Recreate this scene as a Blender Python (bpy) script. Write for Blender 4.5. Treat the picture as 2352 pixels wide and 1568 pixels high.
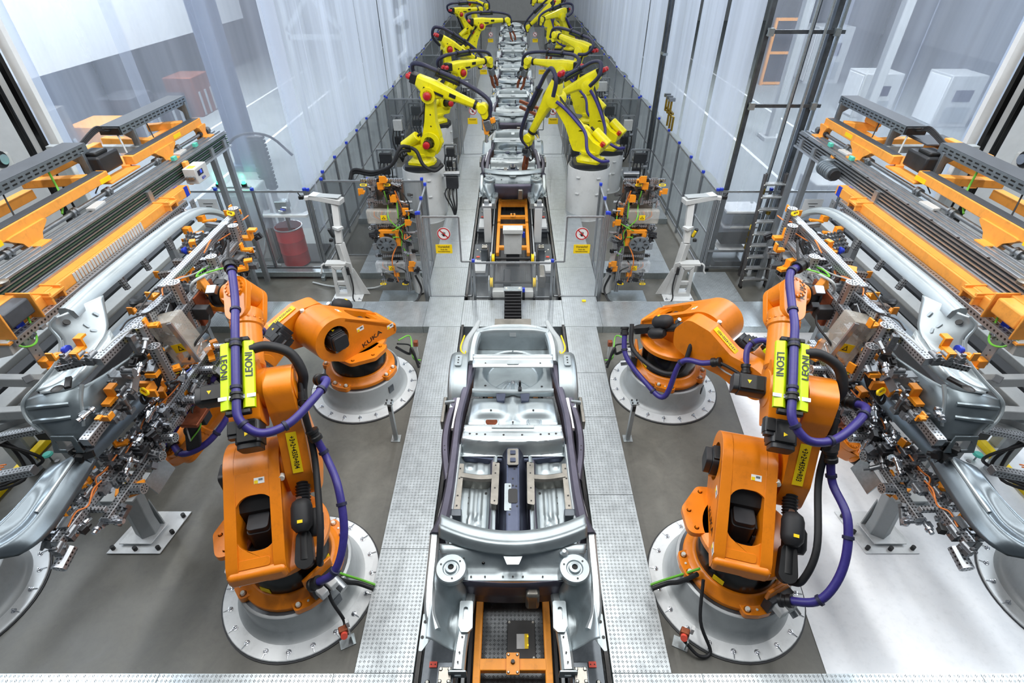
import bpy, math, random
from mathutils import Vector, Matrix, Euler
from mathutils.geometry import tessellate_polygon
R = math.radians
sc = bpy.context.scene
COL = sc.collection
for o in list(bpy.data.objects): bpy.data.objects.remove(o)
random.seed(7)

# ------------------------------------------------------------------ camera
TILT = R(37.4); FPX = 1203.0; CAMZ = 6.0
cam_d = bpy.data.cameras.new('camera'); cam_d.sensor_width = 36.0
cam_d.lens = FPX / 2352.0 * 36.0; cam_d.clip_end = 300
cam = bpy.data.objects.new('camera', cam_d); COL.objects.link(cam)
cam.location = (0, 0, CAMZ); cam.rotation_euler = (R(90) - TILT, 0, 0)
cam_d.shift_x = -2.0 / 2352.0
sc.camera = cam
# ------------------------------------------------------------------ light
sc.view_settings.view_transform = 'Standard'; sc.view_settings.look = 'None'
sc.view_settings.gamma = 1.0; sc.view_settings.use_curve_mapping = False
sc.view_settings.exposure = -0.14
w = bpy.data.worlds.new('hall_light'); sc.world = w; w.use_nodes = True
w.node_tree.nodes['Background'].inputs[0].default_value = (0.76, 0.87, 1.0, 1)
w.node_tree.nodes['Background'].inputs[1].default_value = 0.13
def area(name, loc, sx, sy, power, col=(1.0, 0.985, 0.96), rot=(0, 0, 0)):
    d = bpy.data.lights.new(name, 'AREA'); d.shape = 'RECTANGLE'; d.size = sx; d.size_y = sy
    d.energy = power; d.color = col
    o = bpy.data.objects.new(name, d); COL.objects.link(o); o.location = loc; o.rotation_euler = rot
    return o
for i, (x, y0, y1) in enumerate([(-1.35, 2, 9), (1.35, 2, 9), (-1.9, 11, 50), (1.9, 11, 50), (-5.2, 1, 9.5), (5.2, 1, 9.5)]):
    area('ceiling_strip_light', (x, (y0 + y1) / 2, 8.8), 0.35, y1 - y0, (48 if y1 < 20 else 23) * (y1 - y0))
for x in (-12, 12):
    area('hall_strip_light', (x, 16, 10.5), 1.2, 26, 4100, (0.86, 0.93, 1.0))

# ------------------------------------------------------------------ pixel helpers: a point on the ray of a photo pixel at a known height / distance
_s, _c = math.sin(TILT), math.cos(TILT)
def _ray(px, py):
    dx = (px - 1178) / FPX; dy = (784 - py) / FPX
    return dx, _c + dy * _s, -_s + dy * _c
def Pz(px, py, z):
    d = _ray(px, py); t = (z - CAMZ) / d[2]; return Vector((d[0] * t, d[1] * t, z))
def Py(px, py, Y):
    d = _ray(px, py); t = Y / d[1]; return Vector((d[0] * t, Y, CAMZ + d[2] * t))
def Px(px, py, X):
    d = _ray(px, py); t = X / d[0]; return Vector((X, d[1] * t, CAMZ + d[2] * t))

# ------------------------------------------------------------------ materials
def L(c):
    return tuple(((v / 12.92) if v <= 0.04045 else ((v + 0.055) / 1.055) ** 2.4) for v in (k / 255.0 for k in c)) + (1.0,)
MATS = {}
class NT:
    def __init__(s, name):
        s.m = bpy.data.materials.new(name); s.m.use_nodes = True
        s.t = s.m.node_tree; s.b = s.t.nodes['Principled BSDF']; s.out = s.t.nodes['Material Output']
        MATS[name] = s.m
    def n(s, typ, **kw):
        q = s.t.nodes.new(typ)
        for k, v in kw.items():
            setattr(q, k, v)
        return q
    def l(s, a, b): s.t.links.new(a, b)
    def math(s, op, a, b=None, c=None, clamp=False):
        q = s.n('ShaderNodeMath', operation=op); q.use_clamp = clamp
        for i, v in enumerate((a, b, c)):
            if v is None: continue
            if isinstance(v, (int, float)): q.inputs[i].default_value = v
            else: s.l(v, q.inputs[i])
        return q.outputs[0]
    def noise(s, scale, detail=4, rough=.6, co=None, dist=0):
        q = s.n('ShaderNodeTexNoise'); q.inputs['Scale'].default_value = scale
        q.inputs['Detail'].default_value = detail; q.inputs['Roughness'].default_value = rough
        q.inputs['Distortion'].default_value = dist
        if co is not None: s.l(co, q.inputs['Vector'])
        return q.outputs['Fac']
    def mixc(s, f, a, b):
        q = s.n('ShaderNodeMix', data_type='RGBA')
        for i, v in ((0, f), (6, a), (7, b)):
            if isinstance(v, (int, float, tuple)): q.inputs[i].default_value = v
            else: s.l(v, q.inputs[i])
        return q.outputs[2]
    def ramp(s, f, lo, hi):
        q = s.n('ShaderNodeMapRange'); s.l(f, q.inputs[0]); q.inputs[1].default_value = lo; q.inputs[2].default_value = hi
        return q.outputs[0]
    def bump(s, h, strength=.3, dist=.01):
        q = s.n('ShaderNodeBump'); q.inputs['Strength'].default_value = strength; q.inputs['Distance'].default_value = dist
        s.l(h, q.inputs['Height']); s.l(q.outputs[0], s.b.inputs['Normal']); return q
    def co(s, scale=None):
        q = s.n('ShaderNodeTexCoord').outputs['Object']
        if scale:
            m = s.n('ShaderNodeMapping'); m.inputs['Scale'].default_value = scale; s.l(q, m.inputs[0]); q = m.outputs[0]
        return q
    def geo(s, scale=None):
        q = s.n('ShaderNodeNewGeometry').outputs['Position']
        if scale:
            m = s.n('ShaderNodeMapping'); m.inputs['Scale'].default_value = scale; s.l(q, m.inputs[0]); q = m.outputs[0]
        return q
def dim(c, k): return (min(1, c[0] * k), min(1, c[1] * k), min(1, c[2] * k), 1)
def paint(name, rgb, rough=.4, metal=0.0, var=.12, scale=5.0, coat=0.0, dirt=None, dirt_amt=.0, spec=.5, stretch=None):
    t = NT(name); c = L(rgb)
    f = t.noise(scale, 5, .65, t.co(stretch))
    col = t.mixc(t.ramp(f, .3, .7), dim(c, 1 - var), dim(c, 1 + var * .6))
    if dirt:
        g = t.noise(scale * 2.3, 8, .75, t.co((1, 1, .6)))
        col = t.mixc(t.math('MULTIPLY', t.ramp(g, .52, .75), dirt_amt, clamp=True), col, L(dirt))
    t.l(col, t.b.inputs['Base Color'])
    r = t.math('ADD', t.math('MULTIPLY', f, .18), rough - .09, clamp=True); t.l(r, t.b.inputs['Roughness'])
    t.b.inputs['Metallic'].default_value = metal
    t.b.inputs['Coat Weight'].default_value = coat; t.b.inputs['Coat Roughness'].default_value = .25
    t.b.inputs['Specular IOR Level'].default_value = spec
    return t.m
def emit(name, rgb, s=1.0):
    t = NT(name); t.b.inputs['Base Color'].default_value = L(rgb); t.b.inputs['Emission Color'].default_value = L(rgb); t.b.inputs['Emission Strength'].default_value = s
    return t.m
def clear(name, rgb, alpha, rough=.08, streak=0.0):
    """see-through sheet: transparent mixed with a faint glossy/diffuse body"""
    t = NT(name); tr = t.n('ShaderNodeBsdfTransparent'); tr.inputs[0].default_value = (.985, .99, .995, 1)
    mx = t.n('ShaderNodeMixShader'); t.b.inputs['Base Color'].default_value = L(rgb); t.b.inputs['Roughness'].default_value = rough
    if streak:
        f = t.noise(3.0, 5, .6, t.co((2, 2, .25)))
        t.l(t.math('ADD', t.math('MULTIPLY', f, streak), alpha - streak * .5, clamp=True), mx.inputs[0])
    else: mx.inputs[0].default_value = alpha
    t.l(tr.outputs[0], mx.inputs[1]); t.l(t.b.outputs[0], mx.inputs[2]); t.l(mx.outputs[0], t.out.inputs[0])
    return t.m
paint('orange', (230, 130, 12), .36, 0, .10, 3.0, .25, (120, 60, 10), .3)
paint('orange_matt', (240, 152, 42), .5, 0, .10, 5.0, 0, (110, 66, 22), .3)
paint('clamp_orange', (242, 150, 30), .45, 0, .08, 14.0, 0)
paint('amber', (247, 166, 70), .55, 0, .08, 4.0, 0, (120, 80, 50), .35)
paint('yellow', (240, 228, 4), .4, 0, .08, 4.0, .2, (120, 110, 10), .3)
paint('lime', (208, 240, 2), .4, 0, .06, 5.0, .1)
paint('sign_yellow', (250, 214, 10), .5, 0, .03, 5.0)
paint('black', (24, 25, 27), .45, 0, .25, 8.0)
paint('black_gloss', (12, 12, 13), .22, 0, .2, 4.0)
paint('rubber', (30, 31, 34), .6, 0, .25, 20.0)
paint('dark', (48, 50, 54), .5, .2, .25, 10.0)
paint('motor', (40, 42, 46), .42, 0, .2, 9.0)
paint('purple', (54, 47, 124), .45, 0, .15, 30.0, .1)
paint('navy', (36, 38, 66), .5, 0, .2, 20.0)
paint('blue', (30, 60, 190), .4, 0, .1, 8.0)
paint('red', (190, 22, 32), .38, 0, .12, 5.0, .2)
paint('drum_red', (176, 20, 26), .4, 0, .15, 3.0, .1, (90, 14, 16), .5)
paint('signal_red', (238, 92, 74), .5, 0, .05, 5.0)
paint('white', (236, 238, 238), .5, 0, .05, 5.0)
paint('cap', (232, 232, 222), .4, 0, .03, 5.0)
paint('ral_grey', (196, 199, 198), .5, 0, .06, 3.0, 0, (110, 112, 112), .25)
paint('stand_grey', (200, 203, 203), .48, 0, .05, 3.0, 0, (120, 122, 122), .25)
paint('post_grey', (164, 170, 172), .5, 0, .08, 3.0, 0, (90, 94, 96), .3)
paint('drum_grey', (172, 177, 179), .42, .25, .08, 2.5, 0, (120, 124, 126), .35)
paint('flange_white', (222, 226, 228), .4, .2, .06, 2.5, 0, (150, 154, 156), .4)
paint('alu', (205, 209, 214), .32, .85, .10, 6.0)
paint('alu_dull', (168, 173, 178), .42, .8, .12, 6.0)
paint('steel', (150, 154, 158), .35, .9, .2, 12.0)
paint('galv', (176, 186, 190), .36, .85, .16, 26.0)
paint('tray_galv', (140, 150, 158), .42, .75, .14, 20.0)
paint('tray_dark', (84, 88, 94), .55, .4, .15, 9.0)
paint('chrome', (196, 200, 206), .24, .95, .05, 6.0)
paint('silver_block', (138, 142, 147), .36, .75, .3, 40.0)
paint('copper', (150, 84, 56), .45, .6, .25, 18.0, 0, (50, 26, 18), .5)
paint('brass', (168, 140, 60), .35, .9, .2, 12.0)
paint('cable_orange', (214, 120, 50), .5, 0, .1, 20.0)
paint('cable_green', (110, 190, 60), .45, 0, .1, 20.0)
paint('cable_grey', (170, 176, 178), .4, 0, .1, 20.0)
paint('cable_blue', (90, 110, 220), .45, 0, .1, 20.0)
paint('mint', (90, 200, 180), .45, 0, .1, 8.0)
paint('green_belt', (60, 88, 76), .5, 0, .2, 6.0)
# car sheet metal: zinc coated deep drawn steel, with swirl and smear
def sheet(name, rgb, rough, metal=.9, var=.14, sc_=2.2):
    t = NT(name); c = L(rgb); f = t.noise(sc_, 6, .6, t.co(), .6); g = t.noise(60, 3, .6, t.co())
    t.l(t.mixc(t.ramp(f, .3, .72), dim(c, 1 - var), dim(c, 1 + var)), t.b.inputs['Base Color'])
    t.l(t.math('ADD', t.math('MULTIPLY', f, .22), rough - .1, clamp=True), t.b.inputs['Roughness'])
    t.b.inputs['Metallic'].default_value = metal
    t.bump(t.math('ADD', t.math('MULTIPLY', f, 1.0), t.math('MULTIPLY', g, .05)), .12, .02)
    return t.m
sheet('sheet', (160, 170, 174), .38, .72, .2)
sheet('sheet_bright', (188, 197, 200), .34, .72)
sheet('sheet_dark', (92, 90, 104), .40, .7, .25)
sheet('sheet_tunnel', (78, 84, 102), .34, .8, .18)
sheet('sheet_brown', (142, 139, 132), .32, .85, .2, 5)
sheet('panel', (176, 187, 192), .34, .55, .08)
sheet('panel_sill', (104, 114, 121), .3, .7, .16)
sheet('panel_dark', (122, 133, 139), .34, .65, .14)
paint('hall_steel', (98, 110, 130), .5, 0, .1, 3.0)
paint('galv_dark', (96, 102, 108), .4, .8, .3, 5.0)
paint('ladder', (92, 90, 90), .45, .5, .2, 8.0, 0, (190, 190, 190), .35)
paint('ladder_tread', (170, 172, 172), .4, .7, .2, 14.0)
# concrete floor
def floor_mat(name, a, b, rough=.55):
    t = NT(name); p = t.geo(); f = t.noise(.55, 7, .68, p); g = t.noise(14, 6, .7, p); h = t.noise(2.6, 5, .7, p, .7)
    k = t.math('ADD', t.math('MULTIPLY', t.ramp(f, .35, .68), .55), t.math('MULTIPLY', t.ramp(h, .3, .7), .45))
    col = t.mixc(k, L(a), L(b)); col = t.mixc(t.math('MULTIPLY', t.ramp(g, .5, .8), .25), col, dim(L(a), .6))
    t.l(col, t.b.inputs['Base Color']); t.l(t.math('ADD', t.math('MULTIPLY', h, .25), rough - .12), t.b.inputs['Roughness'])
    t.bump(g, .06, .01)
    return t.m
floor_mat('concrete', (78, 78, 74), (112, 111, 104), .42)
floor_mat('hall_concrete', (140, 146, 146), (158, 163, 162), .6)
floor_mat('white_coating', (232, 236, 241), (246, 248, 250), .34)
# tread plate: pairs of raised lenses turned alternately
def tread(name, a, scale=.044):
    t = NT(name); sx = t.n('ShaderNodeSeparateXYZ'); t.l(t.geo(), sx.inputs[0])
    u = t.math('DIVIDE', sx.outputs[0], scale); v = t.math('DIVIDE', sx.outputs[1], scale)
    par = t.math('MODULO', t.math('ADD', t.math('FLOOR', u), t.math('ADD', t.math('FLOOR', v), 1000.0)), 2.0)
    sg = t.math('SUBTRACT', t.math('MULTIPLY', par, 2.0), 1.0)
    fu = t.math('SUBTRACT', t.math('FRACT', u), .5); fv = t.math('MULTIPLY', t.math('SUBTRACT', t.math('FRACT', v), .5), sg)
    aa = t.math('ADD', fu, fv)
    bb = t.math('SUBTRACT', t.math('ABSOLUTE', t.math('SUBTRACT', fu, fv)), .2)
    d = t.math('ADD', t.math('POWER', t.math('DIVIDE', aa, .48), 2.0), t.math('POWER', t.math('DIVIDE', bb, .10), 2.0))
    h = t.math('SUBTRACT', 1.0, d, clamp=True)
    f = t.noise(1.1, 5, .6, t.geo()); g = t.noise(7.0, 5, .65, t.geo()); c = L(a)
    col = t.mixc(t.ramp(g, .3, .72), dim(c, .84), dim(c, 1.08)); col = t.mixc(t.math('MULTIPLY', t.ramp(f, .45, .7), .3), col, dim(c, .72))
    edge = t.math('MULTIPLY', t.ramp(h, 0.02, .35), t.math('SUBTRACT', 1.0, t.ramp(h, .35, .8)))
    col = t.mixc(t.math('MULTIPLY', edge, .42), col, dim(c, .3))
    t.l(col, t.b.inputs['Base Color']); t.b.inputs['Metallic'].default_value = .7
    t.l(t.math('ADD', t.math('MULTIPLY', g, .2), .22), t.b.inputs['Roughness'])
    t.bump(h, .9, .006)
    return t.m
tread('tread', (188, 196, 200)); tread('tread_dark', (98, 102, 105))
# perforated aluminium profile: round holes on all four sides, local X is the long axis
def perforated(name, rgb, pitch, rad, row=0.0):
    t = NT(name); c = L(rgb); co = t.co(); sx = t.n('ShaderNodeSeparateXYZ'); t.l(co, sx.inputs[0])
    nn = t.n('ShaderNodeSeparateXYZ'); t.l(t.n('ShaderNodeTexCoord').outputs['Normal'], nn.inputs[0])
    isz = t.math('GREATER_THAN', t.math('ABSOLUTE', nn.outputs[2]), .7); isx = t.math('GREATER_THAN', t.math('ABSOLUTE', nn.outputs[0]), .7)
    q = t.math('ADD', t.math('MULTIPLY', sx.outputs[1], isz), t.math('MULTIPLY', sx.outputs[2], t.math('SUBTRACT', 1.0, isz)))
    u = t.math('MULTIPLY', t.math('SUBTRACT', t.math('FRACT', t.math('ADD', t.math('DIVIDE', sx.outputs[0], pitch), 100.0)), .5), pitch)
    d = t.math('SQRT', t.math('ADD', t.math('POWER', u, 2.0), t.math('POWER', t.math('SUBTRACT', t.math('ABSOLUTE', q), row), 2.0)))
    hole = t.math('MULTIPLY', t.math('LESS_THAN', d, rad), t.math('SUBTRACT', 1.0, isx))
    g = t.noise(9, 4, .6, co)
    t.l(t.mixc(hole, t.mixc(g, dim(c, .8), dim(c, 1.1)), (.008, .008, .009, 1)), t.b.inputs['Base Color'])
    t.l(t.math('MULTIPLY', t.math('SUBTRACT', 1.0, hole), .8), t.b.inputs['Metallic']); t.b.inputs['Roughness'].default_value = .36
    return t.m
perforated('perf', (172, 176, 181), .034, .0085, .016)
perforated('perf_big', (176, 180, 185), .05, .013)
clear('plexi', (206, 214, 220), .09, .12, .08)
clear('plexi_dark', (84, 90, 94), .34, .15, .3)
clear('shield', (212, 208, 198), .34, .2, .3)
clear('film', (226, 232, 236), .3, .25, .3)
# curtain foil: milky, lit through, see-through in places
def foil(name, rgb, milky, streak):
    t = NT(name); tr = t.n('ShaderNodeBsdfTransparent'); tr.inputs[0].default_value = (.96, .98, 1, 1)
    tl = t.n('ShaderNodeBsdfTranslucent'); tl.inputs[0].default_value = L(rgb)
    t.b.inputs['Base Color'].default_value = L(rgb); t.b.inputs['Roughness'].default_value = .28
    body = t.n('ShaderNodeMixShader'); body.inputs[0].default_value = .45; t.l(t.b.outputs[0], body.inputs[1]); t.l(tl.outputs[0], body.inputs[2])
    f = t.noise(1.0, 2, .5, t.geo((1.1, 1.1, .05))); g = t.noise(2.2, 2, .5, t.geo((2.2, 2.2, .03)))
    k = t.math('ADD', t.math('MULTIPLY', t.math('SUBTRACT', f, .5), streak * 1.7), t.math('MULTIPLY', t.math('SUBTRACT', g, .5), streak))
    mx = t.n('ShaderNodeMixShader'); t.l(t.math('ADD', k, milky, clamp=True), mx.inputs[0])
    t.l(tr.outputs[0], mx.inputs[1]); t.l(body.outputs[0], mx.inputs[2]); t.l(mx.outputs[0], t.out.inputs[0])
    return t.m
foil('foil', (222, 231, 250), .34, .24)
foil('foil_milky', (212, 221, 236), .80, .32)
emit('green_lamp', (40, 255, 150), 9.0); emit('amber_led', (255, 200, 20), 1.6); emit('blue_screen', (60, 90, 220), .8); emit('spark', (255, 190, 90), 9.0)
emit('hall_lamp', (255, 255, 255), 4.0)

# ------------------------------------------------------------------ mesh builder
def perp(d):
    d = d.normalized(); a = Vector((0, 0, 1)) if abs(d.z) < .9 else Vector((1, 0, 0))
    u = d.cross(a).normalized(); return u, d.cross(u).normalized()
def frame(o, x, up=(0, 0, 1)):
    """matrix with local X along x, Z near up"""
    x = Vector(x).normalized(); up = Vector(up)
    y = up.cross(x)
    if y.length < 1e-5: y = Vector((0, 1, 0)).cross(x)
    y.normalize(); z = x.cross(y)
    return Matrix(((x.x, y.x, z.x, o[0]), (x.y, y.y, z.y, o[1]), (x.z, y.z, z.z, o[2]), (0, 0, 0, 1)))
def Tm(x=0, y=0, z=0): return Matrix.Translation((x, y, z))
def Rm(a, ax): return Matrix.Rotation(R(a), 4, ax)
def spline(pts, k=6, closed=False):
    p = [Vector(q) for q in pts]; n = len(p); out = []
    if n < 3: return p
    rng = range(n if closed else n - 1)
    for i in rng:
        a = p[(i - 1) % n] if closed or i else p[0] * 2 - p[1]
        b = p[i]; c = p[(i + 1) % n]
        d = p[(i + 2) % n] if closed or i + 2 < n else p[-1] * 2 - p[-2]
        for j in range(k):
            t = j / k
            out.append(.5 * ((2 * b) + (c - a) * t + (2 * a - 5 * b + 4 * c - d) * t * t + (3 * b - a - 3 * c + d) * t ** 3))
    if not closed: out.append(p[-1])
    return out
class MB:
    def __init__(s): s.v = []; s.f = []
    def add(s, vs, fs, M=None):
        b = len(s.v)
        for q in vs:
            q = Vector(q); s.v.append(M @ q if M else q)
        for f in fs: s.f.append([i + b for i in f])
        return s
    def box(s, c, d, M=None, rot=None):
        x, y, z = d[0] / 2, d[1] / 2, d[2] / 2; T_ = Tm(*c)
        if rot: T_ = T_ @ Euler([R(a) for a in rot]).to_matrix().to_4x4()
        if M: T_ = M @ T_
        return s.add([(-x, -y, -z), (x, -y, -z), (x, y, -z), (-x, y, -z), (-x, -y, z), (x, -y, z), (x, y, z), (-x, y, z)],
                     [(0, 3, 2, 1), (4, 5, 6, 7), (0, 1, 5, 4), (1, 2, 6, 5), (2, 3, 7, 6), (3, 0, 4, 7)], T_)
    def bar(s, a, b, wd, ht, up=(0, 0, 1)):
        a = Vector(a); b = Vector(b); return s.box(((b - a).length / 2, 0, 0), ((b - a).length, wd, ht), frame(a, b - a, up))
    def cyl(s, a, b, r0, r1=None, n=16, cap=True):
        a = Vector(a); b = Vector(b); r1 = r0 if r1 is None else r1; u, v = perp(b - a); vs = []
        for p, r in ((a, r0), (b, r1)):
            for i in range(n):
                t = 2 * math.pi * i / n; vs.append(p + u * (r * math.cos(t)) + v * (r * math.sin(t)))
        fs = [(i, i + n, (i + 1) % n + n, (i + 1) % n) for i in range(n)]
        if cap: fs += [tuple(range(n)), tuple(range(2 * n - 1, n - 1, -1))]
        return s.add(vs, fs)
    def lathe(s, prof, n=32, M=None, a0=0.0, a1=360.0, cap=True):
        full = abs(a1 - a0) >= 359.9; m = n if full else n + 1; vs = []; fs = []
        for r, z in prof:
            for i in range(m):
                t = R(a0 + (a1 - a0) * i / n); vs.append((r * math.cos(t), r * math.sin(t), z))
        k = len(prof)
        for j in range(k - 1):
            for i in range(n):
                i2 = (i + 1) % m if full else i + 1
                fs.append((j * m + i, j * m + i2, (j + 1) * m + i2, (j + 1) * m + i))
        if full and cap and prof[0] != prof[-1]:
            if prof[0][0] > 1e-4: fs.append(tuple(range(m - 1, -1, -1)))
            if prof[-1][0] > 1e-4: fs.append(tuple((k - 1) * m + i for i in range(m)))
        return s.add(vs, fs, M)
    def tube(s, pts, r, n=8, k=6, closed=False, smooth=True):
        p = spline(pts, k, closed) if smooth else [Vector(q) for q in pts]; m = len(p); vs = []; fs = []; u = None
        for i in range(m):
            d = (p[(i + 1) % m] - p[i - 1]) if closed or 0 < i < m - 1 else (p[1] - p[0] if i == 0 else p[-1] - p[-2])
            if d.length < 1e-7: d = Vector((0, 0, 1))
            d.normalize()
            if u is None: u, _ = perp(d)
            u = (u - d * u.dot(d)); u = u.normalized() if u.length > 1e-6 else perp(d)[0]
            v = d.cross(u); rr = r[min(len(r) - 1, i * len(r) // m)] if isinstance(r, (list, tuple)) else r
            for j in range(n):
                t = 2 * math.pi * j / n; vs.append(p[i] + u * (rr * math.cos(t)) + v * (rr * math.sin(t)))
        for i in range(m if closed else m - 1):
            for j in range(n):
                a = i * n + j; b = i * n + (j + 1) % n; a2 = ((i + 1) % m) * n + j; b2 = ((i + 1) % m) * n + (j + 1) % n
                fs.append((a, b, b2, a2))
        if not closed: fs += [tuple(range(n - 1, -1, -1)), tuple((m - 1) * n + j for j in range(n))]
        return s.add(vs, fs)
    def prism(s, outer, h0, h1, M=None, holes=(), taper=None):
        """2D outline (XY) with holes, extruded h0..h1 along local Z"""
        loops = [list(outer)] + [list(h) for h in holes]
        flat = [q for lp in loops for q in lp]; N = len(flat)
        tri = tessellate_polygon([[Vector((q[0], q[1], 0)) for q in lp] for lp in loops])
        top = flat
        if taper:
            cx = sum(q[0] for q in flat) / N; cy = sum(q[1] for q in flat) / N
            top = [(cx + (q[0] - cx) * taper, cy + (q[1] - cy) * taper) for q in flat]
        vs = [(q[0], q[1], h0) for q in flat] + [(q[0], q[1], h1) for q in top]; fs = []
        def area2(a, b, c): return (flat[b][0] - flat[a][0]) * (flat[c][1] - flat[a][1]) - (flat[c][0] - flat[a][0]) * (flat[b][1] - flat[a][1])
        for a, b, c in tri:
            if area2(a, b, c) < 0: a, b, c = a, c, b
            fs.append((a, c, b)); fs.append((a + N, b + N, c + N))
        st = 0
        for lp in loops:
            n = len(lp); ar = sum(lp[i][0] * lp[(i + 1) % n][1] - lp[(i + 1) % n][0] * lp[i][1] for i in range(n))
            outerl = st == 0; ccw = ar > 0
            for i in range(n):
                a = st + i; b = st + (i + 1) % n
                fs.append((a, b, b + N, a + N) if ccw == outerl else (b, a, a + N, b + N))
            st += n
        return s.add(vs, fs, M)
    def grid(s, rows, close=False, thick=0):
        """rows of points -> quad surface, optional thickness along vertex normals' rough direction (down)"""
        n = len(rows[0]); vs = [q for r in rows for q in r]; fs = []
        for j in range(len(rows) - 1):
            for i in range(n if close else n - 1):
                i2 = (i + 1) % n; fs.append((j * n + i, j * n + i2, (j + 1) * n + i2, (j + 1) * n + i))
        return s.add(vs, fs)
    def loft(s, secs, cap=True):
        n = len(secs[0]); b = len(s.v); s.grid(secs, True)
        if cap: s.f += [[b + i for i in range(n - 1, -1, -1)], [b + (len(secs) - 1) * n + i for i in range(n)]]
        return s
    def ball(s, c, r, n=12, sq=(1, 1, 1)):
        m = n // 2; pr = [(max(1e-5, math.sin(math.pi * i / m)), -math.cos(math.pi * i / m)) for i in range(m + 1)]
        return s.lathe([(q[0] * r, q[1] * r) for q in pr], n, Tm(*c) @ Matrix.Diagonal((sq[0], sq[1], sq[2], 1)))
    def mesh(s, name, smooth=38):
        me = bpy.data.meshes.new(name); me.from_pydata([tuple(q) for q in s.v], [], s.f); me.update()
        if smooth:
            me.polygons.foreach_set('use_smooth', [True] * len(me.polygons)); me.set_sharp_from_angle(angle=R(smooth))
        return me
    def build(s, name, mat, parent=None, M=None, world=False, smooth=38, bev=0.0, solid=0.0, sub=0, seg=2):
        o = bpy.data.objects.new(name, s.mesh(name, smooth)); o.data.materials.append(MATS[mat] if isinstance(mat, str) else mat)
        return fin(o, parent, M, world, bev, solid, sub, seg)
def wmat(o):
    m = o.matrix_basis.copy()
    while o.parent: o = o.parent; m = o.matrix_basis @ m
    return m
def fin(o, parent, M=None, world=False, bev=0, solid=0, sub=0, seg=2):
    COL.objects.link(o)
    if parent: o.parent = parent
    if world and parent: o.matrix_basis = wmat(parent).inverted() @ (M or Matrix())
    elif M is not None: o.matrix_basis = M
    if solid:
        q = o.modifiers.new('t', 'SOLIDIFY'); q.thickness = solid; q.offset = 0
    if sub:
        q = o.modifiers.new('s', 'SUBSURF'); q.levels = sub; q.render_levels = sub
    if bev:
        q = o.modifiers.new('b', 'BEVEL'); q.width = bev; q.segments = seg; q.limit_method = 'ANGLE'; q.angle_limit = R(38); q.harden_normals = False
    return o
def use(name, me, parent, M=None, world=False, mat=None):
    o = bpy.data.objects.new(name, me)
    if mat and not me.materials: me.materials.append(MATS[mat])
    return fin(o, parent, M, world)
def tag(o, label=None, cat=None, group=None, kind=None):
    for k, v in (('label', label), ('category', cat), ('group', group), ('kind', kind)):
        if v: o[k] = v
    return o
def thing(name, label, cat, loc=(0, 0, 0), rz=0.0, group=None, M=None):
    o = bpy.data.objects.new(name, None); COL.objects.link(o); o.empty_display_size = .1
    o.matrix_basis = M if M is not None else Tm(*loc) @ Rm(rz, 'Z')
    return tag(o, label, cat, group)
def copy_tree(o, parent=None, keep=True):
    c = o.copy(); COL.objects.link(c); c.parent = parent
    for ch in list(o.children): copy_tree(ch, c)
    return c
def circ(cx, cy, r, n=24, a0=0, a1=360, ry=None):
    ry = r if ry is None else ry; full = abs(a1 - a0) >= 359.9
    return [(cx + r * math.cos(R(a0 + (a1 - a0) * i / (n if full else n - 1))), cy + ry * math.sin(R(a0 + (a1 - a0) * i / (n if full else n - 1)))) for i in range(n)]
def rrect(x0, y0, x1, y1, r, n=5):
    out = []
    for cx, cy, a in ((x1 - r, y1 - r, 0), (x0 + r, y1 - r, 90), (x0 + r, y0 + r, 180), (x1 - r, y0 + r, 270)):
        out += [(cx + r * math.cos(R(a + 90 * i / n)), cy + r * math.sin(R(a + 90 * i / n))) for i in range(n + 1)]
    return out
def rpoly(pts, r, n=5):
    """polygon with rounded corners; r a number or a list"""
    out = []; m = len(pts)
    for i in range(m):
        p = Vector(pts[i][:2]); a = Vector(pts[i - 1][:2]) - p; b = Vector(pts[(i + 1) % m][:2]) - p
        rr = r[i] if isinstance(r, (list, tuple)) else r
        if rr <= 0: out.append(tuple(p)); continue
        an = a.angle(b) / 2; d = min(rr / math.tan(an), a.length * .49, b.length * .49)
        p0 = p + a.normalized() * d; p1 = p + b.normalized() * d
        for k in range(n + 1):
            t = k / n; out.append(tuple(p0 * (1 - t) ** 2 + p * 2 * t * (1 - t) + p1 * t * t))
    return out
def hull2(c0, r0, c1, r1, n=14):
    """outline of two circles joined by tangents"""
    a = Vector(c0); b = Vector(c1); d = b - a; th = math.degrees(math.atan2(d.y, d.x)); k = math.degrees(math.asin(max(-1, min(1, (r0 - r1) / d.length))))
    return circ(b.x, b.y, r1, n, th - 90 + k, th + 90 - k) + circ(a.x, a.y, r0, n, th + 90 - k, th + 270 + k)
XZ = Matrix(((1, 0, 0, 0), (0, 0, -1, 0), (0, 1, 0, 0), (0, 0, 0, 1)))      # outline (x,z), extruded along -y
TXT = {}
def text(name, body, size, mat, parent, M, world=False, sx=1.0, bold=True):
    """flat lettering as a mesh, centred, reading along local X, facing local Z"""
    key = body
    if key not in TXT:
        cu = bpy.data.curves.new('t', 'FONT'); cu.body = body; cu.align_x = 'CENTER'; cu.align_y = 'CENTER'; cu.size = 1.0
        cu.offset = .018 if bold else 0; cu.resolution_u = 3
        tmp = bpy.data.objects.new('t', cu); COL.objects.link(tmp); bpy.context.view_layer.update()
        TXT[key] = bpy.data.meshes.new_from_object(tmp.evaluated_get(bpy.context.evaluated_depsgraph_get()))
        bpy.data.objects.remove(tmp)
    me = TXT[key].copy(); me.materials.clear(); me.materials.append(MATS[mat])
    o = bpy.data.objects.new(name, me)
    return fin(o, parent, M @ Matrix.Diagonal((size * sx, size, size, 1)), world)
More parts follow.
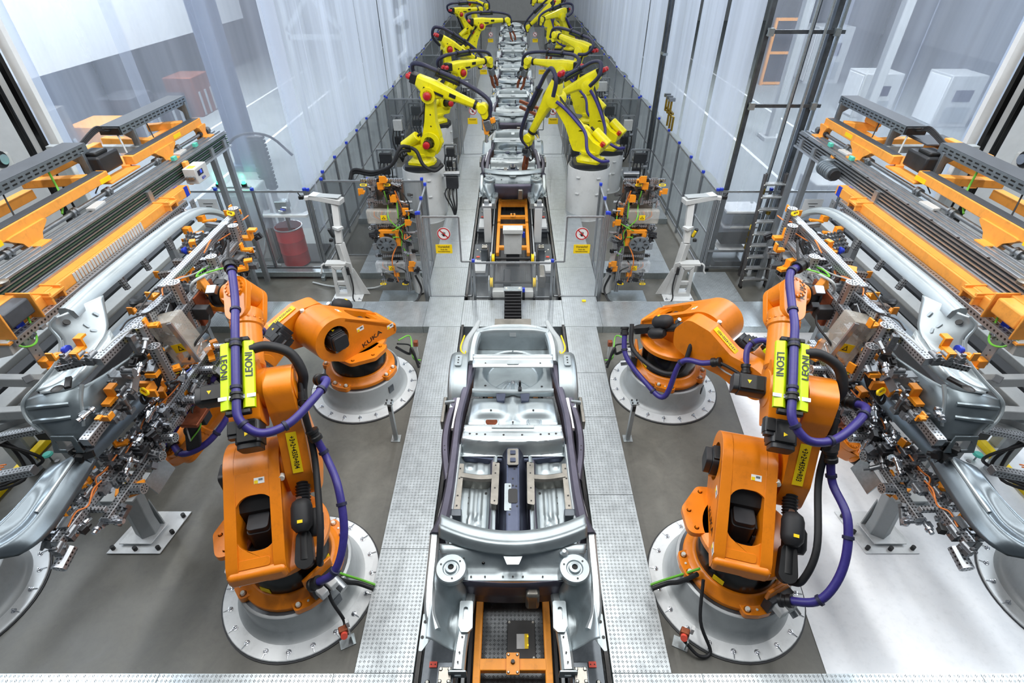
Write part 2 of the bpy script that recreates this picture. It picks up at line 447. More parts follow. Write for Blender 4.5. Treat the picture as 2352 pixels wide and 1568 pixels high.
# ================================================================== THE SETTING
def struct(o): return tag(o, kind='structure')
struct(MB().box((0, 20, -.1), (90, 80, .2)).build('floor', 'concrete', smooth=0))
for x0, x1, y0, y1 in [(-45, -4.4, 10.6, 60), (4.4, 45, 10.6, 60)]:
    struct(MB().box(((x0 + x1) / 2, (y0 + y1) / 2, .004), (x1 - x0, y1 - y0, .008)).build('floor_hall', 'hall_concrete', smooth=0))
struct(MB().prism([(3.78, 8.12), (3.12, 1.0), (8.6, 1.0), (8.6, 8.12)], .002, .008).build('floor_coating', 'white_coating', smooth=0))
# hall beyond the curtains
for x, n in ((-30, 'wall_left'), (30, 'wall_right')):
    struct(MB().box((x, 25, 6), (.3, 75, 12)).build(n, 'ral_grey', smooth=0))
struct(MB().box((0, 58, 6), (60, .3, 12)).build('wall_back', 'ral_grey', smooth=0))

def plates(name, label, rects, z=.15, mat='tread', side='galv', cat='walkway', loc=None, skirt=.15):
    cx = loc or (rects[0][0], rects[0][2], 0)
    t = thing(name, label, cat, (cx[0], cx[1], 0))
    for x0, x1, y0, y1 in rects:
        MB().box(((x0 + x1) / 2, (y0 + y1) / 2, z - .004), (x1 - x0 - .008, y1 - y0 - .008, .008)).build('tread_plate', mat, t, world=True, smooth=0)
        a = MB(); h = z - .008
        for bx in (((x0 + x1) / 2, y0 + .012, h / 2, x1 - x0 - .02, .02, h), ((x0 + x1) / 2, y1 - .012, h / 2, x1 - x0 - .02, .02, h), (x0 + .012, (y0 + y1) / 2, h / 2, .02, y1 - y0 - .02, h), (x1 - .012, (y0 + y1) / 2, h / 2, .02, y1 - y0 - .02, h)):
            a.box(bx[:3], bx[3:])
        a.build('support_frame', side, t, world=True, smooth=0)
    return t
plates('walkway', 'tread plate walkway left of the big front car body', [(-1.6, -1.0, 2.16, 3.52), (-1.6, -1.0, 3.52, 5.73), (-1.6, -1.0, 5.73, 8.12)])
plates('walkway', 'tread plate walkway right of the big front car body', [(1.0, 1.6, 2.16, 4.3), (1.0, 1.6, 4.3, 5.73), (1.0, 1.6, 5.73, 6.78), (1.0, 1.6, 6.78, 8.12)])
plates('walkway', 'tread plate strip along the bottom left of the photo', [(-6.9, -5.2, .9, 2.16), (-5.2, -3.55, .9, 2.16), (-3.55, -1.8, .9, 2.16), (-1.8, -1.0, .9, 2.16)])
plates('walkway', 'tread plate strip along the bottom right of the photo', [(1.0, 1.9, .9, 2.16), (1.9, 3.1, .9, 2.16), (3.1, 4.7, .9, 2.16), (4.7, 6.9, .9, 2.16)])
plates('cross_walkway', 'tread plate cross walkway behind the back left orange robot', [(-5.95, -4.3, 8.12, 9.0), (-4.3, -3.0, 8.12, 9.0), (-3.0, -1.72, 8.12, 9.0)])
plates('cross_walkway', 'tread plate cross walkway behind the back right orange robot', [(1.72, 3.0, 8.12, 9.0), (3.0, 4.0, 8.12, 9.0), (4.0, 5.7, 8.12, 9.0)])
plates('cross_walkway', 'tread plate bridge around the black bellows behind the front car', [(-1.72, -1.0, 8.12, 9.2), (-1.0, 1.0, 8.12, 9.05), (1.0, 1.72, 8.12, 9.2)])
yl = [9.2, 10.4, 11.7, 13.6, 15.9, 18.0, 20.5, 23.0, 26.0, 29.0, 33.0, 37.5, 42.0, 48.0, 55.0]
plates('walkway', 'tread plate walkway on the left inside the yellow robot line', [(-1.8, -1.0, a, b) for a, b in zip(yl, yl[1:])])
plates('walkway', 'tread plate walkway on the right inside the yellow robot line', [(1.0, 1.8, a, b) for a, b in zip(yl, yl[1:])])
plates('walkway', 'tread plate step between ladder and sensor stand on the right', [(3.9, 4.75, 9.05, 10.25)], .12)
plates('walkway', 'tread plate floor strip behind the left tool rack', [(-3.4, -1.85, 10.15, 10.7), (-3.4, -2.9, 10.7, 13.0), (-4.1, -3.4, 13.0, 17.0)])
plates('walkway', 'tread plate floor strip behind the right tool rack', [(1.85, 3.5, 10.15, 10.7), (2.9, 3.5, 10.7, 13.0), (3.4, 4.1, 13.0, 17.0)])
# sunk conveyor trench between the walkways
tr = thing('conveyor_trench', 'dark conveyor trench lined with tread plate between the walkways', 'trench', (0, .5, 0))
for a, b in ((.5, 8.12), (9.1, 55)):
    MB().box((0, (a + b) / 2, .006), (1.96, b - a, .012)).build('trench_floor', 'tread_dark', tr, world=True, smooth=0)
    for s in (-1, 1):
        MB().box((s * .955, (a + b) / 2, .1), (.05, b - a, .2)).build('side_rail', 'black_gloss', tr, world=True, bev=.006)
        MB().box((s * .44, (a + b) / 2, .09), (.04, b - a, .16)).build('guide_rail', 'dark', tr, world=True, bev=.006)

# ---------------------------------------------------------------- foil curtains
def curtain(name, label, p0, p1, z0, z1, mat, amp, seed, n=44):
    rnd = random.Random(seed); a = Vector((p0[0], p0[1], 0)); b = Vector((p1[0], p1[1], 0)); d = (b - a); L_ = d.length; d.normalize(); nn = Vector((-d.y, d.x, 0))
    ph = [rnd.uniform(0, 6.28) for _ in range(4)]; k = [rnd.uniform(1.3, 2.2), rnd.uniform(3, 5), rnd.uniform(7, 11), rnd.uniform(14, 19)]
    rows = []
    for j in range(7):
        t = j / 6; z = z0 + (z1 - z0) * t; row = []
        for i in range(n + 1):
            u = L_ * i / n
            off = amp * (math.sin(k[0] * u + ph[0]) + .7 * math.sin(k[1] * u + ph[1]) * (1 - .4 * t) + .35 * math.sin(k[2] * u + ph[2] + t) + .18 * math.sin(k[3] * u + ph[3]))
            row.append(a + d * u + nn * off + Vector((0, 0, z)))
        rows.append(row)
    o = MB().grid(rows).build(name, mat, None, smooth=180)
    return tag(o, label, 'curtain', 'foil curtains around the cells')
cl = ['leftmost foil sheet hanging behind the lifting column on the left', 'clear foil sheet hanging behind the left overhead conveyor', 'clear foil sheet hanging above the red drum', 'clear foil sheet at the corner above the left sensor stand']
xs = [-11.2, -8.9, -7.1, -5.6, -4.28]
for i in range(4): curtain('foil_curtain', cl[i], (xs[i], 10.66 + .17 * (i % 2)), (xs[i + 1] + .12, 10.66 + .17 * (i % 2)), .9 if i > 1 else 0.05, 9.5, 'foil_milky' if i == 0 else 'foil', .03, 10 + i)
cr = ['narrow clear foil sheet between the dark pipe posts above the ladder', 'clear foil sheet right of the pipe posts', 'clear foil sheet hanging behind the right overhead conveyor', 'rightmost foil sheet hanging behind the lifting column on the right']
xs = [4.45, 5.75, 7.3, 9.0, 11.2]
for i in range(4): curtain('foil_curtain', cr[i], (xs[i], 10.66 + .17 * (i % 2)), (xs[i + 1] + .12, 10.66 + .17 * (i % 2)), .9 if i < 2 else .05, 9.5, 'foil_milky' if i == 3 else 'foil', .03, 20 + i)
ys = [10.7, 12.6, 14.6, 17.0, 20.0, 24.0, 30.0, 56.0]
nm = ['first (nearest)', 'second', 'third', 'fourth', 'fifth', 'sixth', 'last (farthest)']
for s, sd in ((-1, 'left'), (1, 'right')):
    for i in range(7):
        curtain('foil_curtain', '%s milky foil sheet above the fence on the %s of the yellow robot line' % (nm[i], sd), (s * 4.40, ys[i]), (s * 4.40, ys[i + 1] - .012), 1.85, 9.5, 'foil_milky', .04, 40 + i + 10 * s)

# ---------------------------------------------------------------- fences: grooved aluminium posts, clear panes, blue caps
def post_mesh(w=.05):
    g = w / 2; q = []
    for a in range(4):
        ca, sa = [(1, 0), (0, 1), (-1, 0), (0, -1)][a]
        for x, y in ((g, -g), (g, -g * .25), (g * .6, -g * .25), (g * .6, g * .25), (g, g * .25)):
            q.append((x * ca - y * sa, x * sa + y * ca))
    b = MB(); b.prism(q, 0, 1); return b.mesh('post', 0)
POST = post_mesh(); CAP = MB().box((0, 0, .02), (.058, .058, .05)).mesh('cap', 0)
def fence(name, label, pts, h, z0=0.02, group=None, pane='plexi', mid=None, rail=.04, caps=True, cat='fence'):
    """posts at every point of pts, a pane with thin rails in each bay"""
    t = thing(name, label, cat, (pts[0][0], pts[0][1], 0), 0, group)
    for (x, y) in pts:
        use('post', POST, t, Tm(x, y, z0) @ Matrix.Diagonal((1, 1, h, 1)), True, 'alu_dull')
        if caps: use('cap', CAP, t, Tm(x, y, z0 + h), True, 'blue')
    for (a, b) in zip(pts, pts[1:]):
        A = Vector((a[0], a[1], 0)); B = Vector((b[0], b[1], 0)); d = (B - A).normalized() * .03
        for z in (z0 + .12, z0 + h - .03) + ((mid,) if mid else ()):
            MB().bar(A + d + Vector((0, 0, z)), B - d + Vector((0, 0, z)), .03, rail).build('rail', 'alu_dull', t, world=True, smooth=0)
        MB().bar(A + d + Vector((0, 0, z0 + .12 + (h - .15) / 2)), B - d + Vector((0, 0, z0 + .12 + (h - .15) / 2)), .006, h - .17).build('pane', pane, t, world=True, smooth=0)
    return t
fy = [10.45, 11.5, 12.5, 13.6, 14.7, 15.9, 17.2, 18.6, 20.1, 21.8, 23.7, 25.8, 28.2, 31, 34, 37.5, 41.5, 46, 51]
for s, sd in ((-1, 'left'), (1, 'right')):
    fence('guard_fence', 'long clear guard fence running back along the %s of the yellow robot line' % sd, [(s * 4.22, y) for y in fy], 1.92, 0, pane='plexi_dark', mid=.95)
fence('guard_fence', 'clear guard fence in front of the red drum', [(-7.0, 10.42), (-6.1, 10.42), (-5.35, 10.42), (-4.28, 10.42)], 1.92)
fence('guard_fence', 'clear guard fence behind the ladder on the right', [(4.28, 10.42), (5.3, 10.42), (6.75, 10.42), (7.9, 10.42)], 1.92, mid=.55)
# sill under the drum fence
tag(MB().box((-5.05, 10.2, .13), (2.6, .16, .12)).box((-6.1, 10.1, .05), (.08, .1, .1)).box((-4.2, 10.1, .05), (.08, .1, .1)).build('fence_sill', 'galv', None, bev=.008), 'galvanised sill beam on the floor in front of the red drum', 'beam')
# gate fence around the car passage with the warning signs
def passage(Y, k, far=False):
    words = ['at the front', 'second from the front', 'third from the front', 'far back'][k]
    for s, sd in ((-1, 'left'), (1, 'right')):
        t = thing('sign_panel', 'clear panel with hand sign %s of the car passage, %s' % (sd, words), 'panel', (s * 1.7, Y, 0), 0, 'sign panels at the car passages')
        fr = MB()
        for a, b in (((1.7, .15), (1.7, 1.9)), ((1.02, 1.9), (1.7, 1.9)), ((1.02, .96), (1.02, 1.9)), ((.84, .96), (1.02, .96)), ((.84, .15), (.84, .96)), ((.84, .15), (1.7, .15))):
            fr.bar((s * a[0], Y, a[1]), (s * b[0], Y, b[1]), .03, .03, (0, 1, 0))
        fr.build('frame', 'alu_dull', t, world=True, smooth=0)
        MB().prism([(.84, .17), (1.7, .17), (1.7, 1.88), (1.03, 1.88), (1.03, .95), (.84, .95)], -.003, .003, Tm(0, Y, 0) @ XZ @ Matrix.Diagonal((s, 1, 1, 1))).build('pane', 'plexi', t, world=True, smooth=0)
        use('post', POST, t, Tm(s * 1.76, Y, 0) @ Matrix.Diagonal((1, 1, 1.98, 1)), True, 'alu_dull')
        use('cap', CAP, t, Tm(s * 1.76, Y, 1.96), True, 'blue')
        S = Tm(s * 1.32, Y - .008, 1.56) @ Rm(90, 'X')
        HS = .62
        ring = thing('hand_sign', 'round no-touching sign with black hand, %s of the car passage %s' % (sd, words), 'sign', M=S)
        MB().prism(circ(0, 0, .13, 32), 0, .004).build('disc', 'white', ring, smooth=0)
        MB().lathe([(.104, .004), (.124, .004), (.124, .007), (.104, .007), (.104, .004)], 32).build('ring', 'red', ring)
        hd = MB().prism(rrect(-.03, -.055, .03, .01, .02), .004, .0065)
        for fx, fa, fl in ((-.026, 12, .05), (-.009, 4, .062), (.009, -4, .06), (.026, -12, .048)):
            hd.box((fx + math.sin(R(-fa)) * fl * .5, .005 + fl * .5, .005), (.013, fl, .003), rot=(0, 0, fa))
        hd.box((-.042, -.008, .005), (.014, .05, .003), rot=(0, 0, 48)); hd.build('hand', 'black', ring, Tm(0, -.01, 0) @ Matrix.Diagonal((.78, .78, 1, 1)))
        MB().box((0, 0, .0078), (.21, .02, .003), rot=(0, 0, -45)).build('bar', 'red', ring)
        W = Tm(s * 1.34, Y - .008, 1.24) @ Rm(90, 'X')
        sg = thing('warning_sign', 'yellow caution sign below the hand sign, %s of the car passage %s' % (sd, words), 'sign', M=W)
        MB().prism(rrect(-.16, -.095, .16, .095, .012), 0, .004).build('board', 'sign_yellow', sg)
        if not far:
            text('lettering', 'Vorsicht!', .062, 'black', sg, Tm(0, .045, .006)); text('lettering', 'Ende des', .036, 'black', sg, Tm(0, -.012, .006)); text('lettering', 'Schutzbereiches', .036, 'black', sg, Tm(0, -.055, .006))
        else:
            text('lettering', 'Vorsicht!', .062, 'black', sg, Tm(0, .045, .006))
    if not far:
        fence('low_guard', 'low clear guard panel across the bellows behind the front car', [(-.78, Y - .04), (.78, Y - .04)], .96, 0.02)
    for s, sd in ((-1, 'left'), (1, 'right')):
        fence('side_guard', 'clear guard wing running back %s of the car passage, %s' % (sd, words), [(s * 1.8, Y + .03), (s * 1.82, Y + .75), (s * 1.84, Y + 1.5)] if k == 0 else [(s * 1.84, Y + .03), (s * 3.0, Y + .03), (s * 4.1, Y + .03)], 1.92, .02, pane='plexi_dark')
passage(9.2, 0); passage(18.3, 1, True); passage(26.5, 2, True); passage(36.0, 3, True)
fence('guard_fence', 'clear cross fence between the racks and the first left yellow robot', [(-4.1, 11.0), (-3.1, 11.0), (-1.95, 11.0)], 1.92, pane='plexi_dark')

# ---------------------------------------------------------------- hall behind the foil
def col_thing(x, y):
    t = thing('hall_column', 'grey steel column with diagonal braces seen hazily through the left foil', 'column', (x, y, 0))
    MB().box((0, 0, 5), (.62, .62, 10)).build('shaft', 'hall_steel', t, bev=.03)
    MB().bar((-.2, 0, 6.6), (-3.2, 0, 9.4), .3, .3).build('brace', 'hall_steel', t); MB().bar((.2, 0, 6.2), (2.0, .5, 9.2), .22, .22).build('brace', 'hall_steel', t)
    MB().box((0, 0, .1), (.9, .9, .2)).build('base_plate', 'hall_steel', t)
    return t
col_thing(-8.75, 17.4)
t = thing('lattice_tower', 'pale lattice frame far behind the left foil', 'frame', (-8.2, 22, 0))
for a, b in (((0, 0, 0), (0, 0, 7)), ((2.0, 0, 0), (2.0, 0, 7)), ((0, 0, 3.4), (2, 0, 5.6)), ((0, 0, 5.6), (2, 0, 3.4)), ((0, 0, 5.8), (2, 0, 5.8)), ((0, 0, 3.2), (2, 0, 3.2))):
    MB().bar(a, b, .16, .16, (0, 1, 0)).build('strut', 'post_grey', t)
def hall_box(name, label, cat, loc, d, mat, extra=None):
    t = thing(name, label, cat, loc)
    MB().box((0, 0, d[2] / 2), d).build('body', mat, t, bev=.03)
    if extra: extra(t)
    return t
tag(MB().box((-15.5, 22, 5.6), (.2, 26, 6.2)).build('partition', 'white', None), 'big white partition hanging in the hall on the far left', 'partition')
def rows_of_crates(x0, y0, n, lab):
    rnd = random.Random(3)
    for i in range(n):
        m = ['post_grey', 'copper', 'amber', 'dark', 'sheet_brown'][rnd.randrange(5)]
        hall_box('storage_crate', '%s storage crate in the row behind the left foil' % ['first', 'second', 'third', 'fourth', 'fifth', 'sixth', 'seventh', 'eighth'][i], 'crate', (x0 + rnd.uniform(-.5, .5), y0 + i * 1.9, 0), (1.2, 1.5, rnd.uniform(.9, 2.1)), m,
                 lambda q: [MB().box((.62, yy, .5), (.04, .1, .9)).build('slat', 'post_grey', q) for yy in (-.5, 0, .5)])
rows_of_crates(-14.2, 13, 8, '')
def cabinet_extra(d):
    def f(t):
        MB().box((-d[0] / 2 - .01, 0, d[2] * .5), (.03, d[1] * .86, d[2] * .9)).build('door', 'white', t, bev=.01)
        MB().box((0, -d[1] / 2 - .01, d[2] * .62), (d[0] * .5, .03, d[2] * .22)).build('screen', 'navy', t, bev=.01)
        MB().box((0, -d[1] / 2 - .01, d[2] * .25), (d[0] * .7, .03, d[2] * .3)).build('vent', 'post_grey', t)
    return f
for x, y, d, lab in ((16.2, 31.0, (1.8, 1.6, 2.6), 'white machine cabinet left of the pair behind the right foil'), (15.2, 24.2, (1.6, 1.3, 1.7), 'white control desk with dark screen behind the right foil'), (17.6, 22.8, (1.4, 1.4, 1.9), 'white cabinet farthest right behind the right foil')):
    hall_box('machine_cabinet', lab, 'cabinet', (x, y, 0), d, 'ral_grey', cabinet_extra(d))
t = thing('machine_door', 'dark glazed machine door with amber frame behind the right foil', 'door', (13.6, 30.0, 0))
MB().box((0, 0, 1.5), (1.2, .1, 2.8)).build('glazing', 'dark', t); 
for s in (-1, 1): MB().box((s * .65, -.03, 1.5), (.12, .16, 3.0)).build('upright', 'amber', t)
for z in (.1, 1.5, 2.95): MB().box((0, -.04, z), (1.3, .16, .12)).build('crossbar', 'amber', t)
hall_box('switch_cabinet', 'low pale switch cabinet behind the guard fence on the right', 'cabinet', (7.6, 11.6, 0), (1.9, .8, 1.75), 'ral_grey', lambda t: [MB().box((s * .45, -.41, .85), (.8, .03, 1.5)).build('door', 'white', t) for s in (-1, 1)])
hall_box('switch_cabinet', 'pale switch cabinet behind the guard fence left of the red drum', 'cabinet', (-5.95, 11.25, 0), (.75, .6, 1.75), 'ral_grey', lambda t: [MB().box((0, -.31, .85), (.65, .03, 1.5)).build('door', 'stand_grey', t)])
for x in (9.8, 12.2):
    hall_box('hall_post', 'pale hall post %s of the two behind the right foil' % ('left' if x < 11 else 'right'), 'post', (x, 20.6 - (x - 9.8) * .6, 0), (.3, .3, 9), 'ral_grey', lambda t: [MB().box((0, 0, .06), (.7, .7, .12)).build('foot', 'ral_grey', t)])
ln = [((8.45, 11), (8.45, 48)), ((11.4, 11), (11.4, 48)), ((-9.23, 11), (-9.23, 48)), ((-12.1, 11), (-12.1, 48))]
for i, (p, q) in enumerate(ln):
    A = Vector((p[0], p[1], .012)); B = Vector((q[0], q[1], .012))
    struct(MB().bar(A, B, .12, .006).build('floor_line', 'white', None))
# tall dark pipe posts and pipes at the right corner
t = thing('pipe_gantry', 'tall dark grey post ladder with pipes right of the yellow robot line', 'gantry', (4.4, 10.5, 0))
for x, wd, m in ((4.42, .08, 'galv_dark'), (5.2, .05, 'galv_dark'), (5.55, .10, 'galv_dark'), (5.68, .05, 'galv')):
    MB().box((x, 10.52, 5), (wd, wd, 10)).build('post', m, t, world=True)
for z in (3.55, 4.75, 6.2):
    MB().bar((4.4, 10.46, z), (5.75, 10.46, z), .05, .06).build('rung', 'galv_dark', t, world=True)
    for x in (4.45, 5.6): MB().box((x, 10.42, z), (.1, .08, .12)).build('bracket', 'galv', t, world=True)
MB().cyl((5.1, 10.35, .35), (5.1, 10.35, 9.5), .028, n=10).build('pipe', 'galv', t, world=True)
MB().cyl((5.35, 10.35, .15), (5.35, 10.35, 9.5), .028, n=10).build('pipe', 'galv', t, world=True)
for z in (.7, .85, 1.0, 1.15): MB().cyl((5.1, 10.35, z - .05), (5.1, 10.35, z + .05), .045, n=10).build('valve', 'brass' if z < 1.1 else 'sign_yellow', t, world=True)
MB().cyl((5.1, 10.35, 1.9), (5.1, 10.35, 2.0), .045, n=10).build('coupling', 'brass', t, world=True); MB().cyl((5.35, 10.35, 1.45), (5.35, 10.35, 1.52), .045, n=10).build('coupling', 'brass', t, world=True)
t = thing('pipe_post', 'slim dark riser post halfway along the right fence', 'post', (4.06, 16.0, 0))
MB().box((0, 0, 5), (.1, .1, 10)).build('post', 'galv_dark', t); MB().cyl((.0, -.25, .5), (0, -.25, 9.5), .04, n=8).build('pipe', 'galv_dark', t)
for z in (3.6, 6): MB().box((0, -.12, z), (.12, .34, .06)).build('bracket', 'galv', t)
t = thing('valve_cluster', 'brass valve manifold on top of the right fence', 'valves', (4.25, 14.6, 1.95))
for i in range(3):
    MB().tube([(0, i * .25, 0), (0, i * .25, .35), (-.12, i * .25, .4), (-.12, i * .25, .75)], .03, 6, smooth=False).build('pipe', 'brass', t)
    MB().box((-.12, i * .25, .78), (.16, .08, .08)).build('valve', 'steel', t)
MB().box((-.06, .25, .45), (.05, .7, .05)).build('manifold', 'brass', t)
# white door frame seen through the left foil far back
t = thing('door_frame', 'white door frame standing in the left fence far back', 'frame', (-4.6, 23, 0))
for y in (0, 2.4): MB().box((0, y, 2.2), (.16, .16, 4.4)).build('upright', 'white', t)
for z in (4.3, 3.5, 2.2): MB().box((0, 1.2, z), (.16, 2.4, .14)).build('crossbar', 'white', t)
# lifting columns on the outer sides
def lift_column(s):
    sd = 'left' if s < 0 else 'right'
    t = thing('lifting_column', 'tall lifting column with twin black guide rails on the far %s' % sd, 'column', (s * 8.2, 9.2, 0))
    MB().box((s * 7.86, 9.25, 5), (.16, .10, 10)).build('upright', 'white', t, world=True)
    MB().box((s * 8.0, 9.14, 5), (.09, .08, 10)).build('guide_rail', 'black_gloss', t, world=True)
    MB().box((s * 8.14, 9.2, 5), (.12, .10, 10)).build('upright', 'white', t, world=True)
    MB().box((s * 8.27, 9.14, 5), (.08, .08, 10)).build('guide_rail', 'black_gloss', t, world=True)
    MB().box((s * 9.6, 9.45, 5), (2.6, .05, 10)).build('back_panel', 'white', t, world=True)
    for i in range(3):
        x = s * (8.45 + i * .5); y = 8.55 - i * .45; z0 = 3.05
        MB().box((x, y, z0), (.34, .36, .42)).build('bearing_block', 'stand_grey', t, world=True, bev=.03)
        MB().cyl((x - .2, y - .05, z0 + .15), (x + .2, y - .05, z0 + .15), .13, n=16).build('roller', 'rubber', t, world=True)
        MB().cyl((x - s * .21, y - .05, z0 + .15), (x - s * .25, y - .05, z0 + .15), .08, n=16).build('bearing_ring', 'chrome', t, world=True)
        MB().box((x, y + .1, z0 + .75), (.22, .14, .85)).build('link', 'black', t, world=True, bev=.01)
        p = MB().box((x - s * .02, y - .02, z0 + .55), (.26, .06, .4)).build('bolt_plate', 'sheet_brown', t, world=True, bev=.008)
        for bx in (-.09, .09):
            for bz in (-.12, 0, .12): MB().cyl((x + bx, y - .05, z0 + .55 + bz), (x + bx, y - .1, z0 + .55 + bz), .016, n=6).build('bolt', 'steel', p, world=True)
    MB().box((s * 8.5, 8.7, 4.6), (.5, .1, .5), rot=(0, s * 40, 0)).build('fork_plate', 'stand_grey', t, world=True, bev=.03)
    MB().bar((s * 8.1, 9.0, 4.6), (s * 8.5, 8.7, 4.6), .12, .12).build('arm', 'stand_grey', t, world=True)
    return t
lift_column(-1); lift_column(1)
# ================================================================== ORANGE HANDLING ROBOTS
BOLT = MB().lathe([(.0001, .022), (.014, .022), (.017, .016), (.017, 0), (.026, 0), (.026, -.004)][::-1], 8).mesh('bolt')
ANCHOR = MB().lathe([(.028, 0), (.028, .006), (.017, .008), (.017, .026), (.008, .027), (.008, .045), (.0001, .046)], 10).cyl((.02, 0, .012), (.075, 0, .006), .004, n=5).mesh('anchor_bolt')
BOLT_O = BOLT.copy(); BOLT_O.materials.append(MATS['orange'])
def pedestal(label, x, y, r=.87, h=.42, grey='drum_grey', n=20):
    t = thing('robot_pedestal', label, 'pedestal', (x, y, 0), 0, 'round robot pedestals')
    MB().lathe([(r, 0), (r, .03), (r - .006, .036), (.60, .036)], 64).build('flange', 'flange_white', t)
    MB().lathe([(r + .018, -.0005), (r + .018, .012), (r - .01, .014)], 64).build('grout_ring', 'dark', t)
    MB().lathe([(r - .16, .036), (r - .205, .05), (r - .235, .085), (r - .245, .13), (r - .25, h - .025), (r - .255, h - .008), (r - .27, h), (.1, h)], 64).build('drum', grey, t)
    MB().lathe([(.585, h + .001), (.585, h + .004), (.2, h + .004)], 48).build('top_ring', 'galv_dark', t)
    for i in range(n):
        a = 360 * i / n + 7; use('anchor_bolt', ANCHOR, t, Rm(a, 'Z') @ Tm(r - .085, 0, .036), mat='chrome')
    MB().box((0, 0, 0), (.10, .012, .13)).build('type_plate', 'galv_dark', t, Rm(-32, 'Z') @ Tm(r - .24, 0, .25) @ Rm(90, 'Z'))
    return t
pedestal('round white pedestal under the front left orange robot', -2.46, 3.18)
pedestal('round white pedestal under the front right orange robot', 2.48, 3.18)
pedestal('round white pedestal under the back left orange robot', -2.5, 6.6)
pedestal('round white pedestal under the back right orange robot', 2.52, 6.58)
pedestal('empty round pedestal cut off by the left edge of the photo', -6.36, 2.98)
pedestal('scuffed empty round pedestal cut off by the right edge of the photo', 6.40, 3.02)

def sticker(parent, M, s=1.0, kind=0):
    MB().box((0, 0, .001), (.10 * s, .06 * s, .002)).build('sticker', 'white', parent, M, smooth=0)
    MB().box((-.03 * s, -.012 * s, .0025), (.035 * s, .034 * s, .002)).build('sticker_mark', 'sign_yellow', parent, M, smooth=0)
    MB().box((.015 * s, .008 * s, .0025), (.04 * s, .022 * s, .002)).build('sticker_mark', 'tray_galv', parent, M, smooth=0)
def tri(parent, M, s=.03):
    MB().prism([(-s, -s * .8), (s, -s * .8), (0, s)], 0, .003).build('warning_triangle', 'sign_yellow', parent, M, smooth=0)
def motor(parent, M, ln, r, name='motor', plugs=True, face=True):
    """servo motor along local X: squared housing, lid, end cap and connectors"""
    m = MB(); oct_ = rpoly([(-r, -r), (r, -r), (r, r), (-r, r)], r * .45, 3)
    m.prism(oct_, 0, ln * .82, Matrix(((0, 0, 1, 0), (1, 0, 0, 0), (0, 1, 0, 0), (0, 0, 0, 1))))
    m.prism([(q[0] * .9, q[1] * .9) for q in oct_], ln * .82, ln, Matrix(((0, 0, 1, 0), (1, 0, 0, 0), (0, 1, 0, 0), (0, 0, 0, 1))))
    o = m.build(name, 'motor', parent, M, bev=.012)
    MB().box((ln * .45, 0, r + .012), (ln * .7, r * 1.5, .024)).build('motor_lid', 'black', o, bev=.006)
    if face: tri(o, Tm(ln * .55, 0, r + .026), .026)
    if plugs:
        for k in (-1, 1):
            MB().cyl((ln * .25, k * r * .5, -r - .03), (ln * .8, k * r * .5, -r - .03), .026, n=10).build('connector', 'chrome', o)
        MB().box((ln * .2, 0, -r - .03), (.08, r * 1.4, .06)).build('connector_block', 'dark', o, bev=.006)
    return o
def bolts(parent, M, r, n, a0=0, mat='orange'):
    for i in range(n): use('bolt', BOLT_O, parent, M @ Rm(a0 + 360 * i / n, 'Z') @ Tm(r, 0, 0), mat=mat)
YUP = Matrix(((1, 0, 0, 0), (0, 0, 1, 0), (0, -1, 0, 0), (0, 0, 0, 1)))     # local Z -> +y
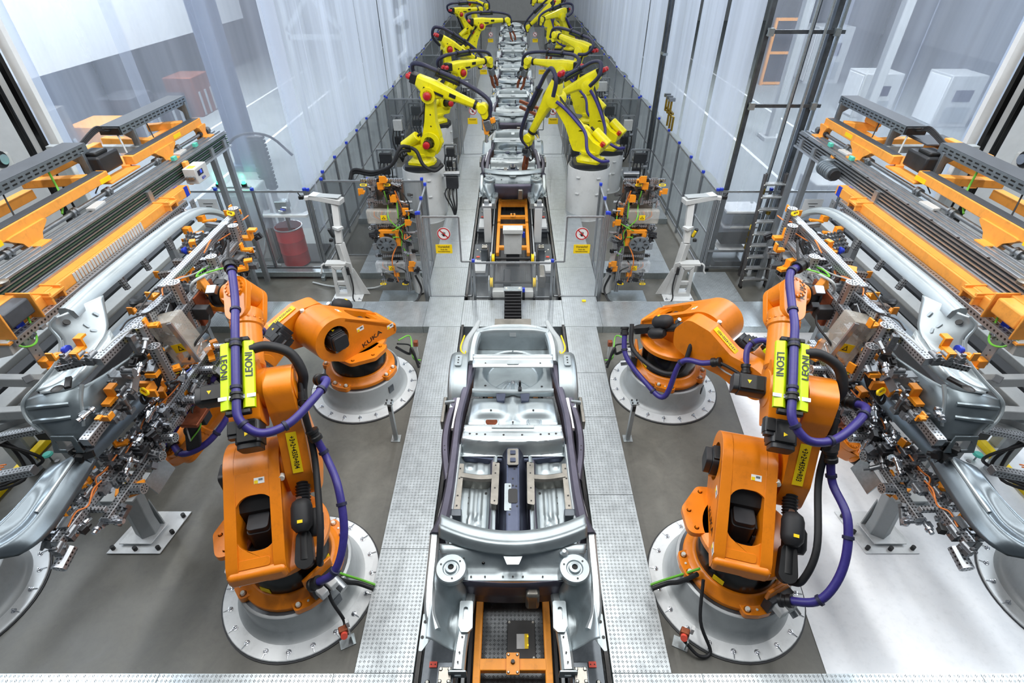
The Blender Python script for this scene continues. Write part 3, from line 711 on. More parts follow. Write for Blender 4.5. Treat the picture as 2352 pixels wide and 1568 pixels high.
def kuka(label, base, A1, A2, A3, aL, tool, number, hoses, motor_side=1, wrist_text=True):
    t = thing('handling_robot', label, 'robot', (base[0], base[1], .426), 0, 'orange handling robots')
    F = Rm(A1, 'Z'); f = F.to_3x3() @ Vector((1, 0, 0)); l = F.to_3x3() @ Vector((0, 1, 0)); Z = Vector((0, 0, 1))
    # ---- base
    b = MB().lathe([(.55, 0), (.55, .05), (.53, .07), (.49, .09), (.47, .13), (.45, .145), (.43, .145)], 48).build('base_ring', 'orange', t, bev=.004)
    for a in (-60, 20, 110, 200):
        lug = MB().prism(rpoly([(.40, -.17), (.60, -.15), (.62, 0), (.60, .15), (.40, .17)], .05), 0, .075).build('base_lug', 'orange', t, F @ Rm(a, 'Z'), bev=.012)
        for k in (-.1, .1): use('bolt', BOLT, lug, Tm(.55, k, .075) @ Matrix.Diagonal((1.5, 1.5, 1.5, 1)), mat='cap')
        use('bolt', BOLT, lug, Tm(.56, 0, .07) @ Matrix.Diagonal((.8, .8, .6, 1)))
    MB().lathe([(.43, .12), (.43, .54), (.415, .56)], 48).build('column_cover', 'black_gloss', t)
    for a in (-115, 150): MB().box((.433, 0, .2), (.006, .12, .07)).build('caution_label', 'sign_yellow', t, F @ Rm(a, 'Z'), smooth=0)
    # connector panel on the rear right of the base
    cb = MB().box((0, 0, .14), (.30, .10, .20)).build('connector_box', 'dark', t, F @ Rm(-140, 'Z') @ Tm(.56, 0, .06) @ Rm(90, 'Z'), bev=.01)
    for k in (-.08, .04): MB().box((k, -.10, .17), (.09, .12, .09)).build('plug', 'stand_grey', cb, bev=.01)
    MB().cyl((.1, -.05, .1), (.1, -.2, .06), .05, n=12).build('cable_gland', 'steel', cb)
    MB().box((.0, .03, .30), (.34, .04, .14)).build('bracket', 'orange', cb, bev=.01)
    # ---- carousel
    MB().lathe([(.42, .53), (.50, .54), (.50, .60), (.46, .63), (.1, .63)], 48).build('turntable', 'orange', t, F, bev=.004)
    sk = MB().prism(rpoly([(-.1, .30), (-.2, .60), (.12, .68), (.45, .52), (.5, .2), (.2, .1)], .10), .565, .63).build('turntable_skirt', 'orange', t, F, bev=.01)
    for q in ((-.1, .52), (.1, .6), (.38, .48)): use('bolt', BOLT_O, sk, Tm(q[0], q[1], .63), mat='orange')
    arc = [(.5 + .34 * math.cos(R(a)), 1.045 + .34 * math.sin(R(a))) for a in range(132, -70, -8)]
    side = [(-.50, .60), (-.53, .66), (-.52, .74), (-.46, .82)] + arc + [(.44, .60)]
    hole = circ(.5, 1.045, .20, 24, ry=.22)
    MB().prism(side, -.40, -.29, XZ, [hole]).build('frame_cheek', 'orange', t, F, bev=.035, seg=3)
    MB().prism(side, .03, .14, XZ).build('frame_cheek', 'orange', t, F, bev=.03, seg=3)
    arc_i = [(.5 + .28 * math.cos(R(a)), 1.045 + .28 * math.sin(R(a))) for a in range(-66, 133, 8)]
    MB().prism(arc + arc_i, -.30, .04, XZ).build('frame_shell', 'orange', t, F)
    MB().prism([(.06, .60), (.02, 1.0), (.24, 1.20), (.55, 1.1), (.40, .60)], -.29, .03, F @ XZ).build('frame_dark_filler', 'black', t)  # black block, with the sheet below, added so the window looks dark inside
    MB().prism(rrect(-.46, -.03, .06, .29, .03), .632, .638, F).build('frame_floor', 'black', t)
    # sloped rear cover with the motor window
    p0 = Vector((-.505, 0, .755)); p1 = Vector((arc[0][0], 0, arc[0][1])); ln = (p1 - p0).length
    S = F @ frame(p0, p1 - p0, (-1, 0, 1))
    rc = MB().prism([(-.02, -.14), (ln + .02, -.14), (ln + .02, .40), (-.02, .40)], -.05, .0, S, [rrect(ln * .20, -.07, ln * .76, .30, .15, 7)]).build('rear_cover', 'orange', t, bev=.014)
    MB().prism(rrect(ln * .04, 0, ln * .13, .32, .03), 0, .008, S).build('service_lid', 'orange', rc, bev=.003)
    MB().box((0, 0, 0), (.12, .54, .17)).build('rear_lip', 'orange', t, F @ Tm(-.49, .13, .69), bev=.045, seg=3)
    sticker(rc, S @ Tm(ln * .9, .06, .001) @ Rm(-90, 'Z')); sticker(rc, S @ Tm(-.0, -.05, -.03) @ Rm(-90, 'Z'))
    mo = motor(t, F @ Tm(-.06, .12, .63) @ Rm(-90, 'Y') @ Rm(90, 'X'), .32, .115, 'base_motor', plugs=False)
    MB().tube([(.05, .02, -.14), (.0, .1, -.2), (-.1, .12, -.22)], .03, 8).build('motor_cable', 'copper', mo)
    MB().prism(rpoly([(-.11, -.11), (.11, -.11), (.11, .11), (-.11, .11)], .04, 3), 0, .06, Tm(.02, 0, .115)).build('motor_cap', 'motor', mo, bev=.01); tri(mo, Tm(.07, 0, .178), .02); tri(mo, Tm(-.03, 0, .178), .02)
    motor(t, F @ Tm(.5, .16, 1.045) @ Rm(90, 'Z'), .36, .125, 'shoulder_motor')
    sticker(t, F @ Tm(.1, .4015, 1.02) @ Rm(180, 'Z') @ Rm(90, 'X'), 1.2); sticker(t, F @ Tm(-.42, .4015, .78) @ Rm(180, 'Z') @ Rm(90, 'X'), 1.2)
    text('lettering', 'KUKA', .11, 'black', t, F @ Tm(-.06, .4025, .74) @ Rm(180, 'Z') @ Rm(90, 'X') @ Rm(12, 'Z'), sx=1.3)
    # ---- link arm
    a = R(A2); d = f * math.cos(a) + Z * math.sin(a); nrm = -f * math.sin(a) + Z * math.cos(a)
    o2 = f * .5 + Z * 1.045; K = frame(o2, d, nrm)
    la = MB().prism(rpoly([(-.22, -.26), (.12, -.30), (.56, -.20), (.86, -.23), (1.13, -.20), (1.21, 0), (1.13, .23), (.85, .25), (.54, .20), (.14, .33), (-.20, .30), (-.31, .02)], .16, 6), .19, .45, K @ XZ).build('link_arm', 'orange', t, bev=.045, seg=3)
    MB().lathe([(.29, -.21), (.29, -.19), (.27, -.17), (.27, -.12)], 40, K @ YUP).build('shoulder_ring', 'orange', t)
    bolts(la, K @ Tm(0, -.165, 0) @ YUP, .235, 12)
    MB().cyl(K @ Vector((.12, -.15, .29)), K @ Vector((.12, -.15, .345)), .03, n=12).build('plug_cap', 'cap', la, world=False)
    MB().lathe([(.17, .452), (.17, .46), (.14, .462), (.14, .45)], 32, K @ Tm(1.0, 0, 0) @ YUP @ Matrix.Diagonal((1, 1, -1, 1))).build('pivot_cover', 'orange', la)
    MB().prism(rpoly([(.22, -.06), (.70, -.05), (.80, 0), (.70, .05), (.22, .06)], .04), .44, .447, K @ XZ).build('cast_recess', 'orange_matt', la)
    pl = MB().box((0, 0, 0), (.44, .10, .006)).build('number_plate', 'sign_yellow', la, K @ Tm(.36, -.32, .268) @ Rm(18, 'Y'), smooth=0)
    text('lettering', number, .07, 'black', la, K @ Tm(.36, -.32, .268) @ Rm(18, 'Y') @ Tm(0, 0, .0045) @ Rm(180, 'Z'), sx=.72)
    # counterbalance cylinder
    B0 = f * -.45 - l * .30 + Z * .70; T0 = K @ Vector((.0, -.32, .24)) if A2 > 45 else K @ Vector((-.05, -.32, .20))
    ax = (T0 - B0); al = ax.length; C = frame(B0, ax, nrm if A2 > 45 else Z)
    cy = MB().cyl((0, 0, 0), (al * .72, 0, 0), .062, n=16).build('counterbalance', 'black', t, C)
    MB().lathe([(.0001, 0), (.06, .01), (.1, .06), (.105, .1), (.105, .25), (.09, .30), (.05, .33), (.0001, .335)], 20, Tm(al * .30, 0, .10) @ Rm(90, 'Y')).build('accumulator', 'rubber', cy)
    MB().lathe([(.0001, 0), (.06, .01), (.085, .06), (.085, .22), (.05, .28), (.0001, .285)], 20, Tm(al * .25, -.10, -.04) @ Rm(90, 'Y')).build('accumulator', 'rubber', cy)
    MB().box((al * .42, 0, .206), (.03, .05, .006)).build('caution_label', 'sign_yellow', cy)
    bl = []
    for i in range(15): bl.append((.062 if i % 2 else .078, i * al * .019))
    MB().lathe(bl, 20, Tm(al * .70, 0, 0) @ Rm(90, 'Y')).build('bellows', 'rubber', cy)
    MB().cyl((al * .7, 0, 0), (al * 1.0, 0, 0), .045, n=12).build('piston_rod', 'black', cy)
    MB().cyl((al * .66, .02, .07), (al * .72, .02, .12), .03, n=10).build('pressure_gauge', 'chrome', cy)
    MB().prism(hull2((0, 0), .09, (.2, 0), .075), -.05, .05).build('lower_eye', 'black', cy, Rm(90, 'X') if False else None, bev=.01)
    # ---- arm
    e = R(A3); u = f * math.cos(e) + Z * math.sin(e); un = -f * math.sin(e) + Z * math.cos(e)
    o3 = o2 + d * 1.0; A = frame(o3, u, un) @ Matrix.Scale(.78, 4)
    MB().lathe([(.26, -.26), (.26, -.19), (.245, -.17), (.245, -.10)], 40, A @ YUP).build('elbow_ring', 'orange', t)
    ho = MB().lathe([(.20, -.14), (.255, -.12), (.27, -.06), (.27, .14), (.24, .19), (.12, .21)], 40, A @ YUP).build('arm_housing', 'orange', t)
    bolts(ho, A @ Tm(0, -.165, 0) @ YUP, .21, 12)
    MB().prism(rpoly([(-.46, -.19), (.2, -.24), (.34, -.20), (.34, .20), (.2, .24), (-.46, .17)], .06), -.18, .18, A @ XZ).build('arm_body', 'orange', t, bev=.05, seg=3)
    motor(t, A @ Tm(-.42, -.02, .02) @ Rm(180, 'Z'), .36, .15, 'arm_motor'); motor(t, A @ Tm(-.42, .14, .10) @ Rm(180, 'Z'), .22, .07, 'arm_motor', face=False); motor(t, A @ Tm(-.42, .03, -.17) @ Rm(180, 'Z'), .26, .075, 'arm_motor', plugs=False, face=False)
    motor(t, A @ Tm(.0, .19, -.0) @ Rm(90, 'Z'), .40, .125, 'elbow_motor')
    tb = MB().lathe([(.19, .28), (.215, .31), (.215, .36), (.20, .40), (.185, aL - .52), (.205, aL - .50), (.205, aL - .44), (.185, aL - .42)], 36, A @ Rm(90, 'Y')).build('arm_tube', 'orange', t)
    bolts(tb, A @ Tm(aL - .435, 0, 0) @ Rm(90, 'Y'), .19, 16)
    # wrist: fork, hub, tool changer; tool = direction of the flange in robot root coordinates
    w_ = o3 + u * (aL * .78); wd = Vector(tool).normalized(); ax5 = wd.cross(u).normalized()
    if ax5.dot(un) < 0: ax5.negate()
    W = frame(w_, u, ax5) @ Matrix.Scale(.82, 4)
    fk = MB().lathe([(.185, -.42), (.2, -.36), (.19, -.27), (.12, -.22)], 32, W @ Rm(90, 'Y')).build('wrist_neck', 'orange', t)
    for s in (-1, 1):
        MB().prism(hull2((-.30, 0), .15, (0, 0), .165), s * .165 - .045, s * .165 + .045, W).build('fork_prong', 'orange', t, bev=.03, seg=3)
        MB().lathe([(.135, .21 * s), (.135, .225 * s), (.1, .235 * s), (.0001, .235 * s)], 28, W).build('hub_cover', 'orange', t)
    bolts(fk, W @ Tm(0, 0, .222), .115, 14)
    H = frame(w_, wd, ax5) @ Matrix.Scale(.82, 4)
    hb = MB().prism(hull2((0, 0), .165, (.16, 0), .14), -.118, .118).build('wrist_hub', 'orange', t, H, bev=.04, seg=3)
    MB().lathe([(.14, .2), (.15, .22), (.15, .27), (.12, .28)], 32, H @ Rm(90, 'Y')).build('flange_ring', 'orange', t)
    ch = MB().lathe([(.10, .27), (.155, .285), (.155, .34), (.13, .345), (.13, .40), (.15, .405), (.15, .44), (.05, .45)], 28, H @ Rm(90, 'Y')).build('tool_changer', 'black', t)
    MB().box((.36, .0, .17), (.14, .12, .08)).build('changer_plug', 'steel', ch, H, bev=.008); MB().box((.36, -.16, .02), (.12, .08, .14)).build('changer_plug', 'dark', ch, H, bev=.008)
    if wrist_text: text('lettering', 'KUKA', .095, 'black', t, W @ Tm(-.01, -.075, .238), sx=1.15)
    # ---- hose dress pack
    dp = MB().box((.07, 0, .335), (.92, .26, .05)).build('dress_pack_rail', 'dark', t, A, bev=.01)
    for s in (-1, 1):
        MB().prism(rpoly([(-.06, 0), (.08, 0), (.075, .06), (-.02, .085), (-.06, .05)], .01, 2) if s > 0 else rpoly([(.06, 0), (-.08, 0), (-.075, .06), (.02, .085), (.06, .05)], .01, 2), -.36, .50, Tm(0, s * .115, .345) @ Matrix(((0, 0, 1, 0), (1, 0, 0, 0), (0, 1, 0, 0), (0, 0, 0, 1)))).build('lime_cover', 'lime', dp, bev=.004)
        text('lettering', 'LEONI', .115, 'navy', dp, Tm(.18, s * .146, .426) @ Rm(-s * 12, 'X') @ Rm(180 if (s > 0) else 0, 'Z'))
    for xx in (-.40, .54): MB().box((xx, 0, .37), (.06, .28, .09)).build('end_cap', 'black', dp, bev=.015)
    for xx in (.47, -.22):
        MB().lathe([(.05, -.05), (.075, -.045), (.075, -.02), (.06, -.015), (.06, .015), (.075, .02), (.075, .045), (.05, .05)], 18, Tm(xx, 0, .44) @ Rm(90, 'Y')).build('hose_clamp', 'black', dp)
    MB().box((-.22, 0, .42), (.05, .42, .012)).build('clamp_bracket', 'alu', dp, bev=.003)
    Ai = A
    def pt(code, p):
        if code == 'a': return A @ Vector(p)
        if code == 'k': return K @ Vector(p)
        if code == 'f': return F @ Vector(p)
        return Vector(p) - Vector((base[0], base[1], .426))
    for mat, rad, pts in hoses:
        pp = [pt(c, p) for c, p in pts]
        h = MB().tube(pp, rad, 12, 8).build('dress_hose', mat, t, smooth=60)
        if mat == 'purple':
            sp = spline(pp, 8)
            for e0, e1 in ((sp[0], sp[2]), (sp[-1], sp[-3])):
                MB().lathe([(.045, -.05), (.065, -.05), (.065, -.02), (.055, -.01), (.055, .02), (.065, .03), (.065, .07), (.045, .07)], 16, frame(e0, e1 - e0) @ Rm(90, 'Y')).build('hose_coupling', 'black', h)
            for i in range(6, len(sp) - 4, 13):
                dd = sp[i + 1] - sp[i - 1]
                MB().lathe([(rad, -.018), (rad + .012, -.014), (rad + .012, .014), (rad, .018)], 14, frame(sp[i], dd) @ Rm(90, 'Y')).build('hose_ring', 'navy', h)
    return t, A, K, F, W, H
def std_hoses(aL, side):
    """dress hose over the arm, loop at the rear, run down the link arm to the base; side -1 = robot's right"""
    return [('purple', .040, [('a', (aL + .30, .10 * side, .30)), ('a', (aL + .1, .05, .36)), ('a', (aL - .3, .02, .36)), ('a', (.75, 0, .44)), ('a', (.47, 0, .445)), ('a', (.1, 0, .45)), ('a', (-.22, 0, .445)), ('a', (-.50, -.02, .42)), ('a', (-.68, -.22, .34)), ('a', (-.60, -.52, .26)), ('a', (-.32, -.80, .18)), ('a', (-.06, -.96, .05)), ('a', (.04, -.86, -.12))]),
            ('rubber', .05, [('a', (.40, -.14, .36)), ('a', (.42, -.34, .34)), ('a', (.32, -.58, .25)), ('a', (.1, -.68, .08)), ('a', (-.05, -.62, -.12)), ('k', (.85, -.5, .16))]),
            ('rubber', .034, [('k', (.95, -.50, .1)), ('k', (.75, -.50, .2)), ('k', (.5, -.50, .22)), ('k', (.2, -.5, .34)), ('f', (-.3, -.5, 1.0)), ('f', (-.48, -.44, .7)), ('f', (-.4, -.4, .5))]),
            ('rubber', .022, [('k', (1.0, -.49, .0)), ('k', (.75, -.49, .12)), ('k', (.5, -.49, .16))])]
low4 = [('purple', .040, [('k', (.52, -.54, .24)), ('k', (.25, -.62, .32)), ('f', (-.1, -.72, 1.25)), ('f', (-.42, -.72, .95)), ('f', (-.62, -.58, .66)), ('f', (-.58, -.34, .45))])]
R4 = kuka('orange robot in the front left holding the upper left gripper', (-2.46, 3.18), 104, 80, 30, 1.4, (-1, .15, -.15), '+3+2+4350+R04', std_hoses(1.4, 1) + low4, wrist_text=False)
R3 = kuka('orange robot in the front right holding the upper right gripper', (2.48, 3.18), 75, 80, 30, 1.4, (1, .15, -.15), '+3+2+4350+R03', std_hoses(1.4, -1) + low4)
R2 = kuka('orange robot in the back left reaching for the lower left gripper', (-2.5, 6.6), -130, 0, -28, 1.8, (-.6, -.3, -.3), '+3+2+4350+R02', [('purple', .040, [('a', (1.9, .1, .34)), ('a', (1.3, 0, .40)), ('a', (.75, 0, .44)), ('a', (.47, 0, .445)), ('a', (-.22, 0, .445)), ('a', (-.5, .1, .42)), ('a', (-.4, .3, .6)), ('a', (-.2, .2, .75)), ('a', (-.4, .0, .6))]),
    ('purple', .04, [('a', (1.7, .1, .34)), ('a', (1.75, .35, .2)), ('a', (1.4, .5, .1)), ('a', (.9, .45, .1)), ('a', (.6, .3, .2))])], wrist_text=False)
R1 = kuka('orange robot in the back right reaching for the lower right gripper', (2.52, 6.58), -46, -12, -26, 1.65, (.6, -.3, -.3), '+3+2+4350+R01', [('purple', .04, [('f', (-.55, -.55, .75)), ('f', (-.35, -.72, .45)), ('f', (.1, -.78, .22)), ('f', (.45, -.80, .18)), ('k', (.05, -.62, -.28)), ('k', (.3, -.56, -.10)), ('k', (.45, -.53, .04))]),
    ('rubber', .034, [('f', (-.5, -.45, .85)), ('f', (-.3, -.62, .55)), ('f', (.2, -.66, .45)), ('f', (.5, -.6, .6)), ('k', (.0, -.42, -.05))]),
    ('rubber', .022, [('k', (.42, -.53, .04)), ('k', (.6, -.50, .06)), ('k', (.8, -.50, .08)), ('k', (.95, -.48, .05))]), ('cable_grey', .012, [('k', (.42, -.51, .0)), ('k', (.6, -.50, -.04)), ('k', (.85, -.48, .0))]),
    ('purple', .04, [('a', (1.7, .12, .34)), ('a', (1.2, .0, .40)), ('a', (.75, 0, .44)), ('a', (.47, 0, .445)), ('a', (-.22, 0, .445)), ('a', (-.5, -.1, .42)), ('a', (-.55, -.35, .3)), ('a', (-.3, -.6, .15))])], wrist_text=False)
# sensor stands, ground brackets and cables beside the pedestals
def sensor_post(x, y, label):
    t = thing('sensor_post', label, 'post', (x, y, 0))
    MB().box((0, 0, .006), (.14, .14, .012)).build('foot_plate', 'galv', t, bev=.003)
    MB().box((0, 0, .38), (.06, .06, .74)).build('post', 'post_grey', t, bev=.006)
    h = MB().box((0, 0, .76), (.12, .10, .02)).build('head_plate', 'galv', t, bev=.004)
    for a in (-.035, .035):
        for b in (-.03, .03): MB().cyl((a, b, .77), (a, b, .785), .013, n=8).build('hole_plug', 'black', h)
    MB().box((0, -.035, .66), (.04, .02, .08)).build('reader', 'black', t)
sensor_post(-1.77, 5.42, 'short grey sensor post between left walkway and back left robot'); sensor_post(1.74, 5.42, 'short grey sensor post between right walkway and back right robot')
def ground_sensor(x, y, s, label):
    t = thing('sensor_bracket', label, 'sensor', (x, y, 0), 25 * s)
    MB().box((0, 0, .006), (.16, .12, .012)).build('foot_plate', 'galv', t); MB().box((.05, 0, .09), (.012, .10, .17)).build('bracket', 'galv', t)
    MB().box((0, .02, .22), (.09, .07, .10)).build('sensor', 'copper', t, bev=.01); MB().cyl((0, -.01, .22), (0, -.06, .25), .035, n=12).build('lens', 'signal_red', t)
    MB().box((.06, .04, .30), (.03, .05, .1)).build('arm', 'stand_grey', t)
ground_sensor(-1.78, 2.52, 1, 'small red-eyed sensor bracket beside the front left pedestal'); ground_sensor(1.80, 2.50, -1, 'small red-eyed sensor bracket beside the front right pedestal')
def cable(label, pts, r, mat, k=6):
    return tag(MB().tube(pts, r, 8, k).build('cable', mat, None, smooth=60), label, 'cable')
cable('black cable drooping from the front left robot base to the sensor bracket', [(-1.98, 2.86, .62), (-1.92, 2.74, .45), (-1.82, 2.66, .2), (-1.80, 2.58, .16)], .018, 'rubber')
cable('black cable looping from the front right robot base to the floor sensor', [(2.02, 2.88, .62), (1.98, 2.6, .3), (2.08, 2.4, .06), (1.95, 2.36, .05), (1.80, 2.48, .14)], .018, 'rubber')
for s, sd in ((-1, 'left'), (1, 'right')):
    cable('black power cable from the front %s robot to the walkway' % sd, [(s * 1.98, 2.95, .6), (s * 1.85, 3.0, .35), (s * 1.75, 3.05, .22), (s * 1.58, 3.02, .16)], .026, 'rubber')
    cable('green and yellow earth cable from the front %s robot to the walkway' % sd, [(s * 2.0, 2.98, .66), (s * 1.86, 3.05, .4), (s * 1.72, 3.08, .24), (s * 1.57, 3.06, .17)], .014, 'cable_green')
    for i in range(3):
        cable('%s loose cable beside the back %s pedestal' % (['thick black', 'thin black', 'green'][i], sd), [(s * 1.95, 6.9 + i * .1, .6), (s * 1.8, 7.1 + i * .12, .3 + .1 * i), (s * 1.72, 7.0, .5 - .1 * i), (s * 1.62, 6.9 + .1 * i, .16)], [.024, .014, .012][i], ['rubber', 'rubber', 'cable_green'][i])
    t = thing('hydrant_sensor', 'small upright copper-headed sensor beside the back %s pedestal' % sd, 'sensor', (s * 1.72, 7.35, 0))
    MB().box((0, 0, .15), (.04, .04, .3)).build('stem', 'stand_grey', t); MB().box((0, 0, .34), (.08, .08, .1)).build('head', 'copper', t, bev=.01)
# ================================================================== CAR BODIES ON SKIDS
HOLE = MB().lathe([(.0001, .0015), (.016, .0015), (.016, 0)], 12).mesh('drain_hole')
SHEETBOLT = MB().lathe([(.0001, .012), (.009, .012), (.011, 0), (.017, 0)], 8).mesh('weld_stud')
def lerp(a, b, t): return a + (b - a) * t
def interp(tab, y):
    if y <= tab[0][0]: return tab[0][1]
    for (a, va), (b, vb) in zip(tab, tab[1:]):
        if y <= b: return lerp(va, vb, (y - a) / (b - a))
    return tab[-1][1]
def smoothstep(a, b, x):
    t = max(0, min(1, (x - a) / (b - a))); return t * t * (3 - 2 * t)
def ridge(x, c, w, e=.5):
    """flat topped bead: 1 inside c±w, soft flanks"""
    return 1 - smoothstep(w * (1 - e), w, abs(x - c))
def hfield(name, mat, parent, xa, xb, y0, y1, zf, nx=24, ny=24, solid=.006, bev=0):
    rows = []
    for j in range(ny + 1):
        y = lerp(y0, y1, j / ny); a = xa(y) if callable(xa) else xa; b = xb(y) if callable(xb) else xb
        rows.append([(lerp(a, b, i / nx), y, zf(lerp(a, b, i / nx), y)) for i in range(nx + 1)])
    return MB().grid(rows).build(name, mat, parent, world=True, smooth=50, solid=solid)
def strip(name, mat, parent, pts, wd, ht, sub=5, smooth=40):
    """pressed rail along a path: width across X, height in Z"""
    p = spline(pts, sub); secs = []
    for i, q in enumerate(p):
        d = (p[min(i + 1, len(p) - 1)] - p[max(i - 1, 0)]); d.z = 0; d.normalize(); n = Vector((-d.y, d.x, 0))
        t = i / (len(p) - 1); w_ = interp(wd, t) if isinstance(wd, list) else wd; h_ = interp(ht, t) if isinstance(ht, list) else ht
        c = .22 * w_
        secs.append([q + n * (-w_ / 2) + Vector((0, 0, -h_)), q + n * (-w_ / 2) + Vector((0, 0, -c)), q + n * (-w_ / 2 + c), q + n * (w_ / 2 - c), q + n * (w_ / 2) + Vector((0, 0, -c)), q + n * (w_ / 2) + Vector((0, 0, -h_))])
    return MB().loft(secs).build(name, mat, parent, world=True, smooth=smooth)
def holes(parent, pts, s=1.0, mesh=HOLE, mat='black'):
    for q in pts: use('weld_stud' if mesh is SHEETBOLT else 'drain_hole', mesh, parent, Tm(*q) @ Matrix.Diagonal((s, s, 1, 1)), True, mat)
def car_body(label):
    t = thing('car_body', label, 'car body', (0, 2, 0))
    # ---- front floor pans with beads
    for s in (-1, 1):
        def zf(x, y, s=s):
            ax = abs(x); z = .60 + .10 * smoothstep(.33, .22, ax) + .10 * smoothstep(.60, .70, ax)
            z += .018 * ridge(ax, .50, .035) * ridge(y, 3.72, .36, .15) + .016 * ridge(ax, .40, .03) * ridge(y, 3.75, .3, .2) + .016 * ridge(ax, .42, .06) * ridge(y, 4.45, .17, .25)
            z += .013 * ridge(ax, .56, .05) * (ridge(y, 4.38, .03) + ridge(y, 4.5, .03)) + .01 * math.sin(ax * 60 + y * 30) * ridge(ax, .45, .1) * ridge(y, 3.6, .12)
            return z
        p = hfield('floor_pan', 'sheet', t, s * .2, s * .72, 3.15, 4.08, zf, 34, 40); q = hfield('floor_pan', 'sheet', t, s * .2, s * .72, 4.08, 4.80, zf, 34, 34)
        holes(p, [(s * .53, 3.92, .604), (s * .53, 3.84, .604), (s * .6, 3.45, .604), (s * .33, 3.98, .61)], 1.0); holes(q, [(s * .33, 4.62, .606), (s * .62, 4.5, .61)], 1.7)
        # seat cross member and its feet
        strip('seat_crossmember', 'sheet_brown', t, [(s * .24, 4.10, .78), (s * .42, 4.10, .77), (s * .64, 4.13, .78)], .11, .17)
        cf = MB().prism(rpoly([(-.048, -.34), (.04, -.36), (.05, .26), (-.04, .28)], .02), .0, .11, Tm(s * .215, 4.03, .70)).build('tunnel_bracket', 'sheet_brown', t, world=True, bev=.02)
        holes(cf, [(s * .215, 4.03 + k, .812) for k in (-.3, -.12, .1, .22)], .6)
        of = MB().prism(rpoly([(-.042, -.40), (.042, -.40), (.042, .28), (-.042, .28)], .02), .0, .11, Tm(s * .655, 4.03, .66)).build('sill_bracket', 'sheet_brown', t, world=True, bev=.02)
        holes(of, [(s * .655, 4.03 + k, .772) for k in (-.34, -.2, .05, .2)], .7)
        MB().box((s * .655, 3.58, .72), (.13, .10, .16)).build('bracket_foot', 'galv_dark', t, world=True, bev=.012)
        # sills, side flanges
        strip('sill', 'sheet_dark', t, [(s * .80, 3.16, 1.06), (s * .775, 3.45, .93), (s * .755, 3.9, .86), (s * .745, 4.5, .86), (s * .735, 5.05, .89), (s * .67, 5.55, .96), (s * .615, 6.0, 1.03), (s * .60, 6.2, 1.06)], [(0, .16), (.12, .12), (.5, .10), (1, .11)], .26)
        sp_ = strip('side_flange', 'sheet_dark', t, [(s * .80, 4.1, .74), (s * .875, 4.5, .75), (s * .90, 4.85, .76), (s * .865, 5.2, .80), (s * .76, 5.6, .90), (s * .68, 5.75, .95)], .10, .10)
        holes(sp_, [(s * .885, 4.55, .752), (s * .895, 4.62, .752)], .6)
        strip('inner_sill', 'sheet_bright', t, [(s * .715, 3.45, .80), (s * .70, 4.0, .79), (s * .69, 4.6, .80)], .05, .12)
        for a, b in ((4.85, 5.35),): strip('side_bracket', 'white', t, [(s * .80, a, .84), (s * .76, b, .92)], .05, .05)
        strip('sill_edge', 'white', t, [(s * .835, 3.5, .83), (s * .80, 3.9, .80), (s * .80, 4.15, .79)], .03, .05)
        # rear wheel housing
        def wh(x, y):
            k = max(0, 1 - ((y - 5.93) / .60) ** 2) ** .5; return .58 + .50 * k - .05 * smoothstep(.86, .97, abs(x))
        w_ = hfield('wheel_housing', 'sheet', t, s * .66, s * .93, 5.34, 6.52, wh, 12, 34)
        rows = []
        for j in range(35):
            y = lerp(5.34, 6.52, j / 34); zt = wh(.93, y)
            rows.append([(s * lerp(.93, .965, k), y, lerp(zt, .50, k ** .7)) for k in (0, .15, .5, 1)])
        MB().grid(rows).build('wheel_housing_side', 'sheet', t, world=True, smooth=60, solid=.006)
        MB().prism(rrect(-.05, -.12, .05, .12, .03), 0, .05, Tm(s * .80, 5.95, 1.06)).build('damper_mount', 'sheet', t, world=True, bev=.015)
        holes(w_, [(s * .80, 5.95 + k, 1.112) for k in (-.06, 0, .06)], .8)
        hfield('quarter_sheet', 'sheet', t, s * .82, s * .95, 5.0, 5.36, lambda x, y: .62 + .2 * smoothstep(5.05, 5.3, y) * (abs(x) < .9), 6, 8)
        strip('quarter_ledge', 'sheet_bright', t, [(s * .82, 5.36, .86), (s * .96, 5.36, .84)], .04, .05)
        # rear corner: bright pillar strip, ragged bracket with yellow sealant
        strip('rear_pillar', 'sheet_bright', t, [(s * .60, 5.95, 1.10), (s * .60, 6.25, 1.14), (s * .57, 6.5, 1.16), (s * .52, 6.72, 1.12)], .11, .14)
        strip('tail_bracket', 'post_grey', t, [(s * .74, 6.2, 1.0), (s * .72, 6.5, 1.04), (s * .62, 6.78, 1.06), (s * .55, 6.98, 1.10)], [(0, .14), (.5, .12), (1, .07)], .03)
        MB().tube([(s * .79, 6.26, 1.03), (s * .80, 6.36, 1.05), (s * .76, 6.6, 1.07)], .012, 6).build('sealant_bead', 'sign_yellow', t, world=True)
        MB().tube([(s * .79, 6.26, 1.03), (s * .73, 6.2, 1.02), (s * .72, 6.26, 1.03)], .010, 6).build('sealant_bead', 'sign_yellow', t, world=True)
        # clamp block and lifting fork outside
        MB().box((s * .985, 5.35, .62), (.05, .50, .16)).build('skid_clamp', 'sheet_brown', t, world=True, bev=.01)
        # ---- front end
        strip('fender_rail', 'sheet_bright', t, [(s * .83, 3.17, 1.02), (s * .825, 2.95, .99), (s * .82, 2.65, .95), (s * .80, 2.42, .90), (s * .73, 2.27, .86)], .10, .13)
        fp = MB().prism(rpoly([(.87, 2.44), (.87, 2.10), (.84, 2.10), (.72, 2.28), (.78, 2.42)], .015), .80, .81).build('fender_plate', 'sheet', t, Tm(0, 0, 0) @ Matrix.Diagonal((s, 1, 1, 1)), world=True)
        holes(fp, [(s * .84, 2.36, .812), (s * .85, 2.22, .812), (s * .80, 2.3, .812)], 1.0)
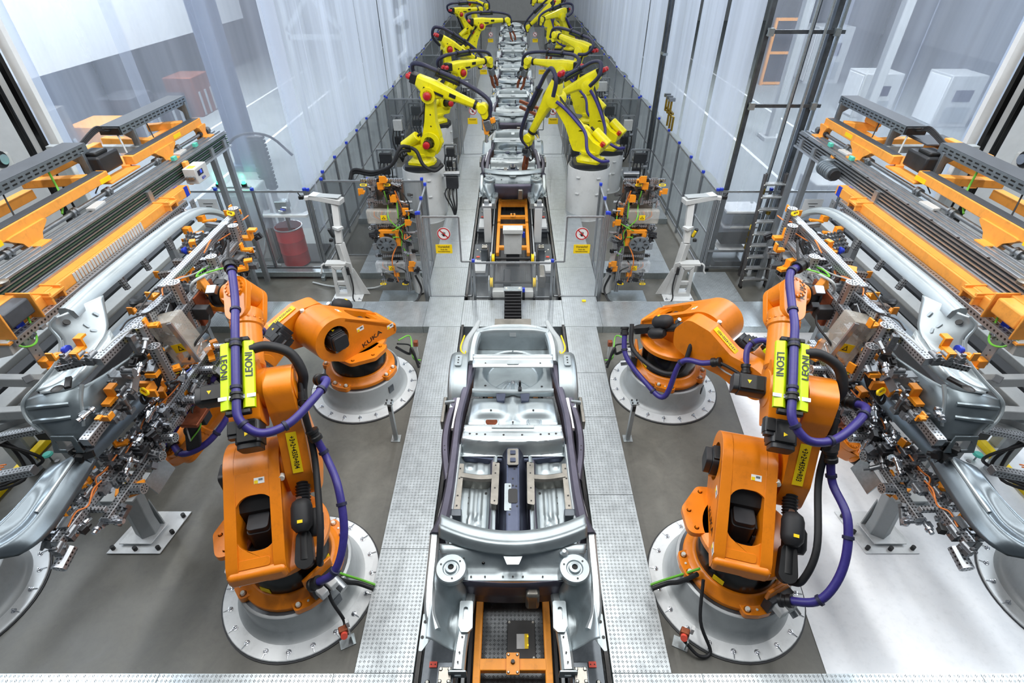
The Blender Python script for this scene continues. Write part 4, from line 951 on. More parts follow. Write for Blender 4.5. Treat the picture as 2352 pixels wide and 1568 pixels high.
        MB().lathe([(.155, -.06), (.155, -.012), (.145, 0), (.085, .002), (.075, -.012), (.062, -.012), (.055, .018), (.03, .022), (.028, .0)], 36, Tm(s * .615, 2.77, 1.05)).build('strut_tower', 'sheet', t, world=True)
        st = MB().lathe([(.0001, .001), (.027, .001)], 16, Tm(s * .615, 2.77, 1.055)).build('strut_opening', 'black', t, world=True)
        holes(st, [(s * .615 + .11 * math.cos(R(a)), 2.77 + .11 * math.sin(R(a)), 1.054) for a in (40, 160, 280)], .6)
        def ap(x, y, s=s):
            ax = abs(x); z = lerp(.62, .93, smoothstep(.50, .80, ax)); tw = math.exp(-(((ax - .615) / .15) ** 2 + ((y - 2.77) / .17) ** 2) ** 2)
            z = lerp(z, 1.03, tw); bowl = math.exp(-(((ax - .66) / .09) ** 2 + ((y - 2.42) / .16) ** 2)); return z - .14 * bowl
        hfield('wheel_apron', 'sheet', t, s * .47, s * .80, 2.16, 3.05, ap, 22, 34)
        lr = strip('front_rail', 'sheet_bright', t, [(s * .36, 3.0, .62), (s * .42, 2.82, .66), (s * .445, 2.62, .70), (s * .475, 2.4, .70), (s * .50, 2.2, .69), (s * .51, 2.0, .68)], [(0, .09), (.4, .10), (1, .12)], .14)
        holes(lr, [(s * (.45 + .06 * k), 2.6 - .55 * k, .702) for k in (.1, .35, .6, .85, 1.0)], .6)
        bk = MB().prism(rpoly([(.40, 2.60), (.53, 2.60), (.53, 2.36), (.50, 2.30), (.43, 2.30), (.39, 2.34)], .02), .70, .735, None, [rrect(.445, 2.41, .49, 2.54, .018, 4)]).build('rail_bracket', 'sheet', t, Matrix.Diagonal((s, 1, 1, 1)), world=True, bev=.006)
        MB().prism(rrect(-.085, -.08, .085, .06, .02), 0, .012, Tm(s * .512, 1.985, .63) @ Rm(90, 'X'), [rrect(-.032, -.045, .032, .0, .006)]).build('end_plate', 'sheet', t, world=True)
    # ---- tunnel
    def tz(x, y): return .60 + .20 * (1 - smoothstep(.06, .20, abs(x))) + .02 * smoothstep(4.3, 4.7, y)
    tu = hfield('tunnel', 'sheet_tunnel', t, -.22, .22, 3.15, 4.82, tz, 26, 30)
    for s in (-1, 1): strip('tunnel_flange', 'sheet_dark', t, [(s * .25, 3.2, .67), (s * .235, 3.8, .68), (s * .25, 4.75, .68)], .09, .05)
    MB().prism(rrect(-.055, -.10, .055, .10, .025), 0, .004, Tm(0, 3.80, .806)).build('shifter_opening', 'black', t, world=True)
    MB().prism(rpoly([(-.10, -.20), (-.02, -.20), (-.02, .18), (-.10, .18)], .015), 0, .004, Tm(0, 3.80, .801)).build('shifter_plate', 'sheet', t, world=True)
    holes(tu, [(-.03, 3.62, .807), (.05, 3.66, .807), (-.04, 3.55, .807), (0, 3.95, .807), (.04, 3.94, .807), (-.04, 3.94, .807), (.0, 4.05, .807), (.02, 4.2, .808)], .7)
    rb = MB().prism(rrect(-.07, -.13, .07, .13, .02), 0, .025, Tm(0, 4.36, .82)).build('tunnel_cover', 'sheet_brown', t, world=True, bev=.012)
    for k in (-.06, .06): MB().prism(rrect(-.035, -.03, .035, .03, .01), 0, .015, Tm(0, 4.36 + k, .845)).build('cover_bead', 'sheet_tunnel', rb, world=True, bev=.008)
    # ---- heel cross member (bright, curved)
    def hm(x, y):
        k = smoothstep(4.49, 4.56, y - .05 * (x / .65) ** 2); return .70 + .20 * k + .02 * ridge(y, 4.80, .045) + .010 * ridge(y, 4.66, .06)
    hh = hfield('heel_crossmember', 'sheet_bright', t, lambda y: -lerp(.67, .64, (y - 4.5) / .35), lambda y: lerp(.67, .64, (y - 4.5) / .35), 4.48, 4.85, hm, 40, 26)
    holes(hh, [(x, 4.66 + .03 * (x / .65) ** 2, .914) for x in (-.56, -.47, -.36, -.12, .12, .36, .47, .56)], .9)
    MB().box((0, 4.79, .93), (.56, .05, .016)).build('heel_plate', 'sheet_bright', t, world=True, bev=.005)
    strip('heel_shadow_strip', 'sheet_tunnel', t, [(-.63, 4.50, .70), (0, 4.45, .68), (.63, 4.50, .70)], .07, .08)  # dark strip standing in for the shade along the heel cross member
    # ---- rear seat pan with two domed bowls, round openings
    def rs(x, y):
        b = math.exp(-(((abs(x) - .32) / .25) ** 4 + ((y - 5.20) / .15) ** 4)); return .80 + .10 * b + .04 * math.exp(-(x / .06) ** 2) - .02 * ridge(y, 4.92, .05)
    rp = hfield('rear_seat_pan', 'sheet', t, lambda y: -lerp(.62, .58, (y - 4.84) / .6), lambda y: lerp(.62, .58, (y - 4.84) / .6), 4.83, 5.46, rs, 44, 26)
    MB().lathe([(.075, 0), (.085, .008), (.105, .0)], 28, Tm(-.29, 4.99, .815), cap=False).build('pump_opening_rim', 'sheet_bright', t, world=True)
    po = MB().lathe([(.0001, .001), (.08, .001)], 28, Tm(-.29, 4.99, .818)).build('pump_opening', 'copper', t, world=True)
    MB().lathe([(.0001, .006), (.06, .006), (.075, 0), (.085, .008), (.105, .0)], 28, Tm(.29, 4.99, .815)).build('pump_lid', 'sheet', t, world=True)
    holes(rp, [(0, 4.95, .85), (-.3, 5.12, .905), (.28, 5.12, .905), (-.55, 5.1, .81), (.57, 5.1, .81)], .9)
    for s in (-1, 1): MB().prism(rpoly([(-.07, .06), (.07, .07), (.05, -.08), (-.05, -.08)], .02), 0, .07, Tm(s * .17, 5.38, .84)).build('belt_bracket', 'sheet_tunnel', t, world=True, bev=.02)
    strip('seat_back_rail', 'sheet', t, [(-.58, 5.52, .92), (0, 5.52, .90), (.58, 5.52, .92)], .08, .1)
    MB().box((.10, 5.58, .96), (.03, .03, .12)).build('latch', 'black', t, world=True); MB().box((.10, 5.52, .93), (.05, .06, .03)).build('latch', 'dark', t, world=True)
    # ---- boot floor with spare wheel well and radial ribs
    def bf(x, y):
        r = math.hypot(x, (y - 6.02)); z = .86 - .17 * (1 - smoothstep(.38, .46, r))
        if r < .40 and r > .07:
            a = math.degrees(math.atan2(y - 6.02, x))
            for k in (-135, -112, -90, -68, -45): z += .02 * ridge((a - k + 180) % 360 - 180, 0, 6, .6) * smoothstep(.07, .12, r)
        return z
    bo = hfield('boot_floor', 'sheet', t, -.58, .58, 5.56, 6.50, bf, 56, 48)
    holes(bo, [(-.1, 5.80, .70), (.1, 5.80, .70), (-.4, 5.66, .866), (.42, 5.64, .866)], 1.1); MB().lathe([(.0001, .02), (.015, .02), (.04, 0)], 16, Tm(0, 5.92, .70)).build('spare_wheel_stud', 'steel', t, world=True)
    # rear shelf bar across
    def sb(x, y): return 1.10 + .035 * ridge(y, 6.02, .05) - .03 * smoothstep(5.87, 5.82, y)
    bar = hfield('shelf_bar', 'sheet_bright', t, -.59, .59, 5.82, 6.08, sb, 30, 16)
    MB().prism(rrect(-.085, -.05, .085, .05, .012), 0, .012, Tm(0, 5.90, 1.105)).build('shelf_bead', 'sheet_bright', bar, world=True, bev=.004)
    holes(bar, [(-.40, 5.88, 1.11), (.40, 5.88, 1.11)], .7)
    # rear panel
    def rpz(x, y): return .72 + .48 * smoothstep(6.46, 6.60, y) - .05 * smoothstep(6.66, 6.74, y) - .06 * (x / .55) ** 4
    pn = hfield('rear_panel', 'sheet', t, -.56, .56, 6.42, 6.76, rpz, 34, 26)
    strip('boot_sill', 'sheet_bright', t, [(-.56, 6.62, 1.16), (-.3, 6.68, 1.20), (0, 6.69, 1.21), (.3, 6.68, 1.20), (.56, 6.62, 1.16)], .08, .06)
    MB().prism(rrect(-.05, -.04, .05, .04, .01), 0, .02, Tm(0, 6.575, 1.12) @ Rm(60, 'X')).build('latch_plate', 'sheet_bright', pn, world=True)
    holes(pn, [(-.36, 6.66, 1.19), (.36, 6.66, 1.19)], .9)
    # ---- cowl, firewall
    def cw(x, y):
        yy = y - .17 * (x / .75) ** 2; return 1.08 + .10 * smoothstep(2.86, 2.95, yy) - .035 * smoothstep(2.97, 3.0, yy) - .05 * smoothstep(3.08, 3.16, yy)
    rows = []
    for j in range(25):
        rows.append([(x, lerp(2.88, 3.15, j / 24) + .19 * (x / .75) ** 2, cw(x, lerp(2.88, 3.15, j / 24) + .17 * (x / .75) ** 2)) for x in [(-.77 + 1.54 * i / 40) for i in range(41)]])
    co_ = MB().grid(rows).build('cowl', 'sheet', t, world=True, smooth=50, solid=.006)
    for s in (-1, 1):
        MB().prism(rpoly([(.06, -.012), (.30, -.012), (.30, .012), (.06, .012)], .008), 0, .006, Tm(0, 3.07, 1.14) @ Matrix.Diagonal((s, 1, 1, 1))).build('cowl_bead', 'sheet_bright', co_, world=True, bev=.003)
        holes(co_, [(s * .66, 3.22, 1.13)], 1.2)
    MB().prism(rpoly([(-.10, .05), (.10, .05), (.06, -.05), (-.06, -.05)], .01), 0, .01, Tm(0, 2.84, 1.07)).build('cowl_tab', 'sheet_bright', t, world=True)
    def fw(x, y): return .92 + .15 * smoothstep(2.78, 2.98, y) + .012 * ridge(y, 2.80, .03) * (abs(x) > .15)
    fwp = hfield('firewall_ledge', 'sheet', t, lambda y: -.66 - .3 * (y - 2.7), lambda y: .66 + .3 * (y - 2.7), 2.70, 3.02, lambda x, y: fw(x, y - .10 * (1 - (x / .7) ** 2) * 0), 36, 16)
    holes(fwp, [(x, 2.745, .932) for x in (-.42, -.28, -.1, 0, .1, .3)] , .6); holes(fwp, [(-.3, 2.86, .985), (-.5, 2.9, 1.01), (-.58, 2.86, .985)], 1.0, SHEETBOLT, 'black')
    for s in (-1, 1): MB().prism(circ(0, 0, .05, 20, ry=.03), 0, .003, Tm(s * .70, 2.95, 1.045)).build('ledge_opening', 'black', t, world=True)
    MB().lathe([(.05, 0), (.045, .04), (.02, .06), (.0001, .06)], 20, Tm(.52, 2.93, 1.03)).build('wiper_dome', 'sheet', t, world=True)
    MB().grid([[(x, 2.71 - .03 * (1 - (x / .5) ** 2), .93 - .40 * k) for x in [(-.5 + 1.0 * i / 20) for i in range(21)]] for k in (0, .3, .6, 1)]).build('firewall', 'sheet_dark', t, world=True, smooth=50, solid=.006)
    MB().box((.20, 2.66, .66), (.14, .10, .28)).build('servo_bracket', 'sheet_brown', t, world=True, bev=.03)
    return t
def skid(label, y0, y1, lite=False):
    t = thing('transport_skid', label, 'skid', (0, y0, 0))
    for s in (-1, 1):
        MB().box((s * .36, (y0 + y1) / 2, .21), (.075, y1 - y0, .10)).build('skid_runner', 'orange_matt', t, world=True, bev=.008)
        MB().box((s * .50, (y0 + y1) / 2, .10), (.035, y1 - y0, .168)).build('wear_rail', 'post_grey', t, world=True, bev=.004)
        for y in (y0 + 1.0, y0 + 1.9, y1 - .6): MB().box((s * .36, y, .09), (.07, .12, .148)).build('skid_foot', 'dark', t, world=True)
    for k, y in enumerate((y0 + .32, y1 - .1) if lite else (y0 + .32, y0 + 1.12, y0 + 2.4, y1 - 1.2, y1 - .1)): MB().box((0, y, .22), (.68, .11, .08)).build('skid_crossbar', 'orange_matt', t, world=True, bev=.008)
    if lite: return t
    for s in (-1, 1):
        for y in (y0 + 1.75, y0 + 2.75): MB().box((s * .40, y, .425), (.07, .10, .342)).build('support_post', 'post_grey', t, world=True, bev=.006)
    MB().prism(rpoly([(-.40, .08), (.40, .08), (.32, -.07), (-.32, -.07)], .02), 0, .10, Tm(0, y0 + 1.14, .24)).build('skid_saddle', 'orange_matt', t, world=True, bev=.008)
    cp = MB().prism(rrect(-.065, -.10, .065, .10, .012), 0, .02, Tm(0, y0 + .32, .262)).build('lock_plate', 'orange_matt', t, world=True, bev=.004)
    MB().lathe([(.0001, .03), (.018, .03), (.022, 0)], 14, Tm(0, y0 + .33, .282)).build('lock_bolt', 'black', cp, world=True)
    for a in (-.045, .045):
        for b in (-.08, .08): use('bolt', BOLT, cp, Tm(a, y0 + .32 + b, .282) @ Matrix.Diagonal((.6, .6, .6, 1)), True)
    return t
def fixture(s, y0, label):
    """side fixture plate on the trench floor with locating block"""
    t = thing('fixture_plate', label, 'fixture', (s * .72, y0, 0))
    MB().box((s * .725, y0 + .55, .20), (.36, 1.5, .04)).build('base_plate', 'galv_dark', t, world=True, bev=.004)
    MB().box((s * .73, y0 + .15, .26), (.26, .50, .06)).build('top_plate', 'stand_grey', t, world=True, bev=.006)
    for yy in (y0 - .1, y0 + 1.2): MB().box((s * .725, yy, .097), (.3, .1, .166)).build('foot', 'galv_dark', t, world=True)
    b = MB().box((s * .63, y0 + .44, .40), (.16, .22, .36)).build('locating_block', 'galv_dark', t, world=True, bev=.008)
    MB().box((s * .63, y0 + .42, .60), (.12, .14, .04)).build('locating_pad', 'sheet_brown', t, world=True, bev=.006)
    for a in (-.04, .04):
        for c in (-.05, .05): use('bolt', BOLT, b, Tm(s * .63 + a, y0 + .42 + c, .62) @ Matrix.Diagonal((.7, .7, .5, 1)), True)
    tg = MB().box((s * .80, y0 + .66, .225), (.075, .055, .012)).build('red_tag', 'signal_red', t, world=True)
    for a in (.02, -.02): use('drain_hole', HOLE, tg, Tm(s * .80 + a, y0 + .66, .2315) @ Matrix.Diagonal((.4, .4, 1, 1)), True, 'black')
    for q in ((.84, .5), (.83, 1.0), (.86, .2), (.75, .9), (.70, 1.15)): use('bolt', BOLT, t, Tm(s * q[0], y0 + q[1], .22), True)
    return t
skid('orange transport skid under the big front car body', 1.88, 7.55)
fixture(-1, 1.55, 'grey fixture plate with red tag under the front car, left side'); fixture(1, 1.55, 'grey fixture plate with red tag under the front car, right side')
car0 = car_body('big bare steel car floor body on the line nearest the camera')
for o in (car0,):
    for ch in o.children: pass
t = thing('floor_window', 'black inspection plate with lit screen in the trench floor', 'panel', (.09, 2.55, 0))
MB().box((.09, 2.52, .035), (.30, .40, .04)).build('cover_plate', 'black', t, world=True, bev=.004)
for a in (-.13, .13):
    for b in (-.18, .18): use('bolt', BOLT, t, Tm(.09 + a, 2.52 + b, .056) @ Matrix.Diagonal((.5, .5, .4, 1)), True)
MB().box((.10, 2.50, .057), (.12, .15, .006)).build('device', 'stand_grey', t, world=True); MB().box((.145, 2.50, .061), (.04, .15, .006)).build('device_cover', 'sign_yellow', t, world=True)
for k in (-.04, .05): MB().cyl((.16, 2.5 + k, .062), (.16, 2.5 + k, .067), .008, n=8).build('led', 'amber_led', t, world=True)
# the cars farther down the line
for k, (dy, lab) in enumerate(((10.75, 'second car body on the line between the nearest yellow robots'), (16.6, 'third car body on the line half hidden by welding guns'), (22.0, 'fourth car body on the line in front of the far robots'), (27.4, 'fifth car body on the line between the far robots'), (33.0, 'sixth car body on the line below the top edge'), (38.5, 'farthest car body on the line at the top of the photo'))):
    c = copy_tree(car0); c.location.y += dy; tag(c, lab)
    s_ = skid('orange transport skid under the %s car body' % ['second', 'third', 'fourth', 'fifth', 'sixth', 'farthest'][k], 1.88 + dy, 7.3 + dy)
for s, sd in ((-1, 'left'), (1, 'right')):
    fixture(s, 12.3, 'grey fixture plate under the second car, %s side' % sd); fixture(s, 10.1, 'grey fixture plate in front of the second car, %s side' % sd)
    t = thing('fixture_column', 'square white support column %s of the orange skid before the second car' % sd, 'column', (s * .62, 12.0, 0))
    MB().box((0, 0, .45), (.18, .18, .9)).build('post', 'stand_grey', t, bev=.008); MB().box((0, 0, .93), (.22, .16, .06)).build('head', 'alu', t); MB().box((s * .02, .12, .96), (.12, .12, .14)).build('locator', 'steel', t, bev=.01)
skid('empty orange transport skid behind the white terminal box', 10.9, 12.5, True)
# white terminal box, rollers, bellows between first and second car
t = thing('terminal_box', 'white terminal box standing on the orange skid frame', 'box', (0, 10.6, 0))
MB().box((0, 10.75, .62), (.40, .20, .55)).build('body', 'stand_grey', t, world=True, bev=.01); MB().box((0, 10.70, .93), (.44, .24, .10)).build('lid', 'ral_grey', t, world=True, bev=.01)
MB().box((0, 10.78, .18), (.3, .2, .36)).build('foot', 'dark', t, world=True); MB().box((.24, 10.72, .8), (.05, .05, .12)).build('blue_plug', 'blue', t, world=True)
for k in (-.12, .12): use('bolt', BOLT, t, Tm(k, 10.65, .985), True)
def roller(y, z, hw, label):
    t = thing('roller_axle', label, 'roller', (0, y, 0))
    MB().cyl((-hw + .05, y, z), (hw - .05, y, z), .028, n=14).build('shaft', 'black', t, world=True)
    for s in (-1, 1):
        MB().lathe([(.05, -.03), (.10, -.028), (.10, -.01), (.085, -.006), (.085, .006), (.10, .01), (.10, .028), (.05, .03)], 24, Tm(s * hw, y, z) @ Rm(90, 'Y')).build('wheel', 'brass' if False else 'sign_yellow', t, world=True)
        MB().box((s * (hw + .05), y, z - .02), (.02, .18, .26)).build('bearing_plate', 'ral_grey', t, world=True)
        MB().box((s * (hw + .04), y, z / 2), (.06, .08, z)).build('leg', 'post_grey', t, world=True)
roller(9.95, .62, .42, 'rear yellow-wheeled roller axle behind the low guard panel'); roller(9.30, .42, .44, 'front yellow-wheeled roller axle just behind the low guard panel')
t = thing('drive_beam', 'grimy white drive beam with blue plug under the front roller', 'beam', (0, 9.25, 0))
MB().box((0, 9.22, .22), (.84, .16, .16)).build('beam', 'ral_grey', t, world=True, bev=.012); MB().box((.22, 9.14, .34), (.05, .06, .08)).build('plug', 'blue', t, world=True); MB().box((.22, 9.12, .2), (.05, .05, .2)).build('plug_body', 'black', t, world=True)
MB().box((.62, 9.75, .3), (.14, .5, .3)).build('cable_sleeve', 'sheet_brown', t, world=True, bev=.03); MB().box((-.12, 9.7, .25), (.16, .6, .2)).build('gear_motor', 'motor', t, world=True, bev=.03)
t = thing('bellows_cover', 'black rubber bellows behind the front car body', 'bellows', (0, 8.6, 0))
for i in range(10): MB().box((0, 8.13 + i * .07, .16 + (.15 + i * .026) / 2), (.33 if i % 2 else .31, .034, .15 + i * .026)).build('fold', 'rubber', t, world=True, bev=.006)
MB().box((0, 8.45, .20), (.27, .66, .10)).build('core', 'black', t, world=True); MB().box((0, 8.86, .52), (.36, .16, .05)).build('head_plate', 'galv', t, world=True, bev=.006); MB().box((0, 8.86, .3), (.3, .1, .4)).build('head_post', 'galv_dark', t, world=True)
for k in (-.13, .13): use('bolt', BOLT, t, Tm(k, 8.86, .545), True)
MB().box((0, 7.75, .5), (.66, .22, .03)).build('rear_plate', 'sheet_brown', t, world=True, bev=.004)
tag(MB().box((.85 + .6, 9.0, .165), (.08, .05, .03)).build('marker_block', 'sign_yellow', None, bev=.006), 'tiny yellow block lying on the walkway right of the low guard panel', 'block')
# ================================================================== GRIPPERS AND THE SIDE FRAMES THEY HOLD
def mirX(s): return Matrix.Diagonal((s, 1, 1, 1))
def profile(parent, a, b, w_=.075, mat='perf', name='profile', up=(0, 0, 1)):
    """perforated square aluminium profile from a to b as its own object with local X along it"""
    a = Vector(a); b = Vector(b); L_ = (b - a).length
    return MB().box((L_ / 2, 0, 0), (L_, w_, w_)).build(name, mat, parent, frame(a, b - a, up), True, smooth=0, bev=w_ * .08)
STAR = None
def star_tube(parent, a, b, r=.055):
    """round perforated tube with a spoked end"""
    a = Vector(a); b = Vector(b); L_ = (b - a).length; M = frame(a, b - a)
    o = MB().lathe([(r, 0), (r, L_)], 12, Rm(90, 'Y'), cap=False).build('round_tube', 'perf', parent, M, True, smooth=20)
    e = MB().lathe([(r, L_ - .004), (r, L_ + .004), (r * .78, L_ + .004), (r * .78, L_ - .03)], 24, Rm(90, 'Y'), cap=False)
    for i in range(8):
        q = R(45 * i); e.bar((L_, 0, 0), (L_, r * .82 * math.cos(q), r * .82 * math.sin(q)), r * .2, .01, (1, 0, 0))
    e.lathe([(.0001, L_ + .003), (r * .25, L_ + .003), (r * .25, L_ - .02)], 10, Rm(90, 'Y'))
    e.build('spoked_end', 'alu', o, smooth=30)
    MB().lathe([(.0001, L_ - .02), (r * .95, L_ - .02)], 16, Rm(90, 'Y')).build('tube_core', 'black', o)
    return o
def _lib():
    L_ = {}
    m = MB(); m.box((0, 0, 0), (.10, .06, .05)); m.cyl((-.05, 0, .035), (.05, 0, .035), .022, n=10); m.cyl((.02, -.045, 0), (.02, .045, 0), .018, n=8); m.box((-.03, 0, .06), (.02, .03, .03)); L_['clamp_body'] = (m.mesh('clamp_body'), 'silver_block')
    m = MB(); m.box((0, 0, 0), (.16, .05, .04)); [m.cyl((-.06 + .04 * i, 0, .02), (-.06 + .04 * i, 0, .05), .012, n=8) for i in range(4)]; m.box((.09, 0, .02), (.03, .06, .07)); L_['valve_block'] = (m.mesh('valve_block'), 'silver_block')
    m = MB(); m.box((0, 0, 0), (.07, .045, .018)); m.box((.03, 0, .03), (.014, .045, .06)); m.box((.05, 0, .055), (.05, .04, .014)); L_['orange_bracket'] = (m.mesh('orange_bracket'), 'clamp_orange')
    m = MB(); m.box((0, 0, 0), (.085, .05, .018)); m.box((-.036, 0, .03), (.014, .05, .06)); m.box((.02, .03, -.02), (.04, .014, .05)); m.cyl((.02, 0, .009), (.02, 0, .014), .008, n=6); L_['orange_block'] = (m.mesh('orange_block'), 'clamp_orange')
    m = MB(); m.cyl((-.08, 0, 0), (.08, 0, 0), .02, n=10); m.cyl((-.05, 0, 0), (-.03, 0, 0), .032, n=10); m.cyl((.04, 0, 0), (.06, 0, 0), .032, n=10); m.box((0, 0, .025), (.05, .04, .03)); L_['joint_rod'] = (m.mesh('joint_rod'), 'chrome')
    m = MB(); m.box((0, 0, 0), (.11, .08, .035)); m.box((0, 0, .03), (.07, .05, .03)); m.cyl((.03, 0, .04), (.03, 0, .07), .015, n=8); L_['sensor_box'] = (m.mesh('sensor_box'), 'dark')
    m = MB(); m.cyl((-.06, 0, 0), (.06, 0, 0), .026, n=12); m.box((.06, 0, 0), (.03, .06, .06)); m.cyl((-.06, 0, 0), (-.11, .01, .0), .012, n=8); L_['air_cylinder'] = (m.mesh('air_cylinder'), 'steel')
    m = MB(); m.box((0, 0, 0), (.13, .012, .09)); m.box((.05, .02, 0), (.02, .04, .09)); L_['side_plate'] = (m.mesh('side_plate'), 'alu_dull')
    m = MB(); m.box((0, 0, 0), (.06, .05, .05)); m.cyl((0, 0, .02), (0, 0, .06), .02, n=10); L_['joint_block'] = (m.mesh('joint_block'), 'black')
    m = MB(); m.lathe([(.02, -.01), (.045, .0), (.045, .02), (.03, .035), (.03, .05), (.01, .05)], 16); L_['suction_cup'] = (m.mesh('suction_cup'), 'blue')
    m = MB(); m.prism(rrect(-.05, -.022, .05, .022, .02), -.008, .008, None, [rrect(-.034, -.010, .034, .010, .008)]); L_['yellow_grip'] = (m.mesh('yellow_grip'), 'sign_yellow')
    for k, (me, mt) in L_.items(): me.materials.append(MATS[mt])
    return L_
LIB = _lib()
def put(parent, kind, p, rot=(0, 0, 0), sc_=1.0):
    return use(kind, LIB[kind][0], parent, Tm(*p) @ Euler([R(a) for a in rot]).to_matrix().to_4x4() @ Matrix.Diagonal((sc_, sc_, sc_, 1)), True)
def swarm(parent, s, rnd, n, a, b, spread, kinds, sc_=(0.8, 1.3)):
    a = Vector(a); b = Vector(b)
    for i in range(n):
        t_ = (i + rnd.random()) / n; p = a.lerp(b, t_) + Vector((rnd.uniform(-1, 1) * spread[0], rnd.uniform(-1, 1) * spread[1], rnd.uniform(-1, 1) * spread[2]))
        put(parent, rnd.choice(kinds), (s * p.x, p.y, p.z), (rnd.choice((0, 90, -90, 20)), rnd.choice((0, 0, 90, -25)), rnd.choice((90, 0, 75, 100, 180))), rnd.uniform(*sc_))
def wire(parent, s, rnd, a, b, r, mat, sag=.08, n=4):
    a = Vector(a); b = Vector(b); pts = []
    for i in range(n + 1):
        q = a.lerp(b, i / n)
        if 0 < i < n: q += Vector((rnd.uniform(-sag, sag), rnd.uniform(-sag, sag), rnd.uniform(-sag * .4, sag)))
        pts.append((s * q.x, q.y, q.z))
    return MB().tube(pts, r, 6, 5).build('cable', mat, parent, world=True, smooth=60)
def clamp_unit(parent, s, p, out=1, n=3):
    """row of silver pipe clamps ending in an orange jaw, pointing outwards"""
    x, y, z = p
    MB().cyl((s * (x - .20), y, z), (s * (x + .12 * out), y, z), .024, n=10).build('clamp_pipe', 'chrome', parent, world=True)
    for i in range(n):
        put(parent, 'clamp_body', (s * (x - .16 + i * .11), y, z), (0, 0, 90), 1.15)
    put(parent, 'joint_rod', (s * (x - .1), y + .09, z - .03), (0, 0, 8), 1.1); put(parent, 'orange_block', (s * (x + .16 * out), y, z + .03), (0, 0, 90), 1.2)
def gripper_upper(s):
    sd = 'left' if s < 0 else 'right'; rnd = random.Random(11)
    t = thing('robot_gripper', 'big frame gripper of perforated profiles holding the roof side frame on the %s' % sd, 'gripper', (s * 3.4, 4.86, 2.9), 0, 'robot grippers')
    V = lambda x, y, z: (s * x, y, z)
    for a, b, w_ in (((3.62, 4.62, 3.14), (3.62, 6.42, 3.16), .085), ((3.72, 3.62, 3.0), (3.60, 4.80, 3.05), .085), ((3.42, 4.35, 2.96), (3.46, 6.05, 3.0), .085), ((3.86, 3.2, 2.40), (3.80, 4.9, 2.50), .09), ((3.60, 6.1, 2.55), (3.60, 6.1, 3.2), .085), ((3.62, 4.3, 2.45), (3.62, 4.3, 3.1), .085), ((3.3, 4.9, 2.9), (3.95, 4.9, 2.93), .085), ((3.45, 5.6, 2.95), (4.05, 5.55, 2.95), .07),
                     ((3.62, 6.2, 3.1), (4.05, 6.45, 3.02), .06), ((3.62, 5.2, 3.05), (4.02, 5.2, 2.98), .06), ((3.60, 4.55, 3.02), (3.98, 4.65, 2.9), .07), ((3.7, 3.7, 3.0), (4.1, 3.6, 2.95), .06), ((3.9, 5.25, 2.75), (3.9, 6.1, 2.8), .085), ((3.86, 4.5, 2.5), (3.86, 4.5, 2.95), .07), ((3.45, 5.95, 2.6), (3.45, 5.3, 2.6), .07)):
        profile(t, V(*a), V(*b), w_)
    for x, y, z0, z1 in ((3.58, 6.36, 2.85, 3.28), (3.44, 5.98, 2.75, 3.22), (3.42, 5.30, 2.8, 3.16), (3.44, 4.58, 2.7, 3.25), (3.60, 4.10, 2.55, 3.06), (3.46, 3.98, 2.5, 2.9)):
        star_tube(t, V(x, y, z0), V(x, y, z1), .06)
    star_tube(t, V(3.95, 3.55, 2.36), V(3.95, 3.27, 2.30), .07)
    # adapter from the wrist: orange triangle frame, brown plate
    MB().prism([(-.24, -.18), (.20, -.14), (.0, .26)], -.04, .04, Tm(s * 3.34, 4.86, 2.90) @ Rm(90, 'X') @ Rm(20 * s, 'Y'), [[(-.14, -.11), (.1, -.09), (0, .12)]]).build('adapter_frame', 'orange_matt', t, world=True, bev=.01)
    MB().box((s * 3.40, 4.88, 2.82), (.05, .42, .36)).build('adapter_plate', 'copper', t, world=True, bev=.01)
    MB().box((s * 3.30, 4.62, 2.86), (.16, .10, .14)).build('changer_half', 'dark', t, world=True, bev=.01)
    # clear shields
    for p, d, m in (((3.44, 4.32, 2.74), (.26, .22, .52), 'shield'), ((3.34, 5.25, 2.82), (.22, .26, .20), 'film')):
        sh = MB(); sh.box((0, -d[1] / 2, 0), (d[0], .006, d[2])); sh.box((d[0] / 2, 0, 0), (.006, d[1], d[2])); sh.box((-d[0] / 2, 0, 0), (.006, d[1], d[2])); sh.box((0, 0, d[2] / 2), (d[0], d[1], .006))
        q = sh.build('clear_shield', m, t, Tm(s * p[0], p[1], p[2]) @ Rm(14 * s, 'Y'), True, smooth=0)
        if m == 'shield':
            MB().box((-.02 * s, -.115, -.05), (.13, .003, .10)).build('warning_label', 'sign_yellow', q, smooth=0)
            MB().prism([(-.032, -.028), (.032, -.028), (0, .034)], .0, .002, Tm(-.035 * s, -.1175, -.05) @ Rm(90, 'X'), [[(-.02, -.02), (.02, -.02), (0, .02)]]).build('warning_mark', 'black', q, smooth=0)
            MB().box((-.12 * s, -.12, 0), (.05, .02, .5)).build('shield_edge', 'alu', q)
    # clamp rows reaching for the side frame
    for x, y, z in ((3.92, 3.50, 2.42), (3.88, 3.78, 2.46), (3.95, 4.72, 2.78), (3.92, 5.28, 2.9), (3.94, 6.0, 2.95), (3.95, 3.66, 3.0)): clamp_unit(t, s, (x, y, z))
    for x, y, z, rz in ((4.02, 3.72, 3.06, 0), (3.98, 5.75, 3.0, 20)):
        put(t, 'suction_cup', (s * x, y, z), (0, s * 90, 0), 1.0); put(t, 'orange_bracket', (s * (x - .09), y, z), (0, 0, 90 + rz), 1.6); put(t, 'orange_block', (s * (x - .12), y - .05, z - .04), (0, 0, 90), 1.3)
